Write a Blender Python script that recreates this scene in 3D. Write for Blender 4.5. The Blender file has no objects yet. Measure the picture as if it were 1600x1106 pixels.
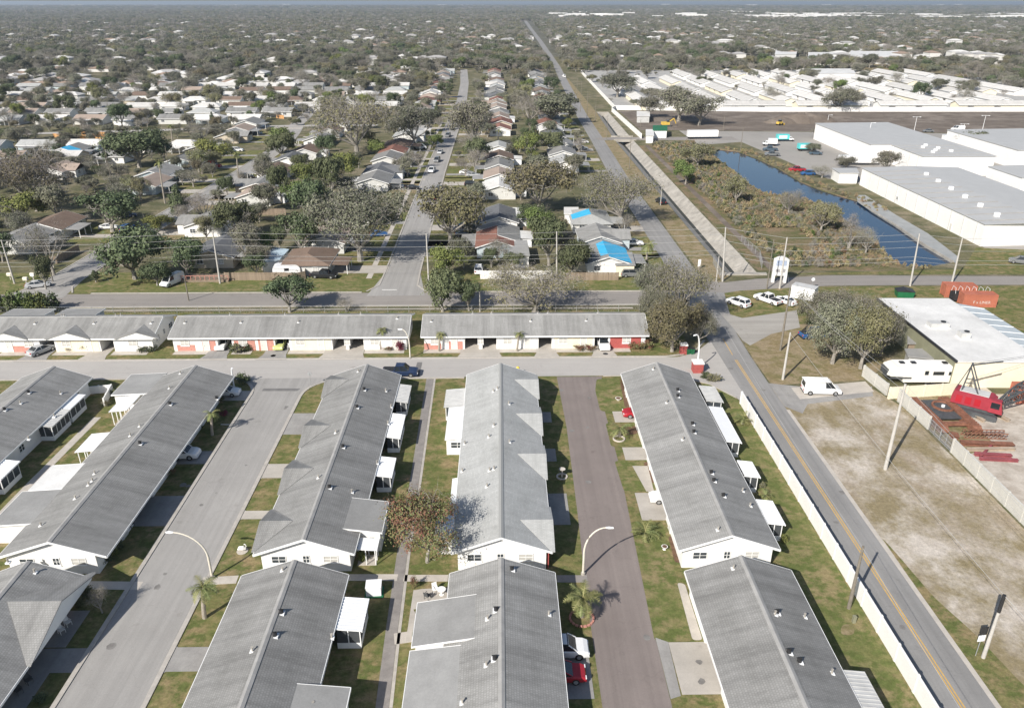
import bpy, math, random
import numpy as np
from mathutils import Vector, Matrix
from mathutils.geometry import tessellate_polygon

R = math.radians
rnd = random.Random(7)
SC = bpy.context.scene
COL = SC.collection

# ------------------------------------------------------------------ camera, light, exposure
F = 1200.0                                   # focal length in pixels of a 1600 px wide frame
PITCH = math.atan(550 / F)
HGT = 55.0
YAW = math.atan(20 * math.cos(PITCH) / F)
cam_d = bpy.data.cameras.new('camera')
cam_d.sensor_width = 36.0
cam_d.lens = 36.0 * F / 1600.0
cam_d.clip_start = 0.5
cam_d.clip_end = 90000
cam = bpy.data.objects.new('camera', cam_d)
cam.location = (0, 0, HGT)
cam.rotation_euler = (math.pi / 2 - PITCH, 0, -YAW)
COL.objects.link(cam)
SC.camera = cam

SUN_EL = R(35.5)
SUN_TO = Vector((-math.cos(R(51.5)), -math.sin(R(51.5)), 0)) * math.cos(SUN_EL) + Vector((0, 0, math.sin(SUN_EL)))
w = bpy.data.worlds.new('World')
SC.world = w
w.use_nodes = True
nt = w.node_tree
bg = nt.nodes['Background']
sky = nt.nodes.new('ShaderNodeTexSky')
sky.sky_type = 'NISHITA'
sky.sun_disc = False
sky.sun_elevation = SUN_EL
sky.sun_rotation = math.atan2(SUN_TO.x, SUN_TO.y)
sky.altitude = 50
sky.air_density = 1.0
sky.dust_density = 1.2
nt.links.new(sky.outputs[0], bg.inputs[0])
bg.inputs[1].default_value = 0.085
sun_d = bpy.data.lights.new('sun', 'SUN')
sun_d.energy = 4.9
sun_d.angle = R(0.53)
sun_d.color = (1.0, 0.945, 0.86)
sun = bpy.data.objects.new('sun', sun_d)
sun.rotation_euler = SUN_TO.to_track_quat('Z', 'Y').to_euler()
sun.location = (-60, -60, 120)
COL.objects.link(sun)
SC.view_settings.view_transform = 'Standard'
SC.view_settings.look = 'None'
SC.view_settings.exposure = 0.42
SC.view_settings.gamma = 1.0
SC.render.engine = 'CYCLES'
SC.cycles.max_bounces = 5
SC.cycles.diffuse_bounces = 3
SC.cycles.glossy_bounces = 2
SC.cycles.transmission_bounces = 3
SC.cycles.transparent_max_bounces = 8
SC.cycles.volume_bounces = 0
SC.cycles.use_denoising = True
try:
    SC.cycles.denoiser = 'OPENIMAGEDENOISE'
    SC.cycles.denoising_prefilter = 'ACCURATE'
except Exception:
    pass

_cp, _sp, _c, _s = math.cos(PITCH), math.sin(PITCH), math.cos(YAW), math.sin(YAW)


def at(px, py, z=0.0):
    """world point at height z that a measured picture position corresponds to"""
    u = (px - 800) / F
    v = (553 - py) / F
    y = _cp + v * _sp
    zz = -_sp + v * _cp
    t = (z - HGT) / zz
    return ((u * _c + y * _s) * t, (-u * _s + y * _c) * t)


def proj(X, Y, Z):
    x = X * _c - Y * _s
    y = X * _s + Y * _c
    z = Z - HGT
    d = y * _cp - z * _sp
    return (800 + F * x / d, 553 - F * (y * _sp + z * _cp) / d)


def hfor(X, Y, ty):
    lo, hi = 0.0, 40.0
    for _ in range(40):
        m = (lo + hi) / 2
        if proj(X, Y, m)[1] > ty:
            lo = m
        else:
            hi = m
    return lo


# ------------------------------------------------------------------ materials
MATS = {}


def _nodes(name):
    m = bpy.data.materials.new(name)
    m.use_nodes = True
    n = m.node_tree
    b = n.nodes['Principled BSDF']
    MATS[name] = m
    return m, n, b


def _pos(n, space='obj'):
    if space == 'world':
        g = n.nodes.new('ShaderNodeNewGeometry')
        return g.outputs['Position']
    t = n.nodes.new('ShaderNodeTexCoord')
    return t.outputs['UV' if space == 'uv' else 'Object']


def _scale(n, sock, s):
    mp = n.nodes.new('ShaderNodeMapping')
    mp.inputs['Scale'].default_value = s if hasattr(s, '__len__') else (s, s, s)
    n.links.new(sock, mp.inputs['Vector'])
    return mp.outputs[0]


def _noise(n, sock, scale, detail=3, rough=0.6):
    t = n.nodes.new('ShaderNodeTexNoise')
    t.inputs['Scale'].default_value = scale
    t.inputs['Detail'].default_value = detail
    t.inputs['Roughness'].default_value = rough
    n.links.new(sock, t.inputs['Vector'])
    return t.outputs['Fac']


def _ramp(n, sock, a, b):
    r = n.nodes.new('ShaderNodeMapRange')
    r.inputs['From Min'].default_value = a
    r.inputs['From Max'].default_value = b
    n.links.new(sock, r.inputs['Value'])
    return r.outputs[0]


def _mix(n, fac, a, b, mode='MIX'):
    x = n.nodes.new('ShaderNodeMix')
    x.data_type = 'RGBA'
    x.blend_type = mode
    if isinstance(fac, (int, float)):
        x.inputs[0].default_value = fac
    else:
        n.links.new(fac, x.inputs[0])
    for i, v in ((6, a), (7, b)):
        if isinstance(v, tuple):
            x.inputs[i].default_value = (*v[:3], 1)
        else:
            n.links.new(v, x.inputs[i])
    return x.outputs[2]


def _bump(n, b, h, strength, dist=0.05):
    u = n.nodes.new('ShaderNodeBump')
    u.inputs['Strength'].default_value = strength
    u.inputs['Distance'].default_value = dist
    n.links.new(h, u.inputs['Height'])
    n.links.new(u.outputs[0], b.inputs['Normal'])


def mat(name, col, rough=0.75, var=0.12, scale=1.5, metal=0.0, spec=0.3, bump=0.0, tint=0.0, space='obj', col2=None, fine=0.0):
    """plain surface: base colour broken up by two octaves of noise"""
    if name in MATS:
        return MATS[name]
    m, n, b = _nodes(name)
    p = _pos(n, space)
    f = _ramp(n, _noise(n, p, scale, 5, 0.65), 0.3, 0.7)
    lo = tuple(c * (1 - var) for c in col)
    hi = tuple(min(1, c * (1 + var)) for c in col) if col2 is None else col2
    c = _mix(n, f, lo, hi)
    if fine:
        f2 = _ramp(n, _noise(n, p, scale * 14, 3, 0.7), 0.25, 0.75)
        c = _mix(n, f2, c, _mix(n, 1.0, c, (1 - fine, 1 - fine, 1 - fine), 'MULTIPLY'))
    if tint:
        o = n.nodes.new('ShaderNodeObjectInfo')
        h = n.nodes.new('ShaderNodeHueSaturation')
        r = _ramp(n, o.outputs['Random'], 0, 1)
        mr = n.nodes.new('ShaderNodeMapRange')
        mr.inputs['To Min'].default_value = 1 - tint
        mr.inputs['To Max'].default_value = 1 + tint
        n.links.new(r, mr.inputs['Value'])
        n.links.new(mr.outputs[0], h.inputs['Value'])
        n.links.new(c, h.inputs['Color'])
        c = h.outputs[0]
    n.links.new(c, b.inputs['Base Color'])
    b.inputs['Roughness'].default_value = rough
    b.inputs['Metallic'].default_value = metal
    b.inputs['Specular IOR Level'].default_value = spec
    if bump:
        _bump(n, b, _noise(n, p, scale * 10, 4, 0.7), bump)
    return m


def ground_mat(name, cols, scales, thr=(0.42, 0.58), rough=0.95, bump=0.3, speck=0.25, stretch=1.0):
    """several ground colours mixed by noises of falling size, in metres"""
    m, n, b = _nodes(name)
    p = _pos(n, 'world')
    c = cols[0]
    for i, cc in enumerate(cols[1:]):
        f = _ramp(n, _noise(n, _scale(n, p, (1, stretch * (1 + 0.3 * i), 1)), scales[i], 6, 0.68), thr[0], thr[1])
        c = _mix(n, f, c, cc)
    f2 = _ramp(n, _noise(n, p, 1.9, 6, 0.85), 0.36, 0.64)
    c = _mix(n, f2, _mix(n, 1.0, c, (1 + speck * .5,) * 3, 'MULTIPLY'), _mix(n, 1.0, c, (1 - speck,) * 3, 'MULTIPLY'))
    n.links.new(c, b.inputs['Base Color'])
    b.inputs['Roughness'].default_value = rough
    b.inputs['Specular IOR Level'].default_value = 0.1
    _bump(n, b, _noise(n, p, 5, 4, 0.8), bump, 0.08)
    return m


def pavement_mat(name, col, dark, patch, tracks=0.0, axis='Y', cracks=0.5):
    """asphalt or concrete with tone patches, fine aggregate, wheel-track streaks and crack lines"""
    m, n, b = _nodes(name)
    p = _pos(n, 'world')
    f = _ramp(n, _noise(n, p, patch, 6, 0.7), 0.35, 0.65)
    c = _mix(n, f, col, dark)
    st = (1.3, 0.03, 1) if axis == 'Y' else (0.03, 1.3, 1)
    f3 = _ramp(n, _noise(n, _scale(n, p, st), 1.0, 4, 0.6), 0.35, 0.7)
    c = _mix(n, f3, c, _mix(n, 1.0, c, (1 - tracks,) * 3, 'MULTIPLY'))
    v = n.nodes.new('ShaderNodeTexVoronoi')
    v.feature = 'DISTANCE_TO_EDGE'
    v.inputs['Scale'].default_value = 0.16
    wv = n.nodes.new('ShaderNodeTexNoise'); wv.inputs['Scale'].default_value = 0.5; wv.inputs['Detail'].default_value = 5
    n.links.new(p, wv.inputs['Vector'])
    va = n.nodes.new('ShaderNodeVectorMath'); va.operation = 'MULTIPLY_ADD'; va.inputs[1].default_value = (4, 4, 0)
    n.links.new(wv.outputs['Color'], va.inputs[0]); n.links.new(p, va.inputs[2])
    n.links.new(va.outputs[0], v.inputs['Vector'])
    cr = _ramp(n, v.outputs['Distance'], 0.0, 0.010)
    c = _mix(n, cr, _mix(n, cracks * 0.45, c, tuple(x * 0.45 for x in col)), c)
    fs = _ramp(n, _noise(n, p, 0.55, 3, 0.5), 0.66, 0.78)
    c = _mix(n, fs, c, _mix(n, 1.0, c, (0.80, 0.79, 0.78), 'MULTIPLY'))
    f2 = _ramp(n, _noise(n, p, 6, 3, 0.8), 0.3, 0.7)
    c = _mix(n, f2, c, _mix(n, 1.0, c, (0.9, 0.9, 0.9), 'MULTIPLY'))
    n.links.new(c, b.inputs['Base Color'])
    b.inputs['Roughness'].default_value = 0.9
    b.inputs['Specular IOR Level'].default_value = 0.15
    _bump(n, b, _noise(n, p, 20, 3, 0.8), 0.15, 0.02)
    return m


def roof_mat(name, col, streak, row=0.22, tile=0.24, mortar=0.74, tint=0.10, offset=0.5, sc=0.35):
    """roofing laid in courses (uv in metres: u along the ridge, v up the slope), weather streaks down the slope"""
    m, n, b = _nodes(name)
    uv = _pos(n, 'uv')
    br = n.nodes.new('ShaderNodeTexBrick')
    br.inputs['Scale'].default_value = 1.0
    br.inputs['Brick Width'].default_value = tile
    br.inputs['Row Height'].default_value = row
    br.inputs['Mortar Size'].default_value = 0.035
    br.inputs['Mortar Smooth'].default_value = 0.6
    br.inputs['Color1'].default_value = (*col, 1)
    br.inputs['Color2'].default_value = (*[c * 0.86 for c in col], 1)
    br.inputs['Mortar'].default_value = (*[c * mortar for c in col], 1)
    br.offset = offset
    n.links.new(uv, br.inputs['Vector'])
    f = _ramp(n, _noise(n, _scale(n, uv, (1.5, 0.13, 1)), sc, 8, 0.72), 0.36, 0.64)
    c = _mix(n, f, br.outputs['Color'], _mix(n, 1.0, br.outputs['Color'], (streak,) * 3, 'MULTIPLY'))
    fb = _ramp(n, _noise(n, _scale(n, uv, (0.13, 0.3, 1)), 1.0, 5, 0.65), 0.45, 0.72)
    c = _mix(n, fb, c, _mix(n, 1.0, c, (.80, .80, .79), 'MULTIPLY'))
    f2 = _ramp(n, _noise(n, _scale(n, uv, (3.5, 0.35, 1)), 1.0, 4, 0.7), 0.4, 0.8)
    c = _mix(n, f2, c, _mix(n, 1.0, c, (1.12, 1.12, 1.12), 'MULTIPLY'))
    o = n.nodes.new('ShaderNodeObjectInfo')
    h = n.nodes.new('ShaderNodeHueSaturation')
    mr = n.nodes.new('ShaderNodeMapRange')
    mr.inputs['To Min'].default_value = 1 - tint
    mr.inputs['To Max'].default_value = 1 + tint
    n.links.new(o.outputs['Random'], mr.inputs['Value'])
    n.links.new(mr.outputs[0], h.inputs['Value'])
    n.links.new(c, h.inputs['Color'])
    n.links.new(h.outputs[0], b.inputs['Base Color'])
    b.inputs['Roughness'].default_value = 0.85
    b.inputs['Specular IOR Level'].default_value = 0.2
    _bump(n, b, br.outputs['Fac'], -0.25, 0.03)
    return m


def leaf_mat(name, cols, tint=0.25, trans=0.25, rough=0.7):
    """leaf cards: colour picked per leaf from the mesh attribute, nudged per tree"""
    m, n, b = _nodes(name)
    a = n.nodes.new('ShaderNodeAttribute')
    a.attribute_name = 'tone'
    r = n.nodes.new('ShaderNodeValToRGB')
    el = r.color_ramp.elements
    while len(el) < len(cols):
        el.new(0.5)
    for i, cc in enumerate(cols):
        el[i].position = i / (len(cols) - 1)
        el[i].color = (*cc, 1)
    n.links.new(a.outputs['Fac'], r.inputs[0])
    o = n.nodes.new('ShaderNodeObjectInfo')
    h = n.nodes.new('ShaderNodeHueSaturation')
    for lo, hi, sk in ((1 - tint, 1 + tint, 'Value'), (0.47, 0.53, 'Hue')):
        mr = n.nodes.new('ShaderNodeMapRange')
        mr.inputs['To Min'].default_value = lo
        mr.inputs['To Max'].default_value = hi
        if sk == 'Hue':
            mm = n.nodes.new('ShaderNodeMath')
            mm.operation = 'FRACT'
            m2 = n.nodes.new('ShaderNodeMath')
            m2.operation = 'MULTIPLY'
            m2.inputs[1].default_value = 7.31
            n.links.new(o.outputs['Random'], m2.inputs[0])
            n.links.new(m2.outputs[0], mm.inputs[0])
            n.links.new(mm.outputs[0], mr.inputs['Value'])
        else:
            n.links.new(o.outputs['Random'], mr.inputs['Value'])
        n.links.new(mr.outputs[0], h.inputs[sk])
    n.links.new(r.outputs[0], h.inputs['Color'])
    n.links.new(h.outputs[0], b.inputs['Base Color'])
    b.inputs['Roughness'].default_value = rough
    b.inputs['Specular IOR Level'].default_value = 0.2
    return m


# ------------------------------------------------------------------ mesh builder and tagging
class MB:
    def __init__(s):
        s.v, s.f, s.m, s.uv = [], [], [], {}

    def _add(s, vs, fs, mi=0):
        o = len(s.v)
        s.v += [tuple(q) for q in vs]
        for f in fs:
            s.f.append(tuple(i + o for i in f))
            s.m.append(mi)
        return s

    def box(s, x0, y0, z0, x1, y1, z1, mi=0):
        if x0 > x1: x0, x1 = x1, x0
        if y0 > y1: y0, y1 = y1, y0
        if z0 > z1: z0, z1 = z1, z0
        return s._add([(x0, y0, z0), (x1, y0, z0), (x1, y1, z0), (x0, y1, z0), (x0, y0, z1), (x1, y0, z1), (x1, y1, z1), (x0, y1, z1)],
                      [(0, 3, 2, 1), (4, 5, 6, 7), (0, 1, 5, 4), (1, 2, 6, 5), (2, 3, 7, 6), (3, 0, 4, 7)], mi)

    def beam(s, a, b, wd, ht, mi=0):
        """square bar from a to b"""
        a, b = Vector(a), Vector(b)
        d = (b - a).normalized()
        up = Vector((0, 0, 1)) if abs(d.z) < 0.95 else Vector((1, 0, 0))
        sx = d.cross(up).normalized() * wd / 2
        sz = sx.cross(d).normalized() * ht / 2
        vs = [p + i * sx + j * sz for p in (a, b) for i, j in ((-1, -1), (1, -1), (1, 1), (-1, 1))]
        return s._add(vs, [(0, 1, 2, 3), (7, 6, 5, 4), (0, 4, 5, 1), (1, 5, 6, 2), (2, 6, 7, 3), (3, 7, 4, 0)], mi)

    def tube(s, pts, rs, n=8, mi=0, cap=True):
        pts = [Vector(p) for p in pts]
        if not hasattr(rs, '__len__'):
            rs = [rs] * len(pts)
        o = len(s.v)
        for i, p in enumerate(pts):
            d = (pts[min(i + 1, len(pts) - 1)] - pts[max(i - 1, 0)]).normalized()
            up = Vector((0, 0, 1)) if abs(d.z) < 0.9 else Vector((1, 0, 0))
            sx = d.cross(up).normalized()
            sy = sx.cross(d).normalized()
            for k in range(n):
                a = 2 * math.pi * k / n
                s.v.append(tuple(p + rs[i] * (math.cos(a) * sx + math.sin(a) * sy)))
        for i in range(len(pts) - 1):
            for k in range(n):
                k2 = (k + 1) % n
                s.f.append((o + i * n + k, o + i * n + k2, o + (i + 1) * n + k2, o + (i + 1) * n + k))
                s.m.append(mi)
        if cap:
            s.f.append(tuple(o + k for k in range(n))[::-1]); s.m.append(mi)
            s.f.append(tuple(o + (len(pts) - 1) * n + k for k in range(n))); s.m.append(mi)
        return s

    def cyl(s, x, y, z0, z1, r, n=12, mi=0, r2=None):
        return s.tube([(x, y, z0), (x, y, z1)], [r, r if r2 is None else r2], n, mi)

    def prism(s, poly, z0, z1, mi=0):
        """extruded outline; z values may be lists (one per corner)"""
        k = len(poly)
        a = z0 if hasattr(z0, '__len__') else [z0] * k
        b = z1 if hasattr(z1, '__len__') else [z1] * k
        vs = [(p[0], p[1], a[i]) for i, p in enumerate(poly)] + [(p[0], p[1], b[i]) for i, p in enumerate(poly)]
        fs = [tuple(range(k))[::-1], tuple(range(k, 2 * k))] + [(i, (i + 1) % k, (i + 1) % k + k, i + k) for i in range(k)]
        return s._add(vs, fs, mi)

    def face(s, pts, mi=0, uv=None):
        o = len(s.v)
        s.v += [tuple(p) for p in pts]
        s.f.append(tuple(range(o, o + len(pts))))
        s.m.append(mi)
        if uv:
            s.uv[len(s.f) - 1] = uv
        return s

    def slab(s, pts, th, mi=0, uv=None):
        """thick sloping panel: pts counter-clockwise seen from above, thickness downward"""
        k = len(pts)
        lo = [(p[0], p[1], p[2] - th) for p in pts]
        s.face(pts, mi, uv)
        s.face(lo[::-1], mi)
        for i in range(k):
            j = (i + 1) % k
            s.face([lo[i], lo[j], pts[j], pts[i]], mi)
        return s

    def build(s, name, mats, parent=None, smooth=False, world=False):
        me = bpy.data.meshes.new(name)
        vs = s.v
        if world and parent is not None:
            off = Vector((0, 0, 0))
            p = parent
            while p is not None:
                off += p.location
                p = p.parent
            vs = [(a - off.x, b - off.y, c - off.z) for a, b, c in vs]
        me.from_pydata(vs, [], s.f)
        if not isinstance(mats, (list, tuple)):
            mats = [mats]
        for m_ in mats:
            me.materials.append(m_)
        if len(mats) > 1:
            me.polygons.foreach_set('material_index', s.m)
        if s.uv:
            ul = me.uv_layers.new(name='uv')
            for fi, uv in s.uv.items():
                p = me.polygons[fi]
                for q, li in enumerate(p.loop_indices):
                    ul.data[li].uv = uv[q]
        if smooth:
            me.polygons.foreach_set('use_smooth', [True] * len(me.polygons))
        me.update()
        o = bpy.data.objects.new(name, me)
        COL.objects.link(o)
        if parent is not None:
            o.parent = parent
        return o


def tag(o, label=None, cat=None, group=None, kind=None):
    if label: o['label'] = label
    if cat: o['category'] = cat
    if group: o['group'] = group
    if kind: o['kind'] = kind
    return o


def thing(name, label, cat, loc=(0, 0, 0), rz=0.0, group=None):
    o = bpy.data.objects.new(name, None)
    o.empty_display_size = 0.5
    o.location = (loc[0], loc[1], loc[2] if len(loc) > 2 else 0)
    o.rotation_euler = (0, 0, rz)
    COL.objects.link(o)
    return tag(o, label, cat, group)


def link_mesh(name, me, parent=None, loc=(0, 0, 0), rz=0.0, scale=None):
    o = bpy.data.objects.new(name, me)
    COL.objects.link(o)
    o.location = loc
    o.rotation_euler = (0, 0, rz)
    if scale is not None:
        o.scale = scale if hasattr(scale, '__len__') else (scale,) * 3
    if parent is not None:
        o.parent = parent
    return o


_kids = {}


def children_of(o):
    return list(o.children)


def copy_tree(o, parent=None):
    c = o.copy()
    COL.objects.link(c)
    if parent is not None:
        c.parent = parent
    for ch in o.children:
        copy_tree(ch, c)
    return c


def dup(root, loc, rz=0.0, label=None, group=None, scale=None):
    kids = PROTO_KIDS.get(root.name)
    c = root.copy()
    COL.objects.link(c)
    if kids is None:
        kids = PROTO_KIDS[root.name] = snapshot(root)
    attach(kids, c)
    c.location = (loc[0], loc[1], loc[2] if len(loc) > 2 else 0)
    c.rotation_euler = (0, 0, rz)
    if scale is not None:
        c.scale = scale if hasattr(scale, '__len__') else (scale,) * 3
    if label: c['label'] = label
    if group: c['group'] = group
    return c


PROTO_KIDS = {}


def snapshot(root):
    return [(ch, snapshot(ch)) for ch in root.children]


def attach(kids, parent):
    for ch, sub in kids:
        k = ch.copy()
        COL.objects.link(k)
        k.parent = parent
        attach(sub, k)


def sheet(name, pts, z, m, kind='structure', label=None):
    """flat ground patch from an outline of world points (fan-free triangulation)"""
    tri = tessellate_polygon([[Vector((p[0], p[1], 0)) for p in pts]])
    mb = MB()
    mb.v = [(p[0], p[1], z) for p in pts]
    for t in tri:
        a, b, c = [Vector((pts[i][0], pts[i][1], 0)) for i in t]
        t = t if (b - a).cross(c - a).z > 0 else t[::-1]
        mb.f.append(tuple(t)); mb.m.append(0)
    o = mb.build(name, m)
    o['kind'] = kind
    if label: o['label'] = label
    return o


def rounded(pts, r, n=4):
    """round the corners of an outline"""
    out = []
    k = len(pts)
    for i in range(k):
        a, b, c = Vector(pts[i - 1][:2]), Vector(pts[i][:2]), Vector(pts[(i + 1) % k][:2])
        r1 = min(r, (a - b).length * 0.45, (c - b).length * 0.45)
        p, q = b + (a - b).normalized() * r1, b + (c - b).normalized() * r1
        for j in range(n + 1):
            t = j / n
            out.append(tuple(p * (1 - t) ** 2 + b * 2 * t * (1 - t) + q * t * t))
    return out
# ------------------------------------------------------------------ the palette
M_GRASS = ground_mat('lawn_grass', [(0.185, 0.172, 0.072), (0.270, 0.210, 0.115), (0.115, 0.135, 0.045)], [0.22, 0.5], speck=0.35)
M_GRASSDRY = ground_mat('dry_grass', [(0.24, 0.19, 0.105), (0.165, 0.155, 0.068), (0.30, 0.24, 0.155)], [0.15, 0.4], speck=0.3)
M_GREEN = ground_mat('green_grass', [(0.165, 0.168, 0.066), (0.255, 0.210, 0.112), (0.115, 0.138, 0.045)], [0.2, 0.6], speck=0.3)
M_YARD = ground_mat('yard_ground', [(0.175, 0.160, 0.090), (0.240, 0.205, 0.145), (0.105, 0.108, 0.058)], [0.06, 0.13], speck=0.35)
M_FOREST = ground_mat('wood_floor', [(0.13, 0.125, 0.10), (0.24, 0.225, 0.19), (0.10, 0.102, 0.072)], [0.02, 0.05], speck=0.35)
M_SAND = ground_mat('sandy_ground', [(0.43, 0.375, 0.315), (0.27, 0.210, 0.135), (0.54, 0.49, 0.43), (0.26, 0.215, 0.130)], [0.055, 0.12, 0.16], thr=(0.41, 0.60), speck=0.3, stretch=0.5)
M_YARDSAND = ground_mat('yard_sand', [(0.46, 0.41, 0.35), (0.36, 0.31, 0.26), (0.52, 0.47, 0.41)], [0.06, 0.3], speck=0.15)
M_BROWN = ground_mat('brown_dirt', [(0.185, 0.155, 0.130), (0.24, 0.205, 0.175), (0.145, 0.12, 0.10)], [0.03, 0.09], speck=0.2)
M_MARSH = ground_mat('marsh_ground', [(0.20, 0.165, 0.100), (0.27, 0.190, 0.125), (0.13, 0.13, 0.06)], [0.07, 0.2], speck=0.4)
M_STREET = pavement_mat('street_concrete', (0.385, 0.372, 0.355), (0.325, 0.314, 0.300), 0.07, 0.16, 'Y', 0.35)
M_STREETX = pavement_mat('street_concrete_cross', (0.46, 0.44, 0.415), (0.41, 0.39, 0.37), 0.06, 0.08, 'X', 0.3)
M_LANE = pavement_mat('old_lane_asphalt', (0.265, 0.228, 0.212), (0.220, 0.188, 0.176), 0.10, 0.16, 'Y', 0.5)
M_ROAD = pavement_mat('road_asphalt', (0.315, 0.308, 0.300), (0.265, 0.260, 0.254), 0.08, 0.18, 'Y', 0.4)
M_ROADX = pavement_mat('cross_road_asphalt', (0.315, 0.292, 0.270), (0.27, 0.25, 0.232), 0.05, 0.12, 'X', 0.4)
M_CONC = pavement_mat('driveway_concrete', (0.50, 0.465, 0.42), (0.42, 0.39, 0.35), 0.35, 0.08, 'X', 0.3)
M_CONCG = pavement_mat('grey_concrete', (0.36, 0.35, 0.335), (0.28, 0.27, 0.26), 0.45, 0.10, 'Y', 0.4)
M_WALK = mat('walk_concrete', (0.50, 0.46, 0.41), var=0.12, scale=0.8, space='world', fine=0.15)
M_WALKD = mat('stained_walk', (0.27, 0.25, 0.235), var=0.18, scale=0.9, space='world', fine=0.2)
M_CANAL = mat('canal_concrete', (0.40, 0.375, 0.335), var=0.3, scale=0.35, space='world', fine=0.3)
M_KERB = mat('kerb_concrete', (0.46, 0.43, 0.39), var=0.15, scale=1.2, space='world', fine=0.2)
M_YELLOW = mat('yellow_line_paint', (0.62, 0.40, 0.13), var=0.15, scale=2, space='world', fine=0.3)
M_WLINE = mat('white_line_paint', (0.70, 0.69, 0.66), var=0.12, scale=2, space='world', fine=0.25)
RF_GREY = roof_mat('grey_tile_roof', (0.335, 0.332, 0.322), 0.64)
M_RIDGE = mat('ridge_cement', (0.34, 0.335, 0.325), var=0.15, scale=0.8, fine=0.15)
M_WALLC = mat('pale_grey_stucco', (0.60, 0.60, 0.58), var=0.06, scale=0.6, fine=0.06)
M_WALLT = mat('tan_stucco', (0.56, 0.49, 0.39), var=0.06, scale=0.6, fine=0.06)
M_WALLB = mat('pale_blue_stucco', (0.48, 0.55, 0.58), var=0.06, scale=0.6, fine=0.06)
RF_PALE = roof_mat('pale_shingle_roof', (0.46, 0.465, 0.455), 0.86, row=0.16, tile=0.45, mortar=0.8, sc=0.5)
RF_DARK = roof_mat('slate_roof', (0.16, 0.165, 0.175), 0.85, row=0.16, tile=0.4, mortar=0.8)
RF_BROWN = roof_mat('brown_shingle_roof', (0.225, 0.165, 0.130), 0.8, row=0.16, tile=0.4, mortar=0.8)
RF_RED = roof_mat('red_brown_shingle_roof', (0.27, 0.135, 0.105), 0.82, row=0.16, tile=0.4, mortar=0.8)
RF_TAN = roof_mat('tan_shingle_roof', (0.38, 0.305, 0.255), 0.88, row=0.16, tile=0.4, mortar=0.85)
RF_WHITE = roof_mat('white_tile_roof', (0.66, 0.645, 0.62), 0.85, row=0.3, tile=0.35, mortar=0.8, tint=0.12)
RF_FLAT = mat('flat_roof_felt', (0.31, 0.308, 0.30), var=0.14, scale=0.35, fine=0.15, tint=0.08)
RF_FLATW = mat('white_flat_roof', (0.66, 0.655, 0.64), var=0.14, scale=0.18, fine=0.12)
RF_METAL = mat('grey_metal_roof', (0.43, 0.43, 0.425), var=0.05, scale=0.25, rough=0.55, fine=0.05)
M_WHITE = mat('white_wall_paint', (0.80, 0.79, 0.77), var=0.04, scale=0.6, fine=0.05)
M_TRIM = mat('white_trim', (0.80, 0.80, 0.79), var=0.03, scale=1.0, rough=0.5)
M_CREAM = mat('cream_wall_paint', (0.76, 0.70, 0.55), var=0.05, scale=0.8)
M_PINK = mat('salmon_brick', (0.56, 0.27, 0.22), var=0.15, scale=3.0, fine=0.2)
M_REDB = mat('red_brick', (0.42, 0.10, 0.09), var=0.15, scale=3.0, fine=0.2)
M_ALU = mat('white_aluminium', (0.78, 0.79, 0.80), var=0.04, scale=0.8, rough=0.4)
M_ALUD = mat('weathered_aluminium', (0.50, 0.50, 0.49), var=0.12, scale=0.8, rough=0.5)
M_SCREEN = mat('insect_screen', (0.06, 0.065, 0.07), var=0.2, scale=1.0, rough=0.6)
M_GLASS = mat('window_glass', (0.055, 0.065, 0.075), var=0.3, scale=0.7, rough=0.12, spec=0.6)
M_BLIND = mat('window_blind', (0.50, 0.49, 0.46), var=0.1, scale=0.7, rough=0.3)
M_DOOR = mat('door_paint', (0.62, 0.60, 0.56), var=0.06)
M_DARK = mat('dark_interior', (0.06, 0.058, 0.055), var=0.3)
M_POLEC = mat('concrete_pole', (0.48, 0.46, 0.43), var=0.12, scale=1.5, fine=0.15)
M_POLEW = mat('weathered_wood_pole', (0.22, 0.195, 0.16), var=0.25, scale=1.5, fine=0.3)
M_LAMP = mat('cream_lamp_mast', (0.60, 0.56, 0.48), var=0.08, scale=1.0)
M_STEEL = mat('galvanised_steel', (0.42, 0.43, 0.44), var=0.1, rough=0.4, metal=0.4)
M_WIRE = mat('wire', (0.30, 0.30, 0.30), var=0.1)
M_BLACK = mat('black_plastic', (0.03, 0.03, 0.032), var=0.2, rough=0.5)
M_RUST = mat('rusty_steel', (0.25, 0.115, 0.075), var=0.35, scale=1.5, fine=0.3, rough=0.85)
M_ORANGE = mat('orange_container_paint', (0.47, 0.165, 0.105), var=0.2, scale=0.6, fine=0.25, rough=0.6)
M_CRANE = mat('red_crane_paint', (0.30, 0.035, 0.05), var=0.12, scale=1.0, rough=0.5)
M_CRANED = mat('dark_crane_steel', (0.075, 0.08, 0.085), var=0.25, scale=1.5, rough=0.6)
M_BLOCKW = mat('block_wall_paint', (0.56, 0.55, 0.51), var=0.10, scale=0.5, fine=0.15)
M_GREENW = mat('olive_wall_paint', (0.24, 0.24, 0.165), var=0.1, scale=0.6, fine=0.12)
M_WOODF = mat('wood_fence_board', (0.30, 0.235, 0.175), var=0.2, scale=0.9, tint=0.15, fine=0.2)
M_WOODO = mat('orange_wood_board', (0.60, 0.33, 0.14), var=0.15, scale=0.9, tint=0.1, fine=0.15)
M_TARP = mat('blue_tarp', (0.05, 0.42, 0.70), var=0.12, scale=0.8, rough=0.35, bump=0.4)
M_SOLAR = mat('solar_panel', (0.03, 0.045, 0.09), var=0.2, rough=0.2, spec=0.6)
M_BARK = mat('tree_bark', (0.33, 0.305, 0.27), var=0.3, scale=2.0, fine=0.3)
M_BARKP = mat('palm_bark', (0.36, 0.32, 0.27), var=0.2, scale=3.0, fine=0.3)
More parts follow.
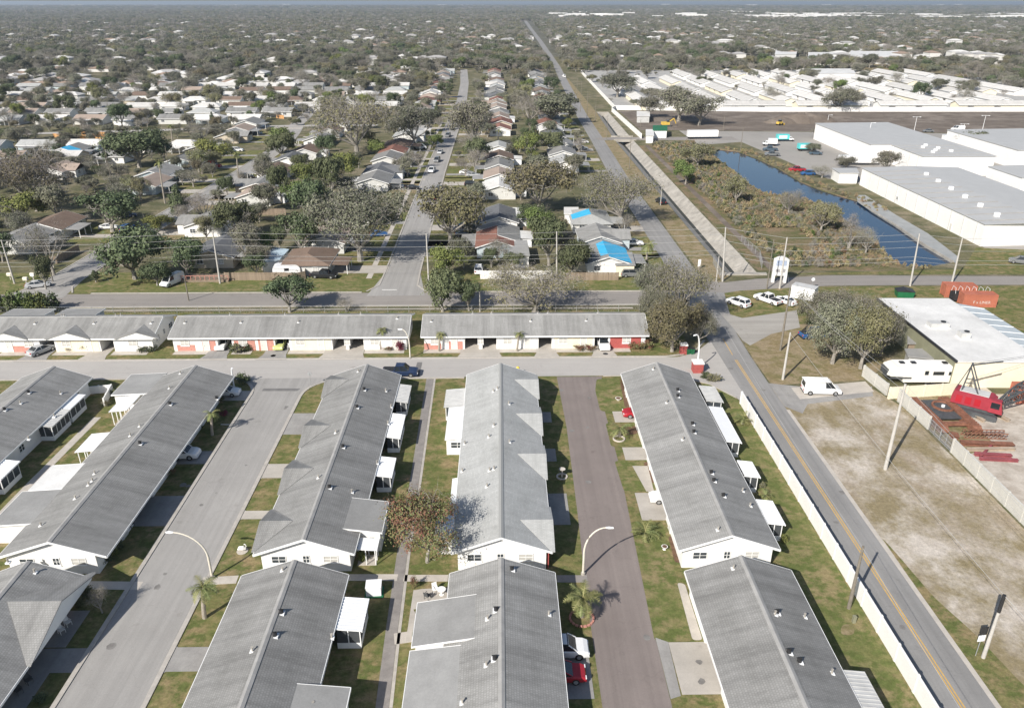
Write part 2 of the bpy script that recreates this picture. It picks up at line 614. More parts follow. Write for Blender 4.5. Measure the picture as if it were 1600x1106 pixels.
M_TYRE = mat('tyre_rubber', (0.025, 0.025, 0.026), var=0.2, rough=0.8)
M_RIM = mat('wheel_rim', (0.45, 0.46, 0.47), var=0.1, rough=0.35, metal=0.6)
M_CGLASS = mat('car_glass', (0.02, 0.025, 0.03), var=0.1, rough=0.08, spec=0.7)
M_RLAMP = mat('tail_lamp', (0.45, 0.02, 0.02), rough=0.3)
M_HLAMP = mat('head_lamp', (0.75, 0.76, 0.78), rough=0.2)
M_MULCH = mat('mulch', (0.16, 0.095, 0.06), var=0.35, scale=2.0, space='world', fine=0.4)
M_ROCK = mat('garden_stone', (0.55, 0.50, 0.45), var=0.2, scale=2.0)
M_GREENP = mat('green_bin_paint', (0.02, 0.14, 0.06), var=0.1, rough=0.5)
M_TEAL = mat('teal_paint', (0.10, 0.50, 0.50), var=0.08, rough=0.5)
LF_OAK = leaf_mat('oak_leaves', [(0.080, 0.086, 0.055), (0.134, 0.136, 0.092), (0.205, 0.198, 0.142)], 0.3)
LF_DARK = leaf_mat('dark_leaves', [(0.042, 0.056, 0.028), (0.080, 0.100, 0.050), (0.145, 0.165, 0.088)], 0.25)
LF_BRIGHT = leaf_mat('bright_leaves', [(0.075, 0.105, 0.028), (0.130, 0.160, 0.048), (0.200, 0.220, 0.080)], 0.2)
LF_TWIG = leaf_mat('grey_twigs', [(0.190, 0.175, 0.158), (0.270, 0.250, 0.228), (0.350, 0.330, 0.302)], 0.15)
LF_OLIVE = leaf_mat('olive_brown_leaves', [(0.100, 0.102, 0.050), (0.165, 0.158, 0.080), (0.225, 0.205, 0.115)], 0.2)
LF_RUST = leaf_mat('rusty_leaves', [(0.15, 0.06, 0.05), (0.21, 0.10, 0.07), (0.13, 0.15, 0.06), (0.19, 0.20, 0.09)], 0.12)
LF_REED = leaf_mat('reeds', [(0.20, 0.17, 0.085), (0.33, 0.265, 0.155), (0.43, 0.355, 0.23)], 0.15)
LF_PALM = leaf_mat('palm_leaves', [(0.095, 0.115, 0.038), (0.18, 0.195, 0.075), (0.29, 0.285, 0.130)], 0.12)
LF_RED = leaf_mat('crimson_leaves', [(0.09, 0.01, 0.015), (0.17, 0.025, 0.03), (0.22, 0.06, 0.05)], 0.15)
m_, n_, b_ = _nodes('pond_water')
b_.inputs['Base Color'].default_value = (0.007, 0.026, 0.062, 1)
b_.inputs['Roughness'].default_value = 0.06
b_.inputs['Specular IOR Level'].default_value = 0.6
_bump(n_, b_, _noise(n_, _pos(n_, 'world'), 0.8, 3, 0.6), 0.06, 0.05)
M_WATER = m_
# ------------------------------------------------------------------ ground with the channel and the pond cut out
CH_W = [(50.2, 162.0), (50.2, 345.0), (53.0, 438.0)]
CH_E = [(57.2, 162.0), (58.2, 345.0), (59.5, 438.0)]
channel_hole = [CH_W[0], CH_E[0], CH_E[1], CH_E[2], CH_W[2], CH_W[1]]
POND = [at(*p) for p in [(1108, 240), (1125, 233), (1152, 236), (1180, 246), (1215, 262), (1250, 283), (1285, 297), (1318, 307), (1340, 313),
                         (1362, 330), (1400, 353), (1445, 384), (1489, 410), (1455, 416), (1415, 416), (1398, 408), (1382, 396), (1374, 384), (1345, 366),
                         (1318, 345), (1290, 322), (1262, 312), (1228, 306), (1196, 302), (1172, 288), (1148, 268), (1124, 250)]]
outer = [(-700, -40), (700, -40), (700, 900), (-700, 900)]
tri = tessellate_polygon([[Vector((*p, 0)) for p in outer], [Vector((*p, 0)) for p in channel_hole], [Vector((*p, 0)) for p in POND]])
allp = outer + channel_hole + POND
gm = MB()
gm.v = [(p[0], p[1], 0.0) for p in allp]
for t in tri:
    a, b, c = [Vector((*allp[i], 0)) for i in t]
    t = tuple(t) if (b - a).cross(c - a).z > 0 else tuple(t)[::-1]
    gm.f.append(t); gm.m.append(0)
o = gm.build('ground', M_YARD); o['kind'] = 'structure'
gm = MB()
B_ = 45000
for x0, y0, x1, y1 in ((-B_, -500, -700, 900), (700, -500, B_, 900), (-700, -500, 700, -40), (-B_, 900, B_, B_)):
    gm.face([(x0, y0, 0), (x1, y0, 0), (x1, y1, 0), (x0, y1, 0)])
o = gm.build('outlying_ground', M_FOREST); o['kind'] = 'structure'
# channel bed and banks
gm = MB()
prof = [(0.0, 0.0), (0.47, -2.3), (0.56, -2.35), (1.0, 0.0)]
NS = 70
chs = []
for i in range(NS + 1):
    y = 162 + (438 - 162) * i / NS
    xw = 50.2 if y < 345 else 50.2 + (y - 345) / 93 * 2.8
    xe = 57.2 + (y - 162) / 183 * 1.0 if y < 345 else 58.2 + (y - 345) / 93 * 1.3
    chs.append([(xw + (xe - xw) * t, y, z) for t, z in prof])
for i in range(NS):
    for k in range(3):
        gm.face([chs[i][k], chs[i][k + 1], chs[i + 1][k + 1], chs[i + 1][k]])
gm.face([chs[0][0], chs[0][3], chs[0][2], chs[0][1]])
gm.face([chs[NS][0], chs[NS][1], chs[NS][2], chs[NS][3]])
o = gm.build('drainage_channel', M_CANAL); o['kind'] = 'structure'
gm = MB()
for i in range(NS):
    a, b = chs[i], chs[i + 1]
    gm.face([(a[1][0] - .15, a[1][1], -2.2), (a[2][0] + .2, a[2][1], -2.2), (b[2][0] + .2, b[2][1], -2.2), (b[1][0] - .15, b[1][1], -2.2)])
o = gm.build('channel_water', mat('channel_water', (0.05, 0.05, 0.04), rough=0.5, spec=.2)); o['kind'] = 'structure'
sheet('pond_water', [(p[0], p[1]) for p in POND], -0.35, M_WATER)
gm = MB()
for i in range(len(POND)):
    a, b = POND[i], POND[(i + 1) % len(POND)]
    gm.face([(a[0], a[1], 0), (b[0], b[1], 0), (b[0], b[1], -0.6), (a[0], a[1], -0.6)])
o = gm.build('pond_bank', M_MARSH); o['kind'] = 'structure'
# concrete bulkhead along the east bank of the pond
pm = MB()
BK = [at(1340, 313), at(1362, 330), at(1400, 353), at(1445, 384), at(1489, 410)]
for a, b in zip(BK[:-1], BK[1:]):
    pm.beam((a[0] + .1, a[1], -0.05), (b[0] + .1, b[1], -0.05), 0.25, 0.7)
pm.build('pond_bulkhead', M_CANAL)['kind'] = 'structure'
sheet('pond_ledge_water', [at(*p) for p in [(1338, 305), (1352, 305), (1400, 336), (1450, 365), (1498, 402), (1494, 412), (1446, 385), (1402, 355), (1362, 331), (1340, 316)]], 0.02,
      mat('shallow_silt', (0.30, 0.31, 0.31), var=0.15, scale=0.3, space='world'))

# ------------------------------------------------------------------ big ground patches
sheet('complex_lawn', [(-140, 0), (36.0, 0), (36.0, 113), (33, 122), (33, 140.5), (-140, 140.5)], 0.010, M_GRASS)
sheet('side_lawn', [(29.5, 20), (35.7, 20), (35.7, 103), (34.0, 109.5), (29.5, 110.5)], 0.016, M_GREEN)
sheet('sandy_lot', [(42.3, 0), (59.8, 0), (59.9, 100), (57.5, 108), (42.3, 106)], 0.010, M_SAND)
sheet('lot_grass', rounded([(42.6, 107.5), (57.8, 109), (66, 116), (66, 128), (57.5, 133), (46.5, 128.5), (42.8, 123.5)], 1.5), 0.014, M_GRASSDRY)
sheet('roadside_grass', rounded([(42.5, 20), (50.5, 20), (48.6, 34), (48.2, 42), (46.0, 49), (45.2, 55), (43.8, 60), (43.2, 67), (42.8, 70)], 1.5), 0.016, M_GRASS)
sheet('yard_sand', [(60.6, 0), (200, 0), (200, 104), (76, 104), (76, 109.5), (60.6, 105.5)], 0.010, M_YARDSAND)
sheet('yard_weeds', rounded([at(*p) for p in [(1395, 622), (1492, 615), (1505, 640), (1540, 680), (1560, 700), (1500, 712), (1448, 664)]], 1.0), 0.016, M_GRASSDRY)
sheet('north_verge', [(-300, 151.2), (37, 151.2), (37, 165), (-300, 165)], 0.008, M_GREEN)
sheet('roadside_field', [(44.5, 128), (300, 128), (300, 153.2), (60, 153.2), (44.5, 150)], 0.007, M_GRASS)
sheet('canal_verge', [(44.5, 154), (50.1, 160), (50.1, 345), (52.9, 438), (54, 640), (49.5, 640), (43.8, 345)], 0.009, M_GRASSDRY)
sheet('marsh', [(57.9, 164)] + [(58.4, 330), (82, 335), (84, 320)] + [at(*p) for p in [(1124, 251), (1148, 269), (1172, 289), (1196, 303), (1228, 307), (1262, 313), (1290, 323), (1318, 346), (1345, 367), (1374, 385), (1382, 397), (1398, 409), (1415, 418)]] + [(92, 163.5)], 0.006, M_MARSH)
sheet('far_bank_grass', [(58.5, 161.5), (130, 160.5), (150, 175), (117, 181), (104.5, 164.5)], 0.009, M_GRASS)
sheet('bank_path', [(60.5, 164), (62.2, 164), (62.6, 330), (60.8, 330)], 0.012, M_BROWN)
sheet('brown_field', [(66, 372), (340, 352), (340, 433.5), (66, 443)], 0.008, M_BROWN)
sheet('industrial_yard', [(84, 330), (104, 338), (112, 262), (119, 256), (119, 178), (300, 168), (300, 352), (84, 370)], 0.008,
      pavement_mat('worn_yard_paving', (0.36, 0.34, 0.315), (0.30, 0.285, 0.265), 0.04, 0.05, 'Y', 0.2))
sheet('industrial_road', [(61, 343), (61, 351.5), (104, 352), (104, 343)], 0.012, M_ROADX)
sheet('park_ground', [(64.5, 447), (460, 436), (460, 720), (72, 720)], 0.008, mat('park_paving', (0.42, 0.41, 0.39), var=0.15, scale=0.1, space='world', fine=0.15))
sheet('school_field', [at(*p) for p in [(1265, 122), (1600, 122), (1600, 96), (1430, 98), (1340, 101), (1265, 108)]], 0.02, M_GRASSDRY)
sheet('park_pond_water', [at(*p) for p in [(1378, 122), (1480, 119), (1555, 122), (1600, 123), (1600, 127), (1540, 126), (1430, 128), (1385, 128)]], 0.05, M_WATER)


# ------------------------------------------------------------------ streets
def path(name, pts, wd, z, m, kerb=0.0, kerb_m=None):
    L, Rr = [], []
    for i, p in enumerate(pts):
        a = Vector(pts[max(i - 1, 0)]); b = Vector(pts[min(i + 1, len(pts) - 1)])
        d = (b - a).normalized()
        nrm = Vector((-d.y, d.x))
        w_ = wd[i] if hasattr(wd, '__len__') else wd
        L.append(tuple(Vector(p) + nrm * w_ / 2)); Rr.append(tuple(Vector(p) - nrm * w_ / 2))
    o = sheet(name, L + Rr[::-1], z, m)
    return L, Rr


def ribbon(name, pts, wd, z0, z1, m):
    """raised strip (kerb) or painted line following a polyline"""
    mb = MB()
    L, Rr = [], []
    for i, p in enumerate(pts):
        a = Vector(pts[max(i - 1, 0)]); b = Vector(pts[min(i + 1, len(pts) - 1)])
        d = (b - a).normalized()
        nrm = Vector((-d.y, d.x)) * wd / 2
        L.append(Vector(p) + nrm); Rr.append(Vector(p) - nrm)
    for i in range(len(pts) - 1):
        q = [(*L[i], z1), (*Rr[i], z1), (*Rr[i + 1], z1), (*L[i + 1], z1)]
        mb.face(q)
        if z1 - z0 > 0.02:
            mb.face([(*L[i], z0), (*L[i], z1), (*L[i + 1], z1), (*L[i + 1], z0)])
            mb.face([(*Rr[i], z1), (*Rr[i], z0), (*Rr[i + 1], z0), (*Rr[i + 1], z1)])
    o = mb.build(name, m); o['kind'] = 'structure'
    return o


def arc(cx, cy, r, a0, a1, n=8):
    return [(cx + r * math.cos(R(a0 + (a1 - a0) * i / n)), cy + r * math.sin(R(a0 + (a1 - a0) * i / n))) for i in range(n + 1)]


# complex: left street runs into the cross street
sheet('complex_street', [(-38.4, 0), (-31.1, 0), (-31.1, 104)] + arc(-25.1, 104.6, 6.0, 180, 93, 6) +
      [(-25.4, 112.0), (-45, 112.0)] + arc(-44.4, 105.5, 6.0, 88, 0, 6), 0.022, M_STREET)
sheet('cross_street', [(-140, 111.0), (24, 111.3), (29.5, 109.8), (33.5, 107.8), (36.2, 102.6), (37.3, 102.6), (37.3, 125), (35.6, 122.8), (33.2, 119.8), (30, 118.3), (-140, 118.1)], 0.026, M_STREETX)
sheet('lane', [(8.4, 0), (14.3, 0), (14.5, 60), (15.3, 86), (15.2, 104), (16.2, 111.0), (8.9, 111.0), (9.2, 95), (8.9, 75), (8.5, 60)], 0.020, M_LANE)
sheet('main_road', [(36.9, 0), (42.3, 0), (42.3, 105), (42.5, 118), (42.9, 128), (44.5, 139), (46.4, 150), (37.6, 151), (37.0, 140), (37.0, 120)], 0.024, M_ROAD)
sheet('road_apron', [at(*p) for p in [(1122, 486), (1160, 497), (1245, 485), (1250, 512), (1205, 522), (1172, 540), (1160, 532), (1145, 512)]], 0.028,
      pavement_mat('worn_apron', (0.42, 0.40, 0.37), (0.35, 0.33, 0.30), 0.05, 0.2, 'X', 0.3))
sheet('van_apron', [(42.35, 100.5), (44.2, 98.3), (46.0, 101.2), (57.0, 103.6), (58.2, 106.8), (50, 106.2), (42.35, 108.2)], 0.028, M_CONCG)
sheet('van_slab', [at(*p) for p in [(1236, 606), (1352, 596), (1366, 612), (1250, 624)]], 0.034, M_WALK)
path('cross_road', [(-300, 147.4), (37.7, 147.2)], 7.2, 0.024, M_ROADX)
sheet('junction_paving', [(37.0, 143.6), (44.8, 141.0), (46.4, 149.6), (50, 151.0), (70.5, 153.9), (300, 153.2), (300, 159.6), (115, 159.4), (73, 160.6), (55.5, 158.4), (48.2, 156.2), (45.2, 157.2), (44.0, 161), (37.6, 161), (37.2, 151)], 0.020, M_ROADX)
CANAL_RD = [(40.8, 152), (40.9, 262), (42.5, 340), (43.6, 425), (49.5, 640), (53.5, 760), (62, 1250), (70.5, 1875), (80, 2500), (92, 3400)]
path('canal_road', CANAL_RD, [6.0, 6.0, 5.8, 5.8, 6, 6, 7, 8, 9, 10], 0.028, M_ROAD)
CENTER_RD = [(-21.7, 149), (-21.9, 165), (-23.2, 274), (-23.1, 484), (-26, 600), (-32, 730)]
path('centre_street', CENTER_RD, [12, 7.4, 6.8, 6.2, 6.2, 6.2], 0.030, M_STREET)
LEFT_RD = [(-95.5, 149), (-95, 165), (-93.5, 222), (-91.2, 275), (-91.5, 330), (-95, 362), (-99, 388)]
path('west_street', LEFT_RD, [12, 7.2, 7, 6.6, 6.4, 6.6, 7], 0.030, M_STREET)
path('north_cross_street', [(-300, 352), (-165, 374), (-118, 386), (-80, 390), (-60, 389)], 6.0, 0.034, M_STREETX)
path('upper_west_street', [at(462, 196), at(482, 178), at(500, 165)], 6.5, 0.038, M_STREET)
path('park_lane', [(94.5, 500), (95.5, 690)], 7, 0.02, M_ROAD)
path('school_road', [at(1150, 148), at(1250, 146)], 5, 0.03, M_ROADX)
path('side_bridge_road', [(43, 345.5), (50, 347.5), (62, 347.5)], 7, 0.034, M_ROADX)
# deck that carries the side road over the channel
dm = MB(); dm.box(49.6, 342.5, -0.6, 59.4, 352.0, 0.02); dm.box(49.6, 342.2, -0.6, 59.4, 342.5, 0.5); dm.box(49.6, 352.0, -0.6, 59.4, 352.3, 0.5)
dm.build('bridge_deck', M_CANAL)['kind'] = 'structure'
hm = MB(); hm.box(48.6, 160.8, -0.4, 58.9, 161.9, 0.35)
hm.build('channel_headwall', M_CANAL)['kind'] = 'structure'
# kerbs and edge strips
ribbon('kerb', [(-38.65, 0), (-38.65, 104.5)] + arc(-44.4, 105.5, 5.8, 0, 85, 6) + [(-140, 111.0)], 0.45, 0, 0.10, M_KERB)
ribbon('kerb', [(-30.9, 0), (-30.9, 104.5)] + arc(-25.1, 104.9, 5.8, 180, 95, 6) + [(-25.0, 110.8), (-6, 110.9)], 0.45, 0, 0.10, M_KERB)
ribbon('kerb', [(-140, 118.3), (28, 118.5), (31, 119.2), (34.2, 121.6), (36.2, 125.2)], 0.4, 0, 0.12, M_KERB)
ribbon('kerb', [(16.4, 111.2), (24, 111.4), (29.3, 110.2), (33.0, 108.0), (35.9, 103.4)], 0.35, 0, 0.1, M_KERB)
ribbon('kerb', [(-85.0, 151.3), (-29.0, 151.2)], 0.4, 0, 0.12, M_KERB)
ribbon('kerb', [(-15.5, 151.2), (36.5, 151.1)], 0.4, 0, 0.12, M_KERB)
ribbon('kerb', [(-160, 143.4), (28, 143.2)], 0.5, 0, 0.12, M_KERB)
ribbon('ditch_kerb', [(-160, 141.6), (26, 141.4)], 0.35, 0, 0.10, M_KERB)
for s_ in (-1, 1):
    ribbon('kerb', [(-21.9 + s_ * 6.2, 151.6), (-21.9 + s_ * 4.1, 155.5), (-22.0 + s_ * 3.9, 165), (-23.2 + s_ * 3.6, 274), (-23.1 + s_ * 3.3, 484)], 0.35, 0, 0.1, M_KERB)
    ribbon('kerb', [(-95.2 + s_ * 6.2, 151.6), (-95.0 + s_ * 4.0, 155.5), (-94.9 + s_ * 3.9, 165), (-93.5 + s_ * 3.7, 222), (-91.2 + s_ * 3.5, 275), (-91.5 + s_ * 3.4, 330)], 0.35, 0, 0.1, M_KERB)
ribbon('sidewalk', [(-28.9, 160), (-29.4, 274), (-29.2, 400)], 1.2, 0, 0.036, M_WALK)
ribbon('road_edge_strip', [(42.45, 20), (42.45, 99.5)], 0.5, 0, 0.03, M_WALK)
# centre lines of the main road, worn yellow pair
for dx in (-0.14, 0.14):
    ribbon('yellow_line', [(39.30 + dx, 0), (39.45 + dx, 70), (39.6 + dx, 117)], 0.13, 0, 0.030, M_YELLOW)
ribbon('yellow_line', [(39.6, 119), (39.8, 126)], 0.13, 0, 0.030, M_YELLOW)
ribbon('stop_line', [(-25.0, 152.6), (-21.9, 152.6)], 0.45, 0, 0.036, M_WLINE)
ribbon('stop_line', [(-98.2, 154.6), (-95.0, 154.6)], 0.45, 0, 0.036, M_WLINE)
# walks inside the complex
ribbon('back_walk', [at(672, 592), at(657, 690), at(645, 768), at(628, 868), at(612, 985), at(597, 1106), (-11.2, 20)], 1.15, 0, 0.030, M_WALKD)
ribbon('back_walk_edge', [(x + 0.75, y) for x, y in [at(672, 592), at(657, 690), at(645, 768), at(628, 868), at(612, 985), at(597, 1106)]], 0.3, 0, 0.034, M_KERB)
ribbon('west_back_walk', [at(152, 652), at(104, 700), at(52, 752), at(20, 785), at(0, 806)], 1.1, 0, 0.030, M_WALK)
for a, b, wd, m_ in [((545, 902), (621, 902), 1.0, M_WALK), ((631, 903), (700, 903), 1.0, M_WALK), ((616, 998), (644, 994), 1.4, M_WALK), ((134, 914), (220, 915), 1.2, M_WALK),
                     ((315, 908), (371, 905), 1.2, M_WALK), ((870, 904), (918, 904), 1.1, M_WALKD), ((345, 663), (372, 664), 0.3, M_WALK)]:
    ribbon('walk', [at(*a), at(*b)], wd, 0, 0.034, m_)


def drive(xa, xb, pxx, yt, yb, m=None, flare=0.6, flare_side=1, apron=None):
    """driveway slab between world x limits, its far and near edges measured in the picture"""
    Yt, Yb = at(pxx, yt)[1], at(pxx, yb)[1]
    x0, x1 = (xa, xb) if xa < xb else (xb, xa)
    f0, f1 = (0, flare) if flare_side > 0 else (flare, 0)
    sheet('driveway', [(x0, Yb - f0), (x1 - 0.6 * (f1 > 0), Yb), (x1, Yb - f1), (x1, Yt + f1), (x1 - 0.6 * (f1 > 0), Yt), (x0, Yt + f0)] if flare_side > 0 else
          [(x0, Yb - f0), (x0 + 0.6, Yb), (x1, Yb), (x1, Yt), (x0 + 0.6, Yt), (x0, Yt + f0)], 0.040, m or M_CONC)


for y1_, y2_, px_, mm in ((611, 626, 380, M_CONC), (705, 725, 320, M_CONCG), (775, 822, 250, M_CONCG), (1013, 1051, 100, M_CONCG)):
    drive(-46.5, -38.4, px_, y1_, y2_, mm)
for y1_, y2_, px_, mm in ((646, 679, 455, M_CONCG), (725, 747, 425, M_CONC), (798, 811, 400, M_CONC), (1011, 1049, 290, M_CONCG)):
    drive(-31.1, -20.8, px_, y1_, y2_, mm, flare_side=-1)
for y1_, y2_, px_, mm in ((644, 660, 860, M_CONCG), (701, 721, 865, M_CONCG), (771, 820, 875, M_CONCG), (1000, 1092, 900, M_CONCG)):
    drive(0.5, 7.9 if y2_ > 800 else 7.2, px_, y1_, y2_, mm, flare=0)
for y1_, y2_, px_, mm in ((643, 660, 960, M_CONC), (699, 719, 980, M_CONC), (770, 813, 1010, M_CONC), (1003, 1085, 1080, M_CONC)):
    drive(16.3 if y2_ < 1000 else 15.6, 23.5, px_, y1_, y2_, mm, flare=0, flare_side=-1)
sheet('driveway_apron', [at(*p) for p in [(1024, 996), (1044, 1003), (1064, 1087), (1048, 1092)]], 0.040, M_CONCG)
sheet('patio_slab', [at(*p) for p in [(988, 728), (1012, 728), (1022, 768), (1010, 768)]], 0.036, M_CONC)
# street-side green strips that keep their grass in front of the lane houses
sheet('lane_lawn', rounded([at(*p) for p in [(932, 592), (968, 592), (985, 642), (938, 643), (930, 610)]], 0.8), 0.024, M_GREEN)
sheet('lane_lawn', rounded([at(*p) for p in [(946, 661), (985, 661), (1000, 698), (955, 698)]], 0.6), 0.024, M_GRASS)
sheet('lane_lawn', rounded([at(*p) for p in [(960, 720), (1008, 719), (1014, 768), (975, 768)]], 0.6), 0.024, M_GREEN)
sheet('lane_lawn', rounded([at(*p) for p in [(985, 815), (1035, 815), (1082, 1002), (1023, 1002)]], 0.6), 0.024, M_GREEN)
sheet('mulch_bed', rounded([at(*p) for p in [(1006, 722), (1016, 720), (1024, 755), (1010, 752)]], 0.5), 0.030, M_MULCH)
sheet('mulch_bed', rounded([at(*p) for p in [(968, 592), (980, 592), (990, 640), (976, 636)]], 0.5), 0.030, M_MULCH)
sheet('mulch_bed', rounded([at(*p) for p in [(965, 668), (1000, 665), (996, 678), (962, 682)]], 0.6), 0.030, M_MULCH)
sheet('garden_bed', rounded([at(*p) for p in [(1044, 838), (1052, 838), (1066, 880), (1054, 878)]], 0.3), 0.030, M_MULCH)
sheet('stone_bed', rounded([at(*p) for p in [(1058, 910), (1070, 912), (1098, 1000), (1082, 1000)]], 0.4), 0.030, M_WALK)
# ------------------------------------------------------------------ shared window, door and vent pieces
_wcache = {}


def window(parent, x, y, z, nx, ny, wd, ht, blind=False, split=1, name='window'):
    """window frame with a glass pane child, standing proud of a wall whose outward normal is (nx, ny)"""
    key = (round(wd, 1), round(ht, 1), blind, split)
    if key not in _wcache:
        fr = MB()
        t = 0.07
        fr.box(-wd / 2, -0.03, 0, -wd / 2 + t, 0.05, ht).box(wd / 2 - t, -0.03, 0, wd / 2, 0.05, ht)
        fr.box(-wd / 2 + t, -0.03, 0, wd / 2 - t, 0.05, t).box(-wd / 2 + t, -0.03, ht - t, wd / 2 - t, 0.05, ht)
        for k in range(1, split + 1):
            xx = -wd / 2 + wd * k / (split + 1)
            fr.box(xx - 0.03, -0.03, t, xx + 0.03, 0.045, ht - t)
        fr.box(-wd / 2 + t, -0.03, ht * 0.5 - 0.02, wd / 2 - t, 0.04, ht * 0.5 + 0.02)
        fr.box(-wd / 2 - 0.05, -0.03, -0.06, wd / 2 + 0.05, 0.10, -0.002)
        pn = MB().box(-wd / 2 + t, -0.02, t, wd / 2 - t, 0.012, ht - t)
        a = fr.build('window', M_TRIM); b = pn.build('pane', M_BLIND if blind else M_GLASS)
        _wcache[key] = (a.data, b.data)
        bpy.data.objects.remove(a); bpy.data.objects.remove(b)
    ma, mb_ = _wcache[key]
    o = link_mesh(name, ma, parent, (x, y, z), math.atan2(ny, nx) - math.pi / 2)
    link_mesh('pane', mb_, o)
    return o


_dcache = {}


def door(parent, x, y, z, nx, ny, wd=0.95, ht=2.05, m=None, name='door'):
    m = m or M_DOOR
    key = (m.name, wd, ht)
    if key not in _dcache:
        a = MB().box(-wd / 2 - 0.08, -0.03, 0, -wd / 2, 0.05, ht + 0.08).box(wd / 2, -0.03, 0, wd / 2 + 0.08, 0.05, ht + 0.08).box(-wd / 2, -0.03, ht, wd / 2, 0.05, ht + 0.08)
        a.box(-wd / 2, -0.02, 0, wd / 2, 0.025, ht, 1).box(wd / 2 - 0.16, 0.025, 0.95, wd / 2 - 0.08, 0.08, 1.03, 2)
        o = a.build('door', [M_TRIM, m, M_STEEL]); _dcache[key] = o.data; bpy.data.objects.remove(o)
    return link_mesh(name, _dcache[key], parent, (x, y, z), math.atan2(ny, nx) - math.pi / 2)


def _vent_mesh():
    a = MB().cyl(0, 0, -0.1, 0.42, 0.09, 8).box(-0.22, -0.22, -0.12, 0.22, 0.22, 0.03, 1)
    a.tube([(0, 0, 0.42), (0, 0, 0.44)], [0.13, 0.13], 8, 0)
    o = a.build('roof_vent', [M_CANAL, M_ALU]); d = o.data; bpy.data.objects.remove(o)
    b = MB().tube([(0, 0, -0.1), (0, 0, 0.25), (0, 0.1, 0.38)], [0.2, 0.2, 0.26], 10).box(-0.3, -0.3, -0.12, 0.3, 0.3, 0.03, 1)
    o = b.build('roof_vent', [M_BLACK, M_ALU]); e = o.data; bpy.data.objects.remove(o)
    return d, e


VENTS = _vent_mesh()


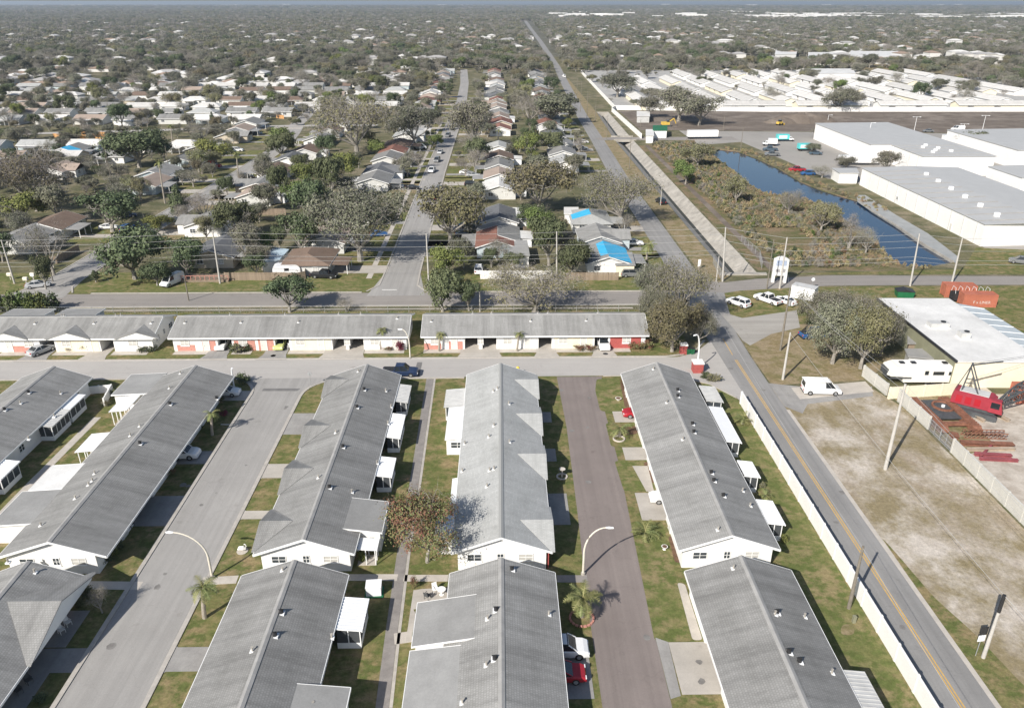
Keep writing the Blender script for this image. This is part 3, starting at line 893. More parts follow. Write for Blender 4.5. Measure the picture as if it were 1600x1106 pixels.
def villa(label, gx, y0, y1, front, hwF=5.3, hwB=5.3, ze=2.7, zr=4.6, roof=None, wall=None, carports=(), gablets=(), zg=3.85, gw=3.9,
          x_axis=False, panels=(), vents=(), end_windows=(True, True), group='long gable-roofed villas', name='villa', simple=False, inset=0.6):
    """row of joined bungalows under one gable roof. Local: ridge along +y, front side +x when front=1. x_axis turns the whole row so that +x faces south"""
    roof = roof or RF_GREY; wall = wall or M_WHITE
    L = y1 - y0
    if x_axis:
        t = thing(name, label, 'villa', (y0, gx, 0), -math.pi / 2, group)
    else:
        t = thing(name, label, 'villa', (gx, y0, 0), 0, group)
    t['fz'] = 0
    del t['fz']
    hp, hm = (hwF, hwB) if front > 0 else (hwB, hwF)     # half widths on +x and -x
    sp, sm = (zr - ze) / hp, (zr - ze) / hm
    rm = MB(); th = 0.16
    seg = 10
    # east (+x) slope and west slope as thick slabs with metre uv
    rm.slab([(0, 0, zr), (hp, 0, ze), (hp, L, ze), (0, L, zr)], th, 0, [(0, hp), (0, 0), (L, 0), (L, hp)])
    rm.slab([(0, L, zr), (-hm, L, ze), (-hm, 0, ze), (0, 0, zr)], th, 0, [(L, hm), (L, 0), (0, 0), (0, hm)])
    for c in gablets:
        s_ = front
        hx = hwF
        xo = s_ * (hx + 0.30)
        xi = s_ * hx * (1 - (zg - ze) / (zr - ze))
        xb = s_ * (hx + 0.30)
        zb = ze + 0.02
        A = (xo, c, zg + 0.06); B = (xi, c, zg + 0.06)
        C1 = (xb, c - gw, zb); C2 = (xb, c + gw, zb)
        D1 = (s_ * (hx - 0.05), c - gw, zb + 0.05); D2 = (s_ * (hx - 0.05), c + gw, zb + 0.05)
        ln = abs(xo - xi)
        q1 = [A, B, D1, C1]; q2 = [A, C2, D2, B]
        if s_ > 0: q1, q2 = q1, q2
        else: q1, q2 = q1[::-1], q2[::-1]
        uvs = {A: (ln, gw), B: (0, gw), C1: (ln, 0), C2: (ln, 0), D1: (ln - .35, 0), D2: (ln - .35, 0)}
        for q in (q1, q2):
            rm.slab(q, 0.1, 0, [uvs[p] for p in q])
    r = rm.build('roof', roof, t)
    # ridge cap and fascias
    cap = MB()
    for sgn in (-1, 1):
        cap.slab([(0, -0.02, zr + 0.05), (sgn * 0.28, -0.02, zr - 0.05), (sgn * 0.28, L + 0.02, zr - 0.05), (0, L + 0.02, zr + 0.05)][::sgn], 0.05)
    cap.build('ridge_cap', M_RIDGE if roof is not RF_PALE else roof, t)
    fa = MB()
    fa.box(hp - 0.02, 0, ze - 0.26, hp + 0.07, L, ze - 0.02).box(-hm - 0.07, 0, ze - 0.26, -hm + 0.02, L, ze - 0.02)
    for yy in (-0.05, L + 0.001):
        fa.prism([(hp, yy), (0, yy), (0, yy + 0.05), (hp, yy + 0.05)], [ze - 0.26, zr - 0.24, zr - 0.24, ze - 0.26], [ze + 0.01, zr + 0.01, zr + 0.01, ze + 0.01])
        fa.prism([(0, yy), (-hm, yy), (-hm, yy + 0.05), (0, yy + 0.05)], [zr - 0.24, ze - 0.26, ze - 0.26, zr - 0.24], [zr + 0.01, ze + 0.01, ze + 0.01, zr + 0.01])
    fa.build('fascia', M_TRIM, t)
    # walls
    wm = MB()
    wp, wn = hp - (inset if front > 0 else 0.6), hm - (inset if front < 0 else 0.6)
    e = 0.5
    top = lambda x: (zr - abs(x) * (sp if x > 0 else sm)) - th - 0.01
    for yy in (e, L - e - 0.2):
        wm.prism([(-wn, yy), (0, yy), (wp, yy), (wp, yy + 0.2), (0, yy + 0.2), (-wn, yy + 0.2)], 0.0, [top(-wn), top(0), top(wp), top(wp), top(0), top(-wn)])
    xf = wp if front > 0 else -wn
    xk = -wn if front > 0 else wp
    tf, tk = top(xf), top(xk)
    wm.box(xk, e + 0.2, 0, xk + 0.2 * (1 if xk < 0 else -1), L - e - 0.2, tk)
    s_ = front
    cur = e + 0.2
    segs = []
    for a, b in sorted(carports):
        if a > cur + 0.1: segs.append((cur, a))
        cur = max(cur, b)
        xi = xf - s_ * 5.6
        za = min(ze - 0.3, tf)
        wm.box(xf - s_ * 0.01, a, 0, xi, a + 0.15, za)
        wm.box(xf - s_ * 0.01, b - 0.15, 0, xi, b, za)
        wm.box(xi, a + 0.15, 0, xi - s_ * 0.15, b - 0.15, za)
    if cur < L - e - 0.3: segs.append((cur, L - e - 0.2))
    for a, b in segs:
        wm.box(xf, a, 0, xf - s_ * 0.2, b, tf)
    w_ = wm.build('wall', wall, t)
    # white gable triangles of the gablets
    if gablets:
        for c in gablets:
            gm_ = MB()
            xg = s_ * (hwF + 0.16)
            gm_._add([(xg, c - gw + 0.1, ze - 0.02), (xg, c + gw - 0.1, ze - 0.02), (xg, c, zg - 0.06), (xg - s_ * .1, c - gw + 0.1, ze - 0.02), (xg - s_ * .1, c + gw - 0.1, ze - 0.02), (xg - s_ * .1, c, zg - 0.06)],
                     [(0, 1, 2), (5, 4, 3), (0, 3, 4, 1), (1, 4, 5, 2), (2, 5, 3, 0)])
            gm_.build('gable_panel', M_TRIM, t)
    for a, b, z0_, z1_, m_ in panels:
        MB().box(xf + s_ * 0.003, a, z0_, xf + s_ * 0.04, b, z1_).build('wall_panel', m_, t)
    if not simple:
        for a, b in segs:
            ln = b - a
            k = max(1, int(ln / 3.2))
            for i in range(k):
                yy = a + ln * (i + 0.5) / k
                if i == k // 2 and k > 1:
                    door(t, xf + s_ * 0.045, yy, 0, s_, 0)
                else:
                    window(t, xf + s_ * 0.045, yy, 0.95, s_, 0, 1.5 if ln / k > 2.2 else 1.0, 1.15, blind=(i % 2 == 0))
        n_ = int(L / 5)
        for i in range(n_):
            window(t, xk - s_ * 0.003, 1.5 + (L - 3) * (i + 0.5) / n_, 1.0, -s_, 0, 1.2, 1.0)
        for side, flag in ((-1, end_windows[0]), (1, end_windows[1])):
            if flag:
                yy = e - 0.003 if side < 0 else L - e + 0.003
                for fx, wd, bl in ((-0.62, 1.55, False), (-0.02, 0.75, False), (0.55, 1.55, True)):
                    xx = fx * (wp if fx > 0 else wn)
                    window(t, xx, yy, 1.15, 0, side, wd, 0.95 if wd > 1 else 1.0, blind=bl)
    for vx, vy, kind in vents:
        zz = zr - abs(vx) * (sp if vx > 0 else sm)
        link_mesh('roof_vent', VENTS[kind], t, (vx, vy, zz))
    return t


def porch(v, x0, x1, ya, yb, zi=2.55, zo=2.3, roof=None, style='screen', side=1, name='porch', ribs=True, knee=0.7, over=0.25):
    """lean-to porch on a villa, limits in villa local metres; side=+1 when it opens toward +x"""
    roof = roof or M_ALU
    xi, xo = (min(x0, x1), max(x0, x1)) if side > 0 else (max(x0, x1), min(x0, x1))
    base = MB()
    p = 0.09
    xin = xo - side * over
    n = max(2, int(round(abs(yb - ya) / 1.3)))
    ys = [ya + 0.2 + (yb - ya - 0.4) * i / n for i in range(n + 1)]
    for yy in ys:
        base.box(xin - p / 2, yy - p / 2, 0.04, xin + p / 2, yy + p / 2, zo - 0.05)
    for yy in (ys[0], ys[-1]):
        xm = (xi + xin) / 2
        base.box(xm - p / 2, yy - p / 2, 0.04, xm + p / 2, yy + p / 2, (zi + zo) / 2 - 0.05)
    base.box(xin - p / 2, ys[0], zo - 0.22, xin + p / 2, ys[-1], zo - 0.06)
    for yy in (ys[0], ys[-1]):
        base.beam((xi, yy, zi - 0.13), (xin, yy, zo - 0.13), p, 0.14)
    if style in ('screen', 'window'):
        base.box(xin - 0.03, ys[0], 0.04, xin + 0.03, ys[-1], knee)
        for yy in (ys[0], ys[-1]):
            base.box(xi, yy - 0.03, 0.04, xin, yy + 0.03, knee)
    b = base.build(name, M_TRIM, v)
    if style in ('screen', 'window'):
        m_ = M_SCREEN if style == 'screen' else M_GLASS
        for i in range(n):
            MB().box(xin - 0.012, ys[i] + p / 2, knee, xin + 0.012, ys[i + 1] - p / 2, zo - 0.22).build('screen', m_, b)
        for yy in (ys[0], ys[-1]):
            for xa, xb in ((xi, (xi + xin) / 2), ((xi + xin) / 2, xin)):
                MB().box(min(xa, xb) + p / 2, yy - 0.012, knee, max(xa, xb) - p / 2, yy + 0.012, zo - 0.15).build('screen', m_, b)
    rf = MB()
    q = [(xi, ya, zi), (xo, ya, zo), (xo, yb, zo), (xi, yb, zi)]
    if side < 0: q = q[::-1]
    rf.slab(q, 0.09)
    if ribs:
        nr = max(3, int((yb - ya) / 0.42))
        for i in range(nr + 1):
            yy = ya + 0.04 + (yb - ya - 0.08) * i / nr
            rf.beam((xi, yy, zi + 0.02), (xo, yy, zo + 0.02), 0.07, 0.06)
    rf.box(xo - 0.03, ya - 0.04, zo - 0.14, xo + 0.05 * 1, yb + 0.04, zo + 0.02)
    rf.build('porch_roof', roof, b)
    fl = MB().box(min(xi, xin), ya + 0.15, 0.0, max(xi, xin), yb - 0.15, 0.06)
    fl.build('porch_floor', M_WALK, b)
    return b


def porch_px(v, gx, y0, pts, z=2.4, side=1, **k):
    """porch from four roof corners measured in the picture"""
    w = [at(px, py, z) for px, py in pts]
    xs = sorted(p[0] - gx for p in w); ys = sorted(p[1] - y0 for p in w)
    return porch(v, (xs[0] + xs[1]) / 2, (xs[2] + xs[3]) / 2, (ys[0] + ys[1]) / 2, (ys[2] + ys[3]) / 2, side=side, **k)


def annex(v, x0, x1, ya, yb, z_in, z_out, roof=None, wall=None, wins=(), side=1, inset=0.3, name='annex'):
    """walled addition with a low sloping roof (limits in villa local metres)"""
    xi, xo = (min(x0, x1), max(x0, x1)) if side > 0 else (max(x0, x1), min(x0, x1))
    wm = MB()
    xw = xo - side * inset
    zt = lambda x: z_in + (z_out - z_in) * abs(x - xi) / max(0.01, abs(xo - xi)) - 0.13
    a, b = ya + inset, yb - inset
    P = [(xi, a), (xw, a), (xw, b), (xi, b)]
    if side < 0: P = P[::-1]
    wm.prism(P, 0.0, [zt(p[0]) for p in P])
    o = wm.build(name, wall or M_WHITE, v)
    rf = MB()
    q = [(xi, ya, z_in), (xo, ya, z_out), (xo, yb, z_out), (xi, yb, z_in)]
    if side < 0: q = q[::-1]
    rf.slab(q, 0.12)
    rf.build('annex_roof', roof or RF_FLAT, o)
    tr = MB().box(xo - 0.02, ya - 0.03, z_out - 0.2, xo + 0.04, yb + 0.03, z_out + 0.01)
    tr.beam((xi, ya - 0.03, z_in - 0.07), (xo, ya - 0.03, z_out - 0.07), 0.05, 0.17)
    tr.beam((xi, yb + 0.03, z_in - 0.07), (xo, yb + 0.03, z_out - 0.07), 0.05, 0.17)
    tr.build('annex_trim', M_TRIM, o)
    for wx, wy, nx, ny, wd in wins:
        window(o, wx, wy, 1.0, nx, ny, wd, 1.0)
    return o


Y2A, Y2B = 64.4, 106.6
ly = lambda px, py, z, y0=Y2A: at(px, py, z)[1] - y0


def vents_px(lst, gx, y0, z=4.2):
    out = []
    for px, py, k in lst:
        X, Y = at(px, py, z)
        out.append((X - gx, Y - y0, k))
    return out


def cps(px_list, y0=Y2A):
    """carport spans from driveway edges measured in the picture"""
    return [(at(px, yb)[1] - y0 + 0.1, at(px, yt)[1] - y0 - 0.1) for px, yt, yb in px_list]


# --- second row (behind), west to east
VA = villa('westmost long grey-roofed villa, white screened porches along its east side', -68.2, Y2A, Y2B, -1, 5.3, 5.4, vents=vents_px([(45, 615, 1), (8, 643, 1), (32, 630, 0), (92, 605, 0), (80, 634, 0), (40, 669, 0)], -68.2, Y2A))
porch_px(VA, -68.2, Y2A, [(86, 637), (101, 615), (132, 616), (109, 639)], ribs=False)
porch_px(VA, -68.2, Y2A, [(54, 666), (84, 639), (108, 640), (81, 666)], roof=M_ALUD)
porch_px(VA, -68.2, Y2A, [(-18, 748), (0, 719), (25, 720), (6, 748)], style='window')
VB = villa('long grey-roofed villa with a dark weathered east slope, between the west walk and the street', -46.7, Y2A, Y2B, 1, 5.55, 5.7, inset=1.5,
           carports=cps([(365, 608, 626), (305, 705, 725), (235, 775, 822)]),
           vents=vents_px([(282, 582, 0), (265, 606, 0), (219, 667, 0), (204, 681, 0), (148, 738, 0), (145, 752, 0), (139, 758, 0), (118, 778, 0), (62, 813, 0), (336, 609, 1), (266, 633, 1), (219, 694, 1)], -46.7, Y2A))
annex(VB, -10.6, -5.0, *sorted([ly(223, 585, 2.6), ly(192, 617, 2.6)]), 2.85, 2.6, side=-1, roof=RF_FLAT)
porch_px(VB, -46.7, Y2A, [(192, 617), (220, 617), (199, 642), (172, 642)], side=-1, style='open', ribs=False)
porch_px(VB, -46.7, Y2A, [(144, 677), (172, 677), (150, 705), (116, 705)], side=-1, style='open')
_a = at(82, 727, 2.6)[0] + 46.7
annex(VB, _a, -4.8, ly(60, 766, 2.6), ly(100, 727, 2.6), 2.9, 2.6, side=-1, roof=RF_FLATW)
annex(VB, _a - 0.6, -4.8, ly(30, 821, 2.6), ly(60, 767, 2.6) - 0.1, 2.9, 2.6, side=-1, roof=RF_FLAT)
VC = villa('long grey-roofed villa with small west gables, just east of the street', -20.6, Y2A, Y2B, -1, 5.4, 5.1,
           carports=cps([(470, 646, 679), (440, 725, 747), (415, 798, 811)]), gablets=[ly(x, y, 3.85) for x, y in ((520, 593), (490, 665), (462, 732), (432, 814))], gw=3.7,
           vents=vents_px([(569, 610, 1), (558, 638, 1), (536, 700, 1), (515, 763, 1), (549, 760, 0), (610, 622, 0), (605, 647, 0), (588, 708, 0), (602, 602, 0), (525, 677, 0), (498, 747, 0), (560, 581, 0)], -20.6, Y2A))
porch_px(VC, -20.6, Y2A, [(624, 601), (644, 602), (635, 628), (618, 628)], roof=M_ALUD)
porch_px(VC, -20.6, Y2A, [(613, 647), (634, 647), (624, 684), (604, 684)])
porch_px(VC, -20.6, Y2A, [(594, 714), (620, 715), (610, 745), (587, 744)])
_x = at(604, 800, 2.7)[0] + 20.6
annex(VC, 2.6, _x, ly(580, 829, 3.0), ly(580, 781, 3.0), 3.45, 2.75, roof=RF_FLAT, wins=[(_x - 1.5, ly(580, 829, 3.0) + 0.297, 0, -1, 1.2)])
porch(VC, 5.0, _x - 0.3, ly(580, 829, 3.0) - 2.2, ly(580, 829, 3.0) - 0.2, style='open', zi=2.3, zo=2.15, ribs=False)
VD = villa('long villa with pale shingle roof and four east gables, in the middle', -0.15, Y2A, Y2B, 1, 5.35, 5.2, roof=RF_PALE,
           carports=cps([(860, 644, 660), (865, 701, 721), (875, 771, 820)]), gablets=[ly(x, y, 3.85) for x, y in ((835, 593), (840, 646), (845, 709), (858, 812))], gw=3.9,
           vents=vents_px([(771, 612, 0), (777, 610, 0), (772, 666, 0), (764, 681, 0), (765, 734, 0), (772, 734, 0), (795, 631, 0), (796, 691, 0), (726, 680, 0), (722, 722, 0), (761, 758, 0)], -0.15, Y2A))
porch_px(VD, -0.15, Y2A, [(696, 608), (729, 608), (726, 635), (695, 635)], side=-1, roof=M_ALUD, style='window')
_xw = at(697, 672, 2.5)[0] + 0.15
annex(VD, _xw, -4.8, ly(710, 686, 2.5), ly(710, 637, 2.5), 2.75, 2.5, side=-1, roof=M_ALU, inset=0.15, wins=[(_xw + 1.6, ly(710, 686, 2.5) + 0.147, 0, -1, 1.8)])
annex(VD, at(702, 800, 2.5)[0] + 0.15, -4.8, ly(700, 786, 2.5), ly(710, 748, 2.5), 2.7, 2.5, side=-1, roof=M_ALU, inset=0.1)
annex(VD, at(678, 840, 2.5)[0] + 0.15, -4.8, ly(690, 838, 2.5), ly(690, 806, 2.5), 2.7, 2.5, side=-1, roof=M_ALU, inset=0.15, wins=[(-6.5, ly(690, 838, 2.5) + 0.147, 0, -1, 0.9)])
MB().box(4.95, 0.6, 0, 5.05, 3.4, 2.2).build('wall_panel', M_REDB, VD)
VE = villa('long grey-roofed villa between the old lane and the side lawn, white porches on its east', 23.9, Y2A, Y2B, -1, 5.4, 5.3,
           carports=cps([(975, 643, 660), (1010, 699, 719), (1045, 770, 813)]),
           vents=vents_px([(1059, 609, 1), (1059, 620, 1), (1082, 662, 1), (1084, 676, 1), (1111, 740, 1), (1115, 753, 1), (1130, 775, 1), (1042, 630, 0), (1067, 688, 0), (1162, 755, 0), (1174, 778, 0), (1122, 828, 0), (1021, 578, 0)], 23.9, Y2A))
porch_px(VE, 23.9, Y2A, [(1091, 603), (1119, 604), (1129, 628), (1104, 627)], roof=M_ALUD, style='window')
porch_px(VE, 23.9, Y2A, [(1108, 635), (1130, 636), (1157, 690), (1134, 692)], ribs=False, roof=M_ALU)
porch_px(VE, 23.9, Y2A, [(1153, 720), (1177, 721), (1187, 746), (1161, 744)])
porch_px(VE, 23.9, Y2A, [(1180, 781), (1208, 782), (1227, 820), (1199, 818)])
# --- front row (nearest)
Y1A, Y1B = 14.0, 61.2
VB1 = villa('nearest grey-roofed villa at the left with a broad east gable over patio chairs', -46.9, Y1A, Y1B, 1, 5.65, 5.2, ze=2.7, zr=4.8, inset=2.6,
            carports=[(ly(60, 1051, 0, Y1A), ly(60, 1013, 0, Y1A))], gablets=[ly(99, 941, 4.3, Y1A)], zg=4.45, gw=6.0, panels=[(42.2, 46.3, 0, 2.2, M_REDB), (37.6, 38.4, 0, 2.1, M_REDB)],
            vents=vents_px([(55, 896, 0), (10, 870, 0)], -46.9, Y1A))
VC1 = villa('nearest long grey-roofed villa beside the street, ridged white porch roof on its east', -20.7, Y1A, Y1B, -1, 5.5, 5.2,
            carports=[(ly(290, 1049, 0, Y1A), ly(290, 1011, 0, Y1A))],
            vents=vents_px([(440, 960, 1), (430, 995, 1), (516, 976, 0), (487, 1081, 0), (442, 892, 0), (395, 1018, 0)], -20.7, Y1A))
porch_px(VC1, -20.7, Y1A, [(537, 934), (575, 934), (566, 986), (524, 983)])
_x = at(549, 1071, 2.7)[0] + 20.7
annex(VC1, 2.8, _x, ly(560, 1150, 3, Y1A), ly(560, 1071, 3, Y1A), 3.4, 2.8, roof=RF_FLAT)
VD1 = villa('nearest middle grey-roofed villa with low flat extensions on its west side', -0.15, Y1A, Y1B, 1, 5.4, 5.2,
            carports=[(ly(900, 1092, 0, Y1A), ly(900, 1000, 0, Y1A))],
            vents=vents_px([(775, 956, 1), (762, 966, 0), (773, 1032, 1), (760, 1038, 0), (722, 1087, 0), (800, 890, 1), (858, 945, 0)], -0.15, Y1A))
_xw = at(652, 942, 2.7)[0] + 0.15
annex(VD1, _xw, -2.2, ly(690, 1006, 3.0, Y1A), ly(690, 938, 3.0, Y1A), 3.75, 2.75, side=-1, roof=RF_FLAT)
annex(VD1, _xw - 0.1, -3.4, ly(660, 1160, 3.0, Y1A), ly(660, 1012, 3.0, Y1A), 3.3, 2.65, side=-1, roof=RF_FLAT)
VE1 = villa('nearest grey-roofed villa at the right, ribbed metal porch roof at its east edge', 23.9, Y1A, Y1B, -1, 5.5, 5.3,
            carports=[(ly(1080, 1085, 0, Y1A), ly(1080, 1003, 0, Y1A))],
            vents=vents_px([(1214, 957, 1), (1211, 961, 0), (1232, 1022, 1), (1249, 1033, 1), (1146, 888, 0), (1260, 950, 0), (1303, 1037, 0)], 23.9, Y1A))
porch_px(VE1, 23.9, Y1A, [(1316, 1047), (1352, 1049), (1400, 1140), (1364, 1140)], roof=M_ALUD, style='open')
# --- row along the cross street (ridge east-west)
GY = 127.0


def fx(px, x0): return at(px, 545, 1.0)[0] - x0


def vf(label, pxa, pxb, cp, gab=(), panels=(), vent=()):
    x0, x1 = at(pxa, 527, 2.7)[0], at(pxb, 527, 2.7)[0]
    v = villa(label, GY, x0, x1, 1, 5.5, 5.5, carports=[(fx(a, x0), fx(b, x0)) for a, b in cp], gablets=[at(c, 518, 3.85)[0] - x0 for c in gab],
              panels=[(fx(a, x0), fx(b, x0), z0, z1, m) for a, b, z0, z1, m in panels], x_axis=True, group='villas along the cross street',
              vents=[(yy, at(px, 500, 4.2)[0] - x0, k) for px, yy, k in vent], gw=3.8)
    return v


VF1 = vf('long villa with three white-fronted gables on the cross street', -200, 240, [(-60, -36), (57, 83), (151, 175)], (-90, 8, 105, 213),
         [(-100, -62, 0, 2.3, M_CREAM), (7, 55, 0, 1.15, M_PINK), (85, 150, 0, 2.3, M_CREAM)], [(60, 1.8, 0), (151, 1.8, 0), (239, 1.8, 0), (88, -1.2, 0), (92, -1.2, 0), (173, -1.2, 0), (181, -1.2, 0)])
VF2 = vf('long grey-roofed villa with salmon brick and cream fronts, middle of the cross street', 263, 638, [(335, 360), (425, 450), (515, 539), (541, 567)], (),
         [(272, 300, 0, 1.15, M_PINK), (312, 333, 0, 1.9, M_PINK), (362, 395, 0, 1.9, M_PINK), (400, 424, 0, 2.2, M_PINK), (452, 514, 0, 2.3, M_CREAM)],
         [(291, 1.8, 0), (378, 1.8, 0), (467, 1.8, 0), (620, 1.0, 0), (353, -1.2, 0), (440, -1.2, 0), (525, -1.2, 0), (560, -1.2, 0)])
VF3 = vf('long grey-roofed villa next to the big oak, east end of the cross street row', 657, 1016, [(724, 749), (752, 777), (841, 865), (930, 954)], (),
         [(661, 688, 0, 1.15, M_PINK), (700, 722, 0, 1.5, M_PINK), (867, 928, 0, 2.3, M_CREAM), (956, 1005, 0, 2.2, M_REDB)],
         [(674, 1.8, 0), (829, 1.8, 0), (916, 1.8, 0), (738, -1.2, 0), (768, -1.2, 0), (842, -1.2, 0), (858, -1.2, 0), (938, -1.2, 0)])
annex(VF1, -9.0, -4.9, at(22, 482, 2.6)[0] - VF1.location.x, at(88, 482, 2.6)[0] - VF1.location.x, 2.9, 2.6, side=-1)
annex(VF1, -9.0, -4.9, at(105, 482, 2.6)[0] - VF1.location.x, at(165, 482, 2.6)[0] - VF1.location.x, 2.9, 2.6, side=-1)
# driveways of that row
for a, b, m_ in ((-60, -34, M_CONC), (57, 88, M_CONCG), (148, 176, M_CONC), (332, 360, M_CONCG), (420, 450, M_CONCG), (512, 568, M_CONC), (723, 778, M_CONC), (840, 866, M_CONC), (928, 955, M_CONC)):
    xa, xb = at(a, 545)[0], at(b, 545)[0]
    sheet('driveway', [(xa - 1.0, 118.05), (xb + 0.9, 118.05), (xb + 0.3, 120.2), (xb + 0.1, 127.5), (xa - 0.1, 127.5), (xa - 0.3, 120.2)], 0.044, m_)
for a, b in ((7, 55), (90, 148), (180, 235), (275, 330), (365, 395), (452, 512), (570, 632), (662, 720), (780, 838), (868, 926), (958, 985)):
    xa, xb = at(a, 548)[0], at(b, 548)[0]
    sheet('front_walk', [(xa, 120.5), (xb, 120.5), (xb, 122.2), (xa, 122.2)], 0.036, M_WALK)
# ------------------------------------------------------------------ plants
def leaf_mesh(name, groups, mats):
    """groups: list of (centres Nx3, tones N, length, width, material index, up-bias, jitter) -> one mesh of leaf cards with a 'tone' attribute"""
    V, T, MI = [], [], []
    for gi_ in groups:
        c, tone, ln, wd, mi, up, rs = gi_[:7]
        n = len(c)
        a = rs.normal(size=(n, 3))
        a /= np.linalg.norm(a, axis=1)[:, None]
        nrm = rs.normal(size=(n, 3))
        if len(gi_) > 7:
            nrm = nrm * .45 + gi_[7] * 1.1
            nrm[:, 2] += up * .6
        else:
            nrm[:, 2] = np.abs(nrm[:, 2]) + up
        nrm /= np.linalg.norm(nrm, axis=1)[:, None]
        u = a - (a * nrm).sum(1)[:, None] * nrm
        u /= np.linalg.norm(u, axis=1)[:, None] + 1e-9
        v = np.cross(nrm, u)
        sl = (ln * rs.uniform(0.6, 1.3, n))[:, None]
        sw = (wd * rs.uniform(0.6, 1.3, n))[:, None]
        q = np.stack([c - u * sl / 2, c + v * sw / 2 + u * sl * 0.05, c + u * sl / 2, c - v * sw / 2 - u * sl * 0.05], axis=1)
        V.append(q.reshape(-1, 3)); T.append(np.repeat(tone, 4)); MI.append(np.full(n, mi))
    V = np.concatenate(V); T = np.concatenate(T); MI = np.concatenate(MI)
    nf = len(V) // 4
    me = bpy.data.meshes.new(name)
    me.vertices.add(len(V)); me.vertices.foreach_set('co', V.astype(np.float32).ravel())
    me.loops.add(nf * 4); me.loops.foreach_set('vertex_index', np.arange(nf * 4, dtype=np.int32))
    me.polygons.add(nf)
    me.polygons.foreach_set('loop_start', np.arange(0, nf * 4, 4, dtype=np.int32))
    me.polygons.foreach_set('loop_total', np.full(nf, 4, dtype=np.int32))
    for m_ in mats: me.materials.append(m_)
    me.polygons.foreach_set('material_index', MI.astype(np.int32))
    at_ = me.attributes.new('tone', 'FLOAT', 'POINT')
    at_.data.foreach_set('value', np.clip(T, 0, 1).astype(np.float32))
    me.update(calc_edges=True)
    return me


def make_tree(seed, leaf, n_leaf, leaf_sz, twig_n=0, shape='oak', Rc=5.0, H=8.0, fork=0.2, limbs=7, clumps=46, hollow=0.3, low=0.12, trunk_r=0.33, flat=1.0):
    """returns (trunk mesh, crown mesh) for a tree of crown radius Rc and height H"""
    rs = np.random.RandomState(seed)
    tm = MB()
    zf = H * fork
    cz, rz = H * (1 + low) / 2, H * (1 - low) / 2
    bend = rs.uniform(-0.3, 0.3, 2)
    tm.tube([(0, 0, -0.3), (bend[0] * .4, bend[1] * .4, zf * .6), (bend[0], bend[1], zf)], [trunk_r * 1.35, trunk_r, trunk_r * .85], 7)
    C = []
    for i in range(limbs):
        a = 2 * math.pi * (i + rs.uniform(-.3, .3)) / limbs
        el = rs.uniform(0.1, 1.0)
        rr = Rc * rs.uniform(.65, .95) * math.cos(el * 1.25)
        e = np.array([rr * math.cos(a), rr * math.sin(a), cz + rz * math.sin(el * 1.25) * rs.uniform(.5, .85)])
        s = np.array([bend[0], bend[1], zf])
        mid = (s + e) / 2 + np.array([0, 0, -0.05 * H]) + rs.normal(size=3) * .25
        tm.tube([tuple(s), tuple(mid), tuple(e)], [trunk_r * .6, trunk_r * .38, trunk_r * .12], 5, cap=False)
        C.append(e)
        for j in range(4):
            t = rs.uniform(.35, .95)
            b = mid * (1 - t) + e * t
            d = rs.normal(size=3); d[2] = abs(d[2]) * .6 + .15
            d /= np.linalg.norm(d)
            e2 = b + d * Rc * rs.uniform(.3, .55)
            tm.tube([tuple(b), tuple((b + e2) / 2 + rs.normal(size=3) * .15), tuple(e2)], [trunk_r * .22, trunk_r * .14, trunk_r * .05], 4, cap=False)
            C.append(e2)
            if twig_n:
                for k in range(3):
                    e3 = e2 + rs.normal(size=3) * Rc * .16
                    tm.tube([tuple(e2), tuple(e3)], [trunk_r * .06, trunk_r * .03], 3, cap=False)
                    C.append(e3)
    while len(C) < clumps:
        d = rs.normal(size=3); d /= np.linalg.norm(d)
        if d[2] < -0.75: continue
        r_ = rs.uniform(hollow, 1.0) ** 0.7
        wob = 0.88 + 0.16 * math.sin(3 * math.atan2(d[1], d[0]) + seed) + rs.uniform(-.12, .12)
        if shape == 'cone':
            z = rs.uniform(0, 1) ** 0.8
            k = (1 - z) ** 0.8 * wob
            an = rs.uniform(0, 2 * math.pi)
            C.append(np.array([math.cos(an) * Rc * k, math.sin(an) * Rc * k, H * (low + (1 - low) * z)]))
        else:
            C.append(np.array([d[0] * Rc * r_ * wob, d[1] * Rc * r_ * wob, cz + d[2] * rz * r_ * (0.9 + rs.uniform(-.1, .1))]))
    C = np.array(C[:max(clumps, 1)])
    if shape == 'oak':
        rad = np.linalg.norm(C[:, :2], axis=1) / Rc
        k = np.where(rad > 1.02, 1.02 / np.maximum(rad, .01), 1)
        C[:, 0] *= k; C[:, 1] *= k
        C[:, 2] = np.clip(C[:, 2], H * low * .8, H * .95)
    tone_c = rs.uniform(0, 1, len(C))
    gs = []
    for n, mi, ln, wd, up, sp in ((n_leaf, 0, leaf_sz, leaf_sz * .7, .35, 1.0), (twig_n, 1, leaf_sz * 1.9, leaf_sz * .13, 0.0, 1.15)):
        if n <= 0: continue
        ci = rs.randint(0, len(C), n)
        rad = Rc * (0.125 if len(C) > 60 else 0.175) * (0.7 + 0.6 * tone_c[ci])
        off = rs.normal(size=(n, 3)) * rad[:, None] * sp * np.array([1, 1, .72 * flat])
        p = C[ci] + off
        p[:, 2] = np.maximum(p[:, 2], 0.15)
        tn = tone_c[ci] * .45 + rs.uniform(0, .55, n)
        out = off / (np.linalg.norm(off, axis=1)[:, None] + 1e-6) + .45 * (p - np.array([0, 0, cz])) / Rc
        gs.append((p, tn, ln, wd, mi, up, rs, out) if mi == 0 else (p, tn, ln, wd, mi, up, rs))
    cm = leaf_mesh('crown', gs, [leaf, LF_TWIG])
    o = tm.build('trunk', M_BARK); t = o.data; bpy.data.objects.remove(o)
    return t, cm


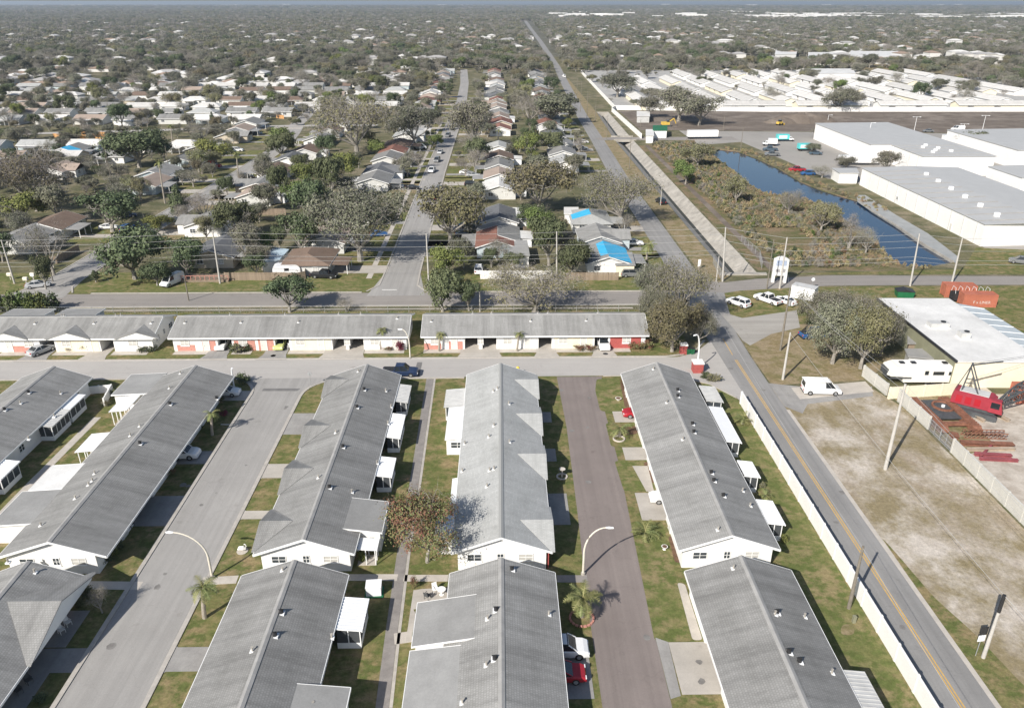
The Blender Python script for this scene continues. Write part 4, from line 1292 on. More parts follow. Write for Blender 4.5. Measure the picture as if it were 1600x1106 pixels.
def make_bush(seed, leaf, n, sz, Rc=1.0, H=1.2, twig=0):
    rs = np.random.RandomState(seed)
    k = 14
    d = rs.normal(size=(k, 3)); d /= np.linalg.norm(d, axis=1)[:, None]
    C = d * np.array([Rc, Rc, H * .5]) * rs.uniform(.35, .8, (k, 1)) + np.array([0, 0, H * .5])
    tc = rs.uniform(0, 1, k)
    gs = []
    for nn, mi, l_, w_ in ((n, 0, sz, sz * .7), (twig, 1, sz * 2, sz * .12)):
        if nn:
            ci = rs.randint(0, k, nn)
            p = C[ci] + rs.normal(size=(nn, 3)) * np.array([Rc, Rc, H * .6]) * .2
            p[:, 2] = np.abs(p[:, 2])
            gs.append((p, tc[ci] * .5 + rs.uniform(0, .5, nn), l_, w_, mi, .3, rs))
    return leaf_mesh('shrub', gs, [leaf, LF_TWIG])


def frond_mesh(seed, ln=2.2, droop=1.0, wd=0.55, n=14, lf=None):
    """one arching palm frond: midrib with leaflets both sides"""
    rs = np.random.RandomState(seed)
    V, Fc, T = [], [], []
    pts = []
    for i in range(n + 1):
        t = i / n
        pts.append((ln * (t * (1 - .22 * droop * t)), 0, ln * (0.42 * t - (0.75 * droop) * t * t)))
    for i in range(n):
        a, b = pts[i], pts[i + 1]
        r_ = 0.03 * (1 - i / n) + .008
        o = len(V)
        V += [(a[0], -r_, a[2]), (b[0], -r_, b[2]), (b[0], r_, b[2]), (a[0], r_, a[2])]
        Fc.append((o, o + 1, o + 2, o + 3)); T += [0.9] * 4
        if i >= 1:
            w_ = wd * math.sin(math.pi * min(1, (i + 1.5) / (n + 1))) ** .6
            for s in (-1, 1):
                tip = (a[0] + w_ * .45 + rs.uniform(-.05, .05), s * w_, a[2] - w_ * .35 + rs.uniform(-.08, .05))
                o = len(V)
                V += [(a[0], s * r_, a[2]), (a[0] + (b[0] - a[0]) * .75, s * r_, a[2] + (b[2] - a[2]) * .75), tip]
                Fc.append((o, o + 1, o + 2) if s > 0 else (o, o + 2, o + 1)); T += [rs.uniform(.1, .8)] * 3
    me = bpy.data.meshes.new('frond')
    me.from_pydata(V, [], Fc)
    me.materials.append(lf or LF_PALM)
    at_ = me.attributes.new('tone', 'FLOAT', 'POINT')
    at_.data.foreach_set('value', np.array(T, dtype=np.float32))
    me.update()
    return me


FRONDS = [frond_mesh(s, droop=d) for s, d in ((1, .8), (2, 1.1), (3, 1.35))]


def palm(name, label, x, y, h, rc, n=18, group=None, parts=True, lean=(0, 0), cat='palm tree'):
    t = thing(name, label, cat, (x, y, 0), 0, group)
    if h > 0.3:
        tm = MB()
        k = 7
        tm.tube([(lean[0] * (i / k) ** 1.5, lean[1] * (i / k) ** 1.5, h * i / k) for i in range(k + 1)], [.2 * (rc / 2.2) ** .4 * (1.25 - .35 * i / k + .05 * (i % 2)) for i in range(k + 1)], 9)
        tm.build('trunk', M_BARKP, t)
    rr = random.Random(int(x * 31 + y * 17))
    s = rc / 2.0
    if parts:
        for i in range(n):
            f = link_mesh('frond', FRONDS[i % 3], t, (lean[0], lean[1], h), 0, s)
            f.rotation_euler = (rr.uniform(-.25, .25), -R(rr.choice((55, 30, 12, -8, -28)) + rr.uniform(-8, 8)), i * 2.4 + rr.uniform(-.3, .3))
    else:
        key = 'palmcrown%d' % (int(x) % 2)
        if key not in MATS:
            vs, fs, tn = [], [], []
            for i in range(20):
                me = FRONDS[i % 3]
                mt = Matrix.Rotation(i * 2.4, 4, 'Z') @ Matrix.Rotation(-R(rr.choice((55, 30, 12, -8, -28))), 4, 'Y')
                o = len(vs)
                vs += [tuple(mt @ v.co) for v in me.vertices]
                fs += [tuple(k_ + o for k_ in p.vertices) for p in me.polygons]
                tn += [d.value for d in me.attributes['tone'].data]
            me = bpy.data.meshes.new('crown'); me.from_pydata(vs, [], fs); me.materials.append(LF_PALM)
            me.attributes.new('tone', 'FLOAT', 'POINT').data.foreach_set('value', np.array(tn, dtype=np.float32))
            MATS[key] = me
        link_mesh('crown', MATS[key], t, (lean[0], lean[1], h), rr.uniform(0, 6), s)
    return t


TREES = {
    'oak': [make_tree(s, LF_OAK, 7000, .46, 1500, clumps=80) for s in (11, 12)],
    'oakgrey': [make_tree(s, LF_OAK, 3900, .42, 3800, clumps=80, hollow=.3, limbs=7) for s in (21, 22, 23)],
    'olive': [make_tree(s, LF_OLIVE, 5600, .42, 2600, clumps=80) for s in (31, 32)],
    'dark': [make_tree(s, LF_DARK, 8000, .48, 200, clumps=84, hollow=.55) for s in (41, 42)],
    'bright': [make_tree(s, LF_BRIGHT, 6000, .46, 300, clumps=66, hollow=.5) for s in (51,)],
    'bare': [make_tree(s, LF_OLIVE, 500, .28, 5600, clumps=80, hollow=.2, limbs=8) for s in (61, 62)],
    'cone': [make_tree(s, LF_DARK, 5200, .36, 300, shape='cone', Rc=2.4, H=9, clumps=110, low=.1, limbs=3) for s in (71,)],
    'barecone': [make_tree(s, LF_OLIVE, 200, .25, 4200, shape='cone', Rc=2.4, H=8, clumps=110, low=.08, limbs=3) for s in (75,)],
}
HERO = {
    'olive': make_tree(131, LF_OLIVE, 17000, .27, 4000, clumps=130, limbs=9),
    'oakgrey': make_tree(121, LF_OAK, 9000, .28, 7000, clumps=120, limbs=9, hollow=.3),
    'greyback': make_tree(123, LF_OLIVE, 4200, .26, 11000, clumps=120, limbs=9, hollow=.2),
    'rust': make_tree(125, LF_RUST, 12000, .16, 1500, clumps=90, limbs=7, Rc=3.2, H=6, trunk_r=.14),
    'yardoak': make_tree(127, LF_OAK, 17000, .27, 5500, clumps=140, limbs=9),
}
BASE = {'cone': (2.4, 9.0), 'barecone': (2.4, 8.0), 'rust': (3.2, 6.0)}
BUSH = {'green': make_bush(1, LF_DARK, 900, .2), 'bright': make_bush(2, LF_BRIGHT, 900, .2), 'red': make_bush(3, LF_RED, 800, .17), 'olive': make_bush(4, LF_OLIVE, 600, .22, twig=500),
        'reed': make_bush(5, LF_REED, 250, .3, twig=0), 'rust': make_bush(6, LF_RUST, 800, .16), 'bare': make_bush(7, LF_OLIVE, 150, .2, twig=1200)}
TREE_POS = []


def tree(kind, x, y, rc, h, name, label, cat='tree', group=None, hero=None):
    i = int(abs(x * 7.3 + y * 3.1))
    me = HERO[hero] if hero else TREES[kind][i % len(TREES[kind])]
    r0, h0 = BASE.get(hero or kind, (5.0, 8.0))
    t = thing(name, label, cat, (x, y, 0), (i * 1.7) % 6.28, group)
    s = (rc / r0, rc / r0, h / h0)
    link_mesh('trunk', me[0], t, scale=s)
    link_mesh('crown', me[1], t, scale=s)
    TREE_POS.append((x, y, rc))
    return t


def tree_px(kind, bx, by, top, wd, name, label, hero=None, group=None):
    """tree from its foot, top line and crown width measured in the picture"""
    X, Y = at(bx, by)
    d = math.hypot(Y, HGT)
    rc = wd / 2 / F * d * (1.04 if wd > 40 else 1.0)
    h = hfor(X, Y, top) * 0.97
    return tree(kind, X, Y, rc, max(h, 1.5), name, label, group=group, hero=hero)


def bush(kind, x, y, r_, h, label, cat='shrub', group=None, name='shrub'):
    o = link_mesh(name, BUSH[kind], None, (x, y, 0), (x * 3 + y) % 6.28, (r_, r_, h / 1.2))
    return tag(o, label, cat, group)


G1 = 'garden and street trees'
for a in [
    ('rust', 667, 878, 768, 112, 'flowering_tree', 'small tree with rusty red and green leaves between the two middle villas', 'rust'),
    ('olive', 1050, 549, 474, 80, 'oak_tree', 'olive-green oak beside the brick pillar, at the east end of the cross street villas', 'olive'),
    ('oak', 1024, 520, 458, 52, 'oak_tree', 'yellow-green oak touching the east end of the third long villa roof', 'yardoak'),
    ('bare', 1062, 506, 414, 84, 'oak_tree', 'large grey half-bare oak behind the olive-green one at the road junction', 'greyback'),
    ('bare', 1018, 486, 416, 62, 'oak_tree', 'grey twiggy oak over the cross road, left of the junction', 'oakgrey'),
    ('oak', 1092, 540, 486, 46, 'oak_tree', 'ragged oak leaning over the road at the junction', 'oakgrey'),
    ('oak', 1300, 568, 474, 84, 'oak_tree', 'green oak over the blue vehicle beside the dry lot', 'yardoak'),
    ('oak', 1344, 576, 486, 76, 'oak_tree', 'green oak spreading toward the travel trailer', 'olive'),
    ('oak', 1280, 520, 456, 66, 'oak_tree', 'green oak next to the white cargo shed', 'oakgrey'),
    ('oakgrey', 1330, 520, 458, 60, 'oak_tree', 'grey-branched oak at the back of the oak group by the workshop', 'greyback'),
    ('oakgrey', 1376, 556, 490, 52, 'oak_tree', 'grey-green oak touching the olive west wall of the workshop', 'oakgrey'),
    ('dark', 453, 488, 437, 72, 'laurel_tree', 'round dark green tree at the cross road behind the second long villa', None),
    ('bare', 543, 487, 467, 30, 'small_tree', 'small leafless tree right of the round dark green one on the cross road', None),
    ('dark', 692, 487, 426, 62, 'street_tree', 'dark green forked tree opposite the centre street mouth', None),
    ('dark', 733, 486, 440, 44, 'street_tree', 'smaller dark tree touching the forked one behind the third long villa', None),
    ('bare', 836, 488, 424, 125, 'oak_tree', 'wide leafless oak with yellowish twigs behind the third long villa', 'greyback'),
    ('oakgrey', 564, 408, 298, 128, 'live_oak', 'large spreading pale-trunked oak over the lawn west of the centre street', 'oakgrey'),
    ('dark', 488, 352, 284, 62, 'laurel_tree', 'dense grey-green tree behind the brown house with the black truck', None),
    ('olive', 704, 380, 298, 96, 'live_oak', 'wide olive oak hanging over the east edge of the centre street', None),
    ('bright', 698, 432, 381, 54, 'street_tree', 'bright green bushy tree on the corner by the white fence', None),
    ('dark', 768, 418, 390, 30, 'garden_tree', 'small green tree before the reddish-brown roof behind the white fence', None),
    ('dark', 803, 420, 396, 34, 'garden_tree', 'small green tree by the grey roof extension behind the white fence', None),
    ('dark', 858, 415, 342, 66, 'garden_tree', 'tall dark green tree between the two back yards near the wooden fence', None),
    ('bright', 842, 372, 322, 46, 'garden_tree', 'lighter green tree crowded in the yards west of the blue-tarped roof', None),
    ('olive', 842, 335, 256, 98, 'live_oak', 'broad brownish oak above the yards, behind the green garden trees', None),
    ('oakgrey', 968, 352, 272, 100, 'live_oak', 'large grey oak leaning over the road beside the drainage channel', 'greyback'),
    ('dark', 212, 436, 362, 98, 'live_oak', 'massive dark oak on the corner of the west street', None),
    ('dark', 292, 434, 376, 64, 'live_oak', 'dark green oak right of the massive one, above the parked white van', None),
    ('dark', 246, 446, 411, 42, 'garden_tree', 'low round dark tree between the two corner oaks', None),
    ('cone', 150, 441, 422, 14, 'garden_tree', 'tiny conical evergreen on the west street corner', None),
    ('cone', 284, 352, 288, 28, 'cypress_tree', 'tall narrow evergreen leaning beside the west street', None),
    ('bare', 291, 356, 318, 36, 'garden_tree', 'brownish bush-like tree at the foot of the narrow evergreen', None),
    ('bright', 246, 362, 334, 44, 'garden_tree', 'yellow-green round tree west of the narrow evergreen', None),
    ('oakgrey', 388, 414, 352, 52, 'garden_tree', 'grey-green tree left of the blue-roofed shed by the wooden fence', None),
    ('dark', 372, 372, 316, 60, 'garden_tree', 'dark green tree between the brown and grey roofs east of the west street', None),
    ('dark', 402, 432, 398, 36, 'garden_tree', 'round green tree poking above the wooden corner fence', None),
    ('dark', 176, 362, 304, 86, 'live_oak', 'broad green oak in the yards left of the west street', None),
    ('bright', 32, 354, 302, 66, 'garden_tree', 'bright green tree behind the brown-roofed house at the far left', None),
    ('bare', 60, 330, 236, 112, 'live_oak', 'huge pale leafless oak at the far left above the dark greenery', 'greyback'),
    ('bare', 85, 430, 352, 62, 'garden_tree', 'sparse bare tree in front of the brown-roofed left house', None),
    ('dark', 72, 452, 402, 36, 'garden_tree', 'shaggy tree beside the row of mailboxes', None),
    ('dark', 218, 262, 204, 84, 'live_oak', 'dark grey-green oak behind the grey-roofed houses on the west street', None),
    ('bright', 338, 256, 216, 50, 'garden_tree', 'dense round green tree above the red pickup', None),
    ('bright', 450, 240, 200, 42, 'garden_tree', 'round green tree on the island of lawn near the north cross street', None),
    ('bare', 558, 245, 152, 104, 'live_oak', 'very large fan-shaped pale oak in the middle yards', 'greyback'),
    ('dark', 512, 250, 212, 34, 'garden_tree', 'compact green tree left of the fan-shaped pale oak', None),
    ('bright', 594, 244, 218, 30, 'garden_tree', 'small bright tree right of the fan-shaped pale oak', None),
    ('oakgrey', 648, 230, 168, 62, 'live_oak', 'tall grey-green oak west of the centre street, past the brown roof', None),
    ('bright', 676, 232, 210, 28, 'garden_tree', 'vivid green small tree beside the centre street', None),
    ('oakgrey', 740, 236, 158, 64, 'street_tree', 'tall pale oak east of the centre street near the parked white van', None),
    ('bare', 742, 268, 232, 38, 'street_tree', 'leafless pinkish tree among the driveways east of the centre street', None),
    ('dark', 520, 316, 246, 48, 'garden_tree', 'dark green tree beside the red-patched roof', None),
    ('bright', 478, 290, 252, 52, 'garden_tree', 'yellow-green spreading tree between the grey and brown back roofs', None),
    ('dark', 440, 318, 260, 34, 'garden_tree', 'slim grey-green tree behind the teal-gabled house', None),
    ('oakgrey', 410, 285, 252, 40, 'garden_tree', 'soft grey tree near the white-walled porch', None),
    ('cone', 832, 245, 196, 22, 'cypress_tree', 'tall dark evergreen in the yards behind the east row', None),
    ('dark', 812, 238, 212, 26, 'garden_tree', 'dark bushy tree left of the tall evergreen in the east yards', None),
    ('oak', 862, 196, 148, 78, 'live_oak', 'dark oak group leaning over the channel road, farther up', None),
    ('bare', 830, 196, 152, 56, 'live_oak', 'pale bare oak left of the oak group on the channel road', None),
    ('bright', 1071, 288, 250, 34, 'bank_tree', 'green round tree standing alone on the bank path', None),
    ('barecone', 1325, 388, 334, 40, 'cypress_tree', 'pale leafless conical cypress at the pond corner', None),
    ('bare', 1352, 396, 356, 38, 'bank_tree', 'bushy leafless tree right of the conical cypress', None),
    ('barecone', 1269, 397, 374, 16, 'bank_tree', 'thin pink leafless sapling in the orange marsh clearing', None),
    ('olive', 1282, 362, 318, 44, 'bank_tree', 'yellow-green brushy tree on the marsh side of the pond', None),
    ('bare', 1232, 336, 296, 42, 'bank_tree', 'reddish bare brush tree leaning to the pond', None),
    ('olive', 1150, 320, 276, 38, 'bank_tree', 'olive brush tree in the middle of the marsh', None),
    ('olive', 1090, 262, 226, 44, 'bank_tree', 'brown-green brush tree at the north end of the marsh', None),
    ('oakgrey', 1060, 190, 140, 74, 'live_oak', 'large grey oak beside the brown field', None),
    ('oakgrey', 1092, 196, 150, 60, 'live_oak', 'grey oak right of the larger one beside the brown field', None),
    ('oakgrey', 1012, 184, 152, 40, 'live_oak', 'smaller grey oak before the white park wall', None),
    ('oakgrey', 964, 152, 116, 58, 'live_oak', 'oak crown overhanging the white park wall corner', None),
    ('oakgrey', 1308, 174, 138, 50, 'live_oak', 'pale trunked oak in front of the white park wall', None),
    ('oakgrey', 1288, 216, 196, 34, 'yard_tree', 'small tree at the northwest corner of the long warehouse', None),
    ('oakgrey', 1385, 270, 238, 42, 'yard_tree', 'round olive tree at the notch of the long warehouse', None),
    ('oakgrey', 1322, 264, 244, 36, 'yard_tree', 'low tree beside the white trailer', None),
    ('bare', 1284, 278, 258, 34, 'yard_tree', 'leafless tree beside the blue parked car near the pond', None),
    ('oak', 1268, 240, 224, 24, 'yard_tree', 'small dark tree in the parking lot next to the teal truck', None),
    ('dark', 1516, 234, 206, 40, 'yard_tree', 'round green tree behind the stacked orange pallets', None),
]:
    kind, bx, by, top, wd, nm, lb, hero = a
    tree_px(kind, bx, by, top, wd, nm, lb, hero=hero, group=None)
for a in [(909, 963, 2.3, 2.2, 22, 'palm with bright fronds in a brick ring beside the old lane'), (320, 965, 3.6, 1.75, 20, 'slim palm on the grass strip east of the street'),
          (332, 680, 3.3, 1.3, 18, 'palm on the shaded lawn west of the street'), (968, 682, 1.2, 1.9, 14, 'short palm in a white stone ring beside the lane'),
          (1007, 838, 0.5, 1.9, 20, 'low bushy palm at the lane edge'), (1160, 662, 0.6, 1.7, 20, 'squat palm by the white boundary wall'),
          (1196, 778, 0.4, 1.2, 16, 'small yellow-green palm by the side porches'), (595, 546, 3.6, 1.3, 16, 'small palm before the teal bench on the cross street'),
          (686, 549, 3.2, 1.2, 16, 'thin palm before the salmon brick end unit'), (808, 549, 3.3, 1.2, 16, 'thin palm before the white unit next to a carport'),
          (1010, 407, 3.6, 2.4, 22, 'shaggy palm beside the house with the bright blue tarp'), (258, 318, 12.0, 2.0, 18, 'very tall palm beside the west street'),
          (373, 278, 8.0, 2.0, 18, 'leaning palm where the west street bends'), (316, 272, 6.0, 1.8, 18, 'palm left of the red pickup'),
          (270, 225, 7.0, 2.2, 18, 'palm with dry brown fronds behind the west street houses'), (778, 224, 5.0, 1.9, 16, 'palm beside the east row of houses')]:
    X, Y = at(a[0], a[1])
    palm('palm_tree', a[5], X, Y, a[2], a[3], a[4], lean=(.35, .2) if a[2] > 3 else (0, 0))
tree_ = tree('bare', *at(160, 957), 1.1, 3.1, 'small_tree', 'little pinkish tree on the shaded lawn near the patio chairs')
# ------------------------------------------------------------------ detached houses
_hc = {}


def _mesh_of(mb, name, mats):
    o = mb.build(name, mats); d = o.data; bpy.data.objects.remove(o); return d


def house_meshes(shape, rm, wall, m):
    """shared meshes of one house type. South end at y=0, ridge along +y; m=+1 puts the carport on +x"""
    key = (shape, rm.name, wall.name, m)
    if key in _hc: return _hc[key]
    W, L, ze, zr = 5.4, 13.6, 2.6, 4.3
    r, wl = MB(), MB()
    if shape in ('gable', 'gable_porch', 'cross'):
        s = (zr - ze) / W
        r.slab([(0, 0, zr), (W, 0, ze), (W, L, ze), (0, L, zr)], .14, 0, [(0, 5), (0, 0), (L, 0), (L, 5)])
        r.slab([(0, L, zr), (-W, L, ze), (-W, 0, ze), (0, 0, zr)], .14, 0, [(L, 5), (L, 0), (0, 0), (0, 5)])
        tp = lambda x: zr - abs(x) * s - .15
        w = W - .5
        wl.prism([(-w, .45), (0, .45), (w, .45), (w, L - .45), (0, L - .45), (-w, L - .45)], 0, [tp(w), tp(0), tp(w), tp(w), tp(0), tp(w)])
    else:
        a = 4.0
        r.slab([(0, a, zr), (W, 0, ze), (W, L, ze), (0, L - a, zr)], .14, 0, [(a, 5), (0, 0), (L, 0), (L - a, 5)])
        r.slab([(0, L - a, zr), (-W, L, ze), (-W, 0, ze), (0, a, zr)], .14, 0, [(L - a, 5), (L, 0), (0, 0), (a, 5)])
        r.slab([(-W, 0, ze), (W, 0, ze), (0, a, zr)], .14, 0, [(-W, 0), (W, 0), (0, 5)])
        r.slab([(W, L, ze), (-W, L, ze), (0, L - a, zr)], .14, 0, [(-W, 0), (W, 0), (0, 5)])
        w = W - .5
        wl.box(-w, .5, 0, w, L - .5, ze - .1)
    if shape == 'cross':
        x1 = m * 8.2
        q1 = [(0, 7.5, zr - .1), (x1, 7.5, zr - .1), (x1, 11.6, ze + .02), (m * 3.0, 11.6, ze + .02)]
        q2 = [(x1, 7.5, zr - .1), (0, 7.5, zr - .1), (m * 3.0, 3.4, ze + .02), (x1, 3.4, ze + .02)]
        for q, uv in ((q1, [(0, 5), (8, 5), (8, 0), (3, 0)]), (q2, [(8, 5), (0, 5), (3, 0), (8, 0)])):
            if m > 0: q, uv = q[::-1], uv[::-1]
            r.slab(q, .12, 0, uv)
        xw = m * 7.8
        P = [(m * 4, 3.8), (xw, 3.8), (xw, 7.5), (xw, 11.2), (m * 4, 11.2)]
        z = [2.4, 2.4, zr - .3, 2.4, 2.4]
        if m < 0: P, z = P[::-1], z[::-1]
        wl.prism(P, 0, z)
    roof = _mesh_of(r, 'roof', rm); walls = _mesh_of(wl, 'wall', wall)
    tr = MB()
    if shape != 'hip':
        for yy in (-.04, L):
            for sx in (-1, 1):
                tr.beam((0, yy + .02, zr - .1), (sx * W, yy + .02, ze - .1), .05, .2)
    for sx in (-1, 1):
        tr.box(sx * W - .03, 0, ze - .2, sx * W + .03, L, ze - .01)
    trim = _mesh_of(tr, 'fascia', M_TRIM)
    cr, cp_ = MB(), MB()
    carport = porch_ = None
    if shape in ('gable', 'gable_porch', 'hip'):
        xa, xb = (W - .1) * m, (W + 3.6) * m
        q = [(xa, 1.5, 2.45), (xb, 1.5, 2.3), (xb, 8.0, 2.3), (xa, 8.0, 2.45)]
        if m < 0: q = q[::-1]
        cr.slab(q, .12, 0, [(0, 0), (3, 0), (3, 6), (0, 6)])
        cp_.box(xb - m * .25, -.06, 0, xb - m * .37, .06, 2.2)
        carport = (_mesh_of(cr, 'carport_roof', rm if shape == 'hip' else RF_FLAT), _mesh_of(cp_, 'carport_post', M_TRIM))
    if shape == 'gable_porch':
        p, q_ = MB(), MB()
        xa, xb = -(W - .1) * m, -(W + 3.2) * m
        q = [(xa, 4, 2.45), (xb, 4, 2.2), (xb, 11, 2.2), (xa, 11, 2.45)]
        if m > 0: q = q[::-1]
        p.slab(q, .1)
        x0_, x1_ = -(W - .5) * m, -(W + 2.9) * m
        q_.box(x0_, 4.3, 0, x1_, 10.7, 2.15)
        porch_ = (_mesh_of(p, 'porch_roof', RF_FLATW), _mesh_of(q_, 'porch', M_ALU))
    _hc[key] = (roof, walls, trim, carport, porch_)
    return _hc[key]


HOUSES = []
HSPOT = []
ORD = ['first', 'second', 'third', 'fourth', 'fifth', 'sixth', 'seventh', 'eighth', 'ninth', 'tenth', 'eleventh', 'twelfth', 'thirteenth', 'fourteenth', 'fifteenth', 'sixteenth',
       'seventeenth', 'eighteenth', 'nineteenth', 'twentieth', 'twenty-first', 'twenty-second', 'twenty-third', 'twenty-fourth', 'twenty-fifth', 'twenty-sixth', 'twenty-seventh', 'twenty-eighth', 'twenty-ninth', 'thirtieth']
RNAME = {'grey_tile_roof': 'grey', 'pale_shingle_roof': 'pale grey', 'slate_roof': 'slate-dark', 'brown_shingle_roof': 'brown', 'red_brown_shingle_roof': 'red-brown', 'tan_shingle_roof': 'tan', 'white_tile_roof': 'white'}


def house(x, y, rm, shape='gable', m=1, rz=0.0, sc=(1, 1, 1), wall=None, row='', k=0, label=None, detail=True, extra=''):
    wall = wall or (M_WHITE, M_WALLC, M_WHITE, M_WALLT, M_WHITE, M_WALLC, M_WALLB)[int(abs(x * 3 + y * 5)) % 7]
    roof, walls, trim, cpt, pch = house_meshes(shape, rm, wall, m)
    lb = label or f'{RNAME[rm.name]}-roofed house{extra}, {ORD[k]} {row}'
    t = thing('house', lb, 'house', (x, y, 0), rz, 'single-storey houses of the neighbourhood')
    t.scale = sc
    link_mesh('wall', walls, t); link_mesh('roof', roof, t)
    if cpt: link_mesh('carport_roof', cpt[0], t)
    if detail:
        link_mesh('fascia', trim, t)
        for yy in ((1.8, 4.7, 7.7) if cpt else ()): link_mesh('carport_post', cpt[1], t, (0, yy, 0))
        window(t, -2.6, .447, 1.0, 0, -1, 1.5, 1.1); window(t, 2.2, .447, 1.0, 0, -1, 1.2, 1.1, blind=True)
        if shape != 'cross': window(t, m * 4.903, 10.3, 1.0, m, 0, 1.5, 1.1)
        window(t, -m * 4.903, 2.6, 1.0, -m, 0, 1.5, 1.1)
        if shape != 'cross': door(t, m * 4.903, 6.0, 0.05, m, 0)
        else: window(t, m * 7.803, 6.2, 1.0, m, 0, 1.5, 1.1); door(t, m * 7.803, 9.0, 0.05, m, 0)
    if pch:
        link_mesh('porch', pch[1], t); link_mesh('porch_roof', pch[0], t)
    HOUSES.append((x, y + 6.5 if rz == 0 else y, lb, row, k))
    HSPOT.append((x, y + 6.5, 7.5, 8.0) if rz == 0 else (x + 6.5, y, 8.0, 7.5))
    return t


def hpx(px, py, z=4.2):
    return at(px, py, z)


RR = {'g': RF_GREY, 'p': RF_PALE, 'd': RF_DARK, 'b': RF_BROWN, 'r': RF_RED, 't': RF_TAN, 'w': RF_WHITE}
hr = random.Random(21)


def row_px(lst, row, m, fill_to=690, pitch=19.0, xs=None, colors='ggpbtwrdgpt', skip=()):
    """first houses measured in the picture (south end of each ridge), the rest of the row continued at the same pitch"""
    k = 0
    lastY = 0
    X = None
    for px, py, c, shp in lst:
        X, Y = hpx(px, py)
        s = (hr.uniform(.94, 1.03), hr.uniform(.9, 1.08), 1)
        house(X, Y, RR[c], shp, m, 0, s, row=row, k=k)
        lastY = max(lastY, Y); k += 1
    if X is None: return
    Y = lastY + pitch
    while Y < fill_to and k < len(ORD):
        x = xs(Y) if xs else X
        if not any(a < Y < b for a, b in skip):
            house(x + hr.uniform(-1, 1), Y, RR[hr.choice(colors)], hr.choice(('gable', 'gable', 'gable_porch', 'hip', 'cross')), m, 0, (hr.uniform(.9, 1.05), hr.uniform(.9, 1.1), 1), row=row, k=k, detail=Y < 470)
            k += 1
        Y += pitch * hr.uniform(.93, 1.07)


row_px([(776, 377, 'r', 'gable'), (778, 368, 'g', 'gable_porch'), (780, 339, 'd', 'gable_porch'), (780, 291, 'w', 'gable_porch'), (780, 272, 't', 'gable'), (780, 257, 'g', 'gable'), (780, 243, 'b', 'gable_porch'), (779, 228, 'p', 'gable'), (781, 198, 'r', 'gable')],
       'up the east side of the centre street', -1, xs=lambda Y: 0.6 - (Y - 300) * .012)
row_px([(952, 402, 'g', 'gable'), (940, 370, 'g', 'cross'), (926, 341, 'p', 'hip'), (884, 252, 'p', 'gable'), (880, 236, 'g', 'gable'), (877, 221, 'g', 'gable'), (865, 209, 'd', 'gable'), (862, 199, 'w', 'gable'), (855, 190, 'r', 'gable')],
       'up the west side of the channel road', 1, xs=lambda Y: 24.5 + (Y - 300) * .01)
row_px([(474, 404, 'b', 'hip'), (503, 371, 't', 'gable'), (545, 330, 'b', 'gable_porch'), (580, 279, 'g', 'gable_porch'), (589, 265, 'd', 'cross'), (602, 245, 'g', 'gable'), (611, 234, 'r', 'gable'), (620, 222, 'b', 'hip'), (632, 208, 'p', 'cross'), (640, 198, 'w', 'hip')],
       'up the west side of the centre street', 1, xs=lambda Y: -42 - (Y - 350) * .01)
row_px([(313, 346, 'g', 'cross'), (393, 301, 't', 'gable_porch'), (400, 287, 'g', 'cross'), (421, 264, 'b', 'gable'), (447, 246, 'd', 'gable'), (473, 233, 'b', 'gable_porch'), (492, 214, 'g', 'gable'), (512, 201, 'b', 'gable')],
       'up the east side of the west street', -1, fill_to=372)
row_px([(60, 350, 'b', 'gable'), (216, 284, 't', 'gable_porch'), (233, 268, 'g', 'gable'), (276, 247, 'g', 'gable'), (306, 229, 'p', 'cross'), (352, 209, 'g', 'cross'), (368, 199, 't', 'gable'), (382, 189, 'g', 'gable')],
       'up the west side of the west street', 1, fill_to=340)
# rows of houses set along east-west lanes, farther back on the left
lane_no = 0
lane_names = ['first lane back', 'second lane back', 'third lane back', 'fourth lane back', 'fifth lane back', 'sixth lane back', 'seventh lane back', 'eighth lane back', 'ninth lane back']
for li, (Y, xa, xb) in enumerate([(296, -240, -140), (322, -260, -122), (398, -330, -120), (424, -340, -112), (450, -340, -60), (478, -350, -60), (506, -360, -60), (534, -370, -62), (562, -390, -64)]):
    x = xb
    k = 0
    while x > xa and k < 19:
        house(x - 13, Y + hr.uniform(-2, 2), RR[hr.choice('gpwwbtwgwp')], hr.choice(('gable', 'gable', 'hip', 'gable_porch')), 1 if hr.random() < .5 else -1, -math.pi / 2, (hr.uniform(.85, 1.0), hr.uniform(.95, 1.2), 1),
              row=f'from the right on the {lane_names[li]}', k=k, detail=Y < 480)
        x -= hr.uniform(17.5, 21)
        k += 1
print('houses', len(HOUSES))
# tarps and odd roofs fixed over some of them
def tarp(label, pts):
    mb = MB(); q = [(*at(px, py, z), z + .06) for px, py, z in pts]
    n = len(q)
    area = sum(q[i][0] * q[(i + 1) % n][1] - q[(i + 1) % n][0] * q[i][1] for i in range(n))
    if area < 0: q = q[::-1]
    mb.slab(q, .05)
    o = mb.build('tarp', M_TARP); tag(o, label, 'tarp', 'blue roof tarps')


def roof_tarp(label, hx, hy, side, y0, y1, t1, sx=1.0):
    """tarp lying on one slope of the house whose ridge starts at (hx, hy)"""
    W, ze, zr = 5.4 * sx, 2.6, 4.3
    z = lambda t: zr - (zr - ze) * t + .05
    q = [(hx, hy + y0, z(0)), (hx + side * W * t1, hy + y0 + .4, z(t1)), (hx + side * W * t1, hy + y1 - .5, z(t1)), (hx, hy + y1, z(0))]
    if side < 0: q = q[::-1]
    mb = MB(); mb.slab(q, .04)
    tag(mb.build('tarp', M_TARP), label, 'tarp', 'blue roof tarps')


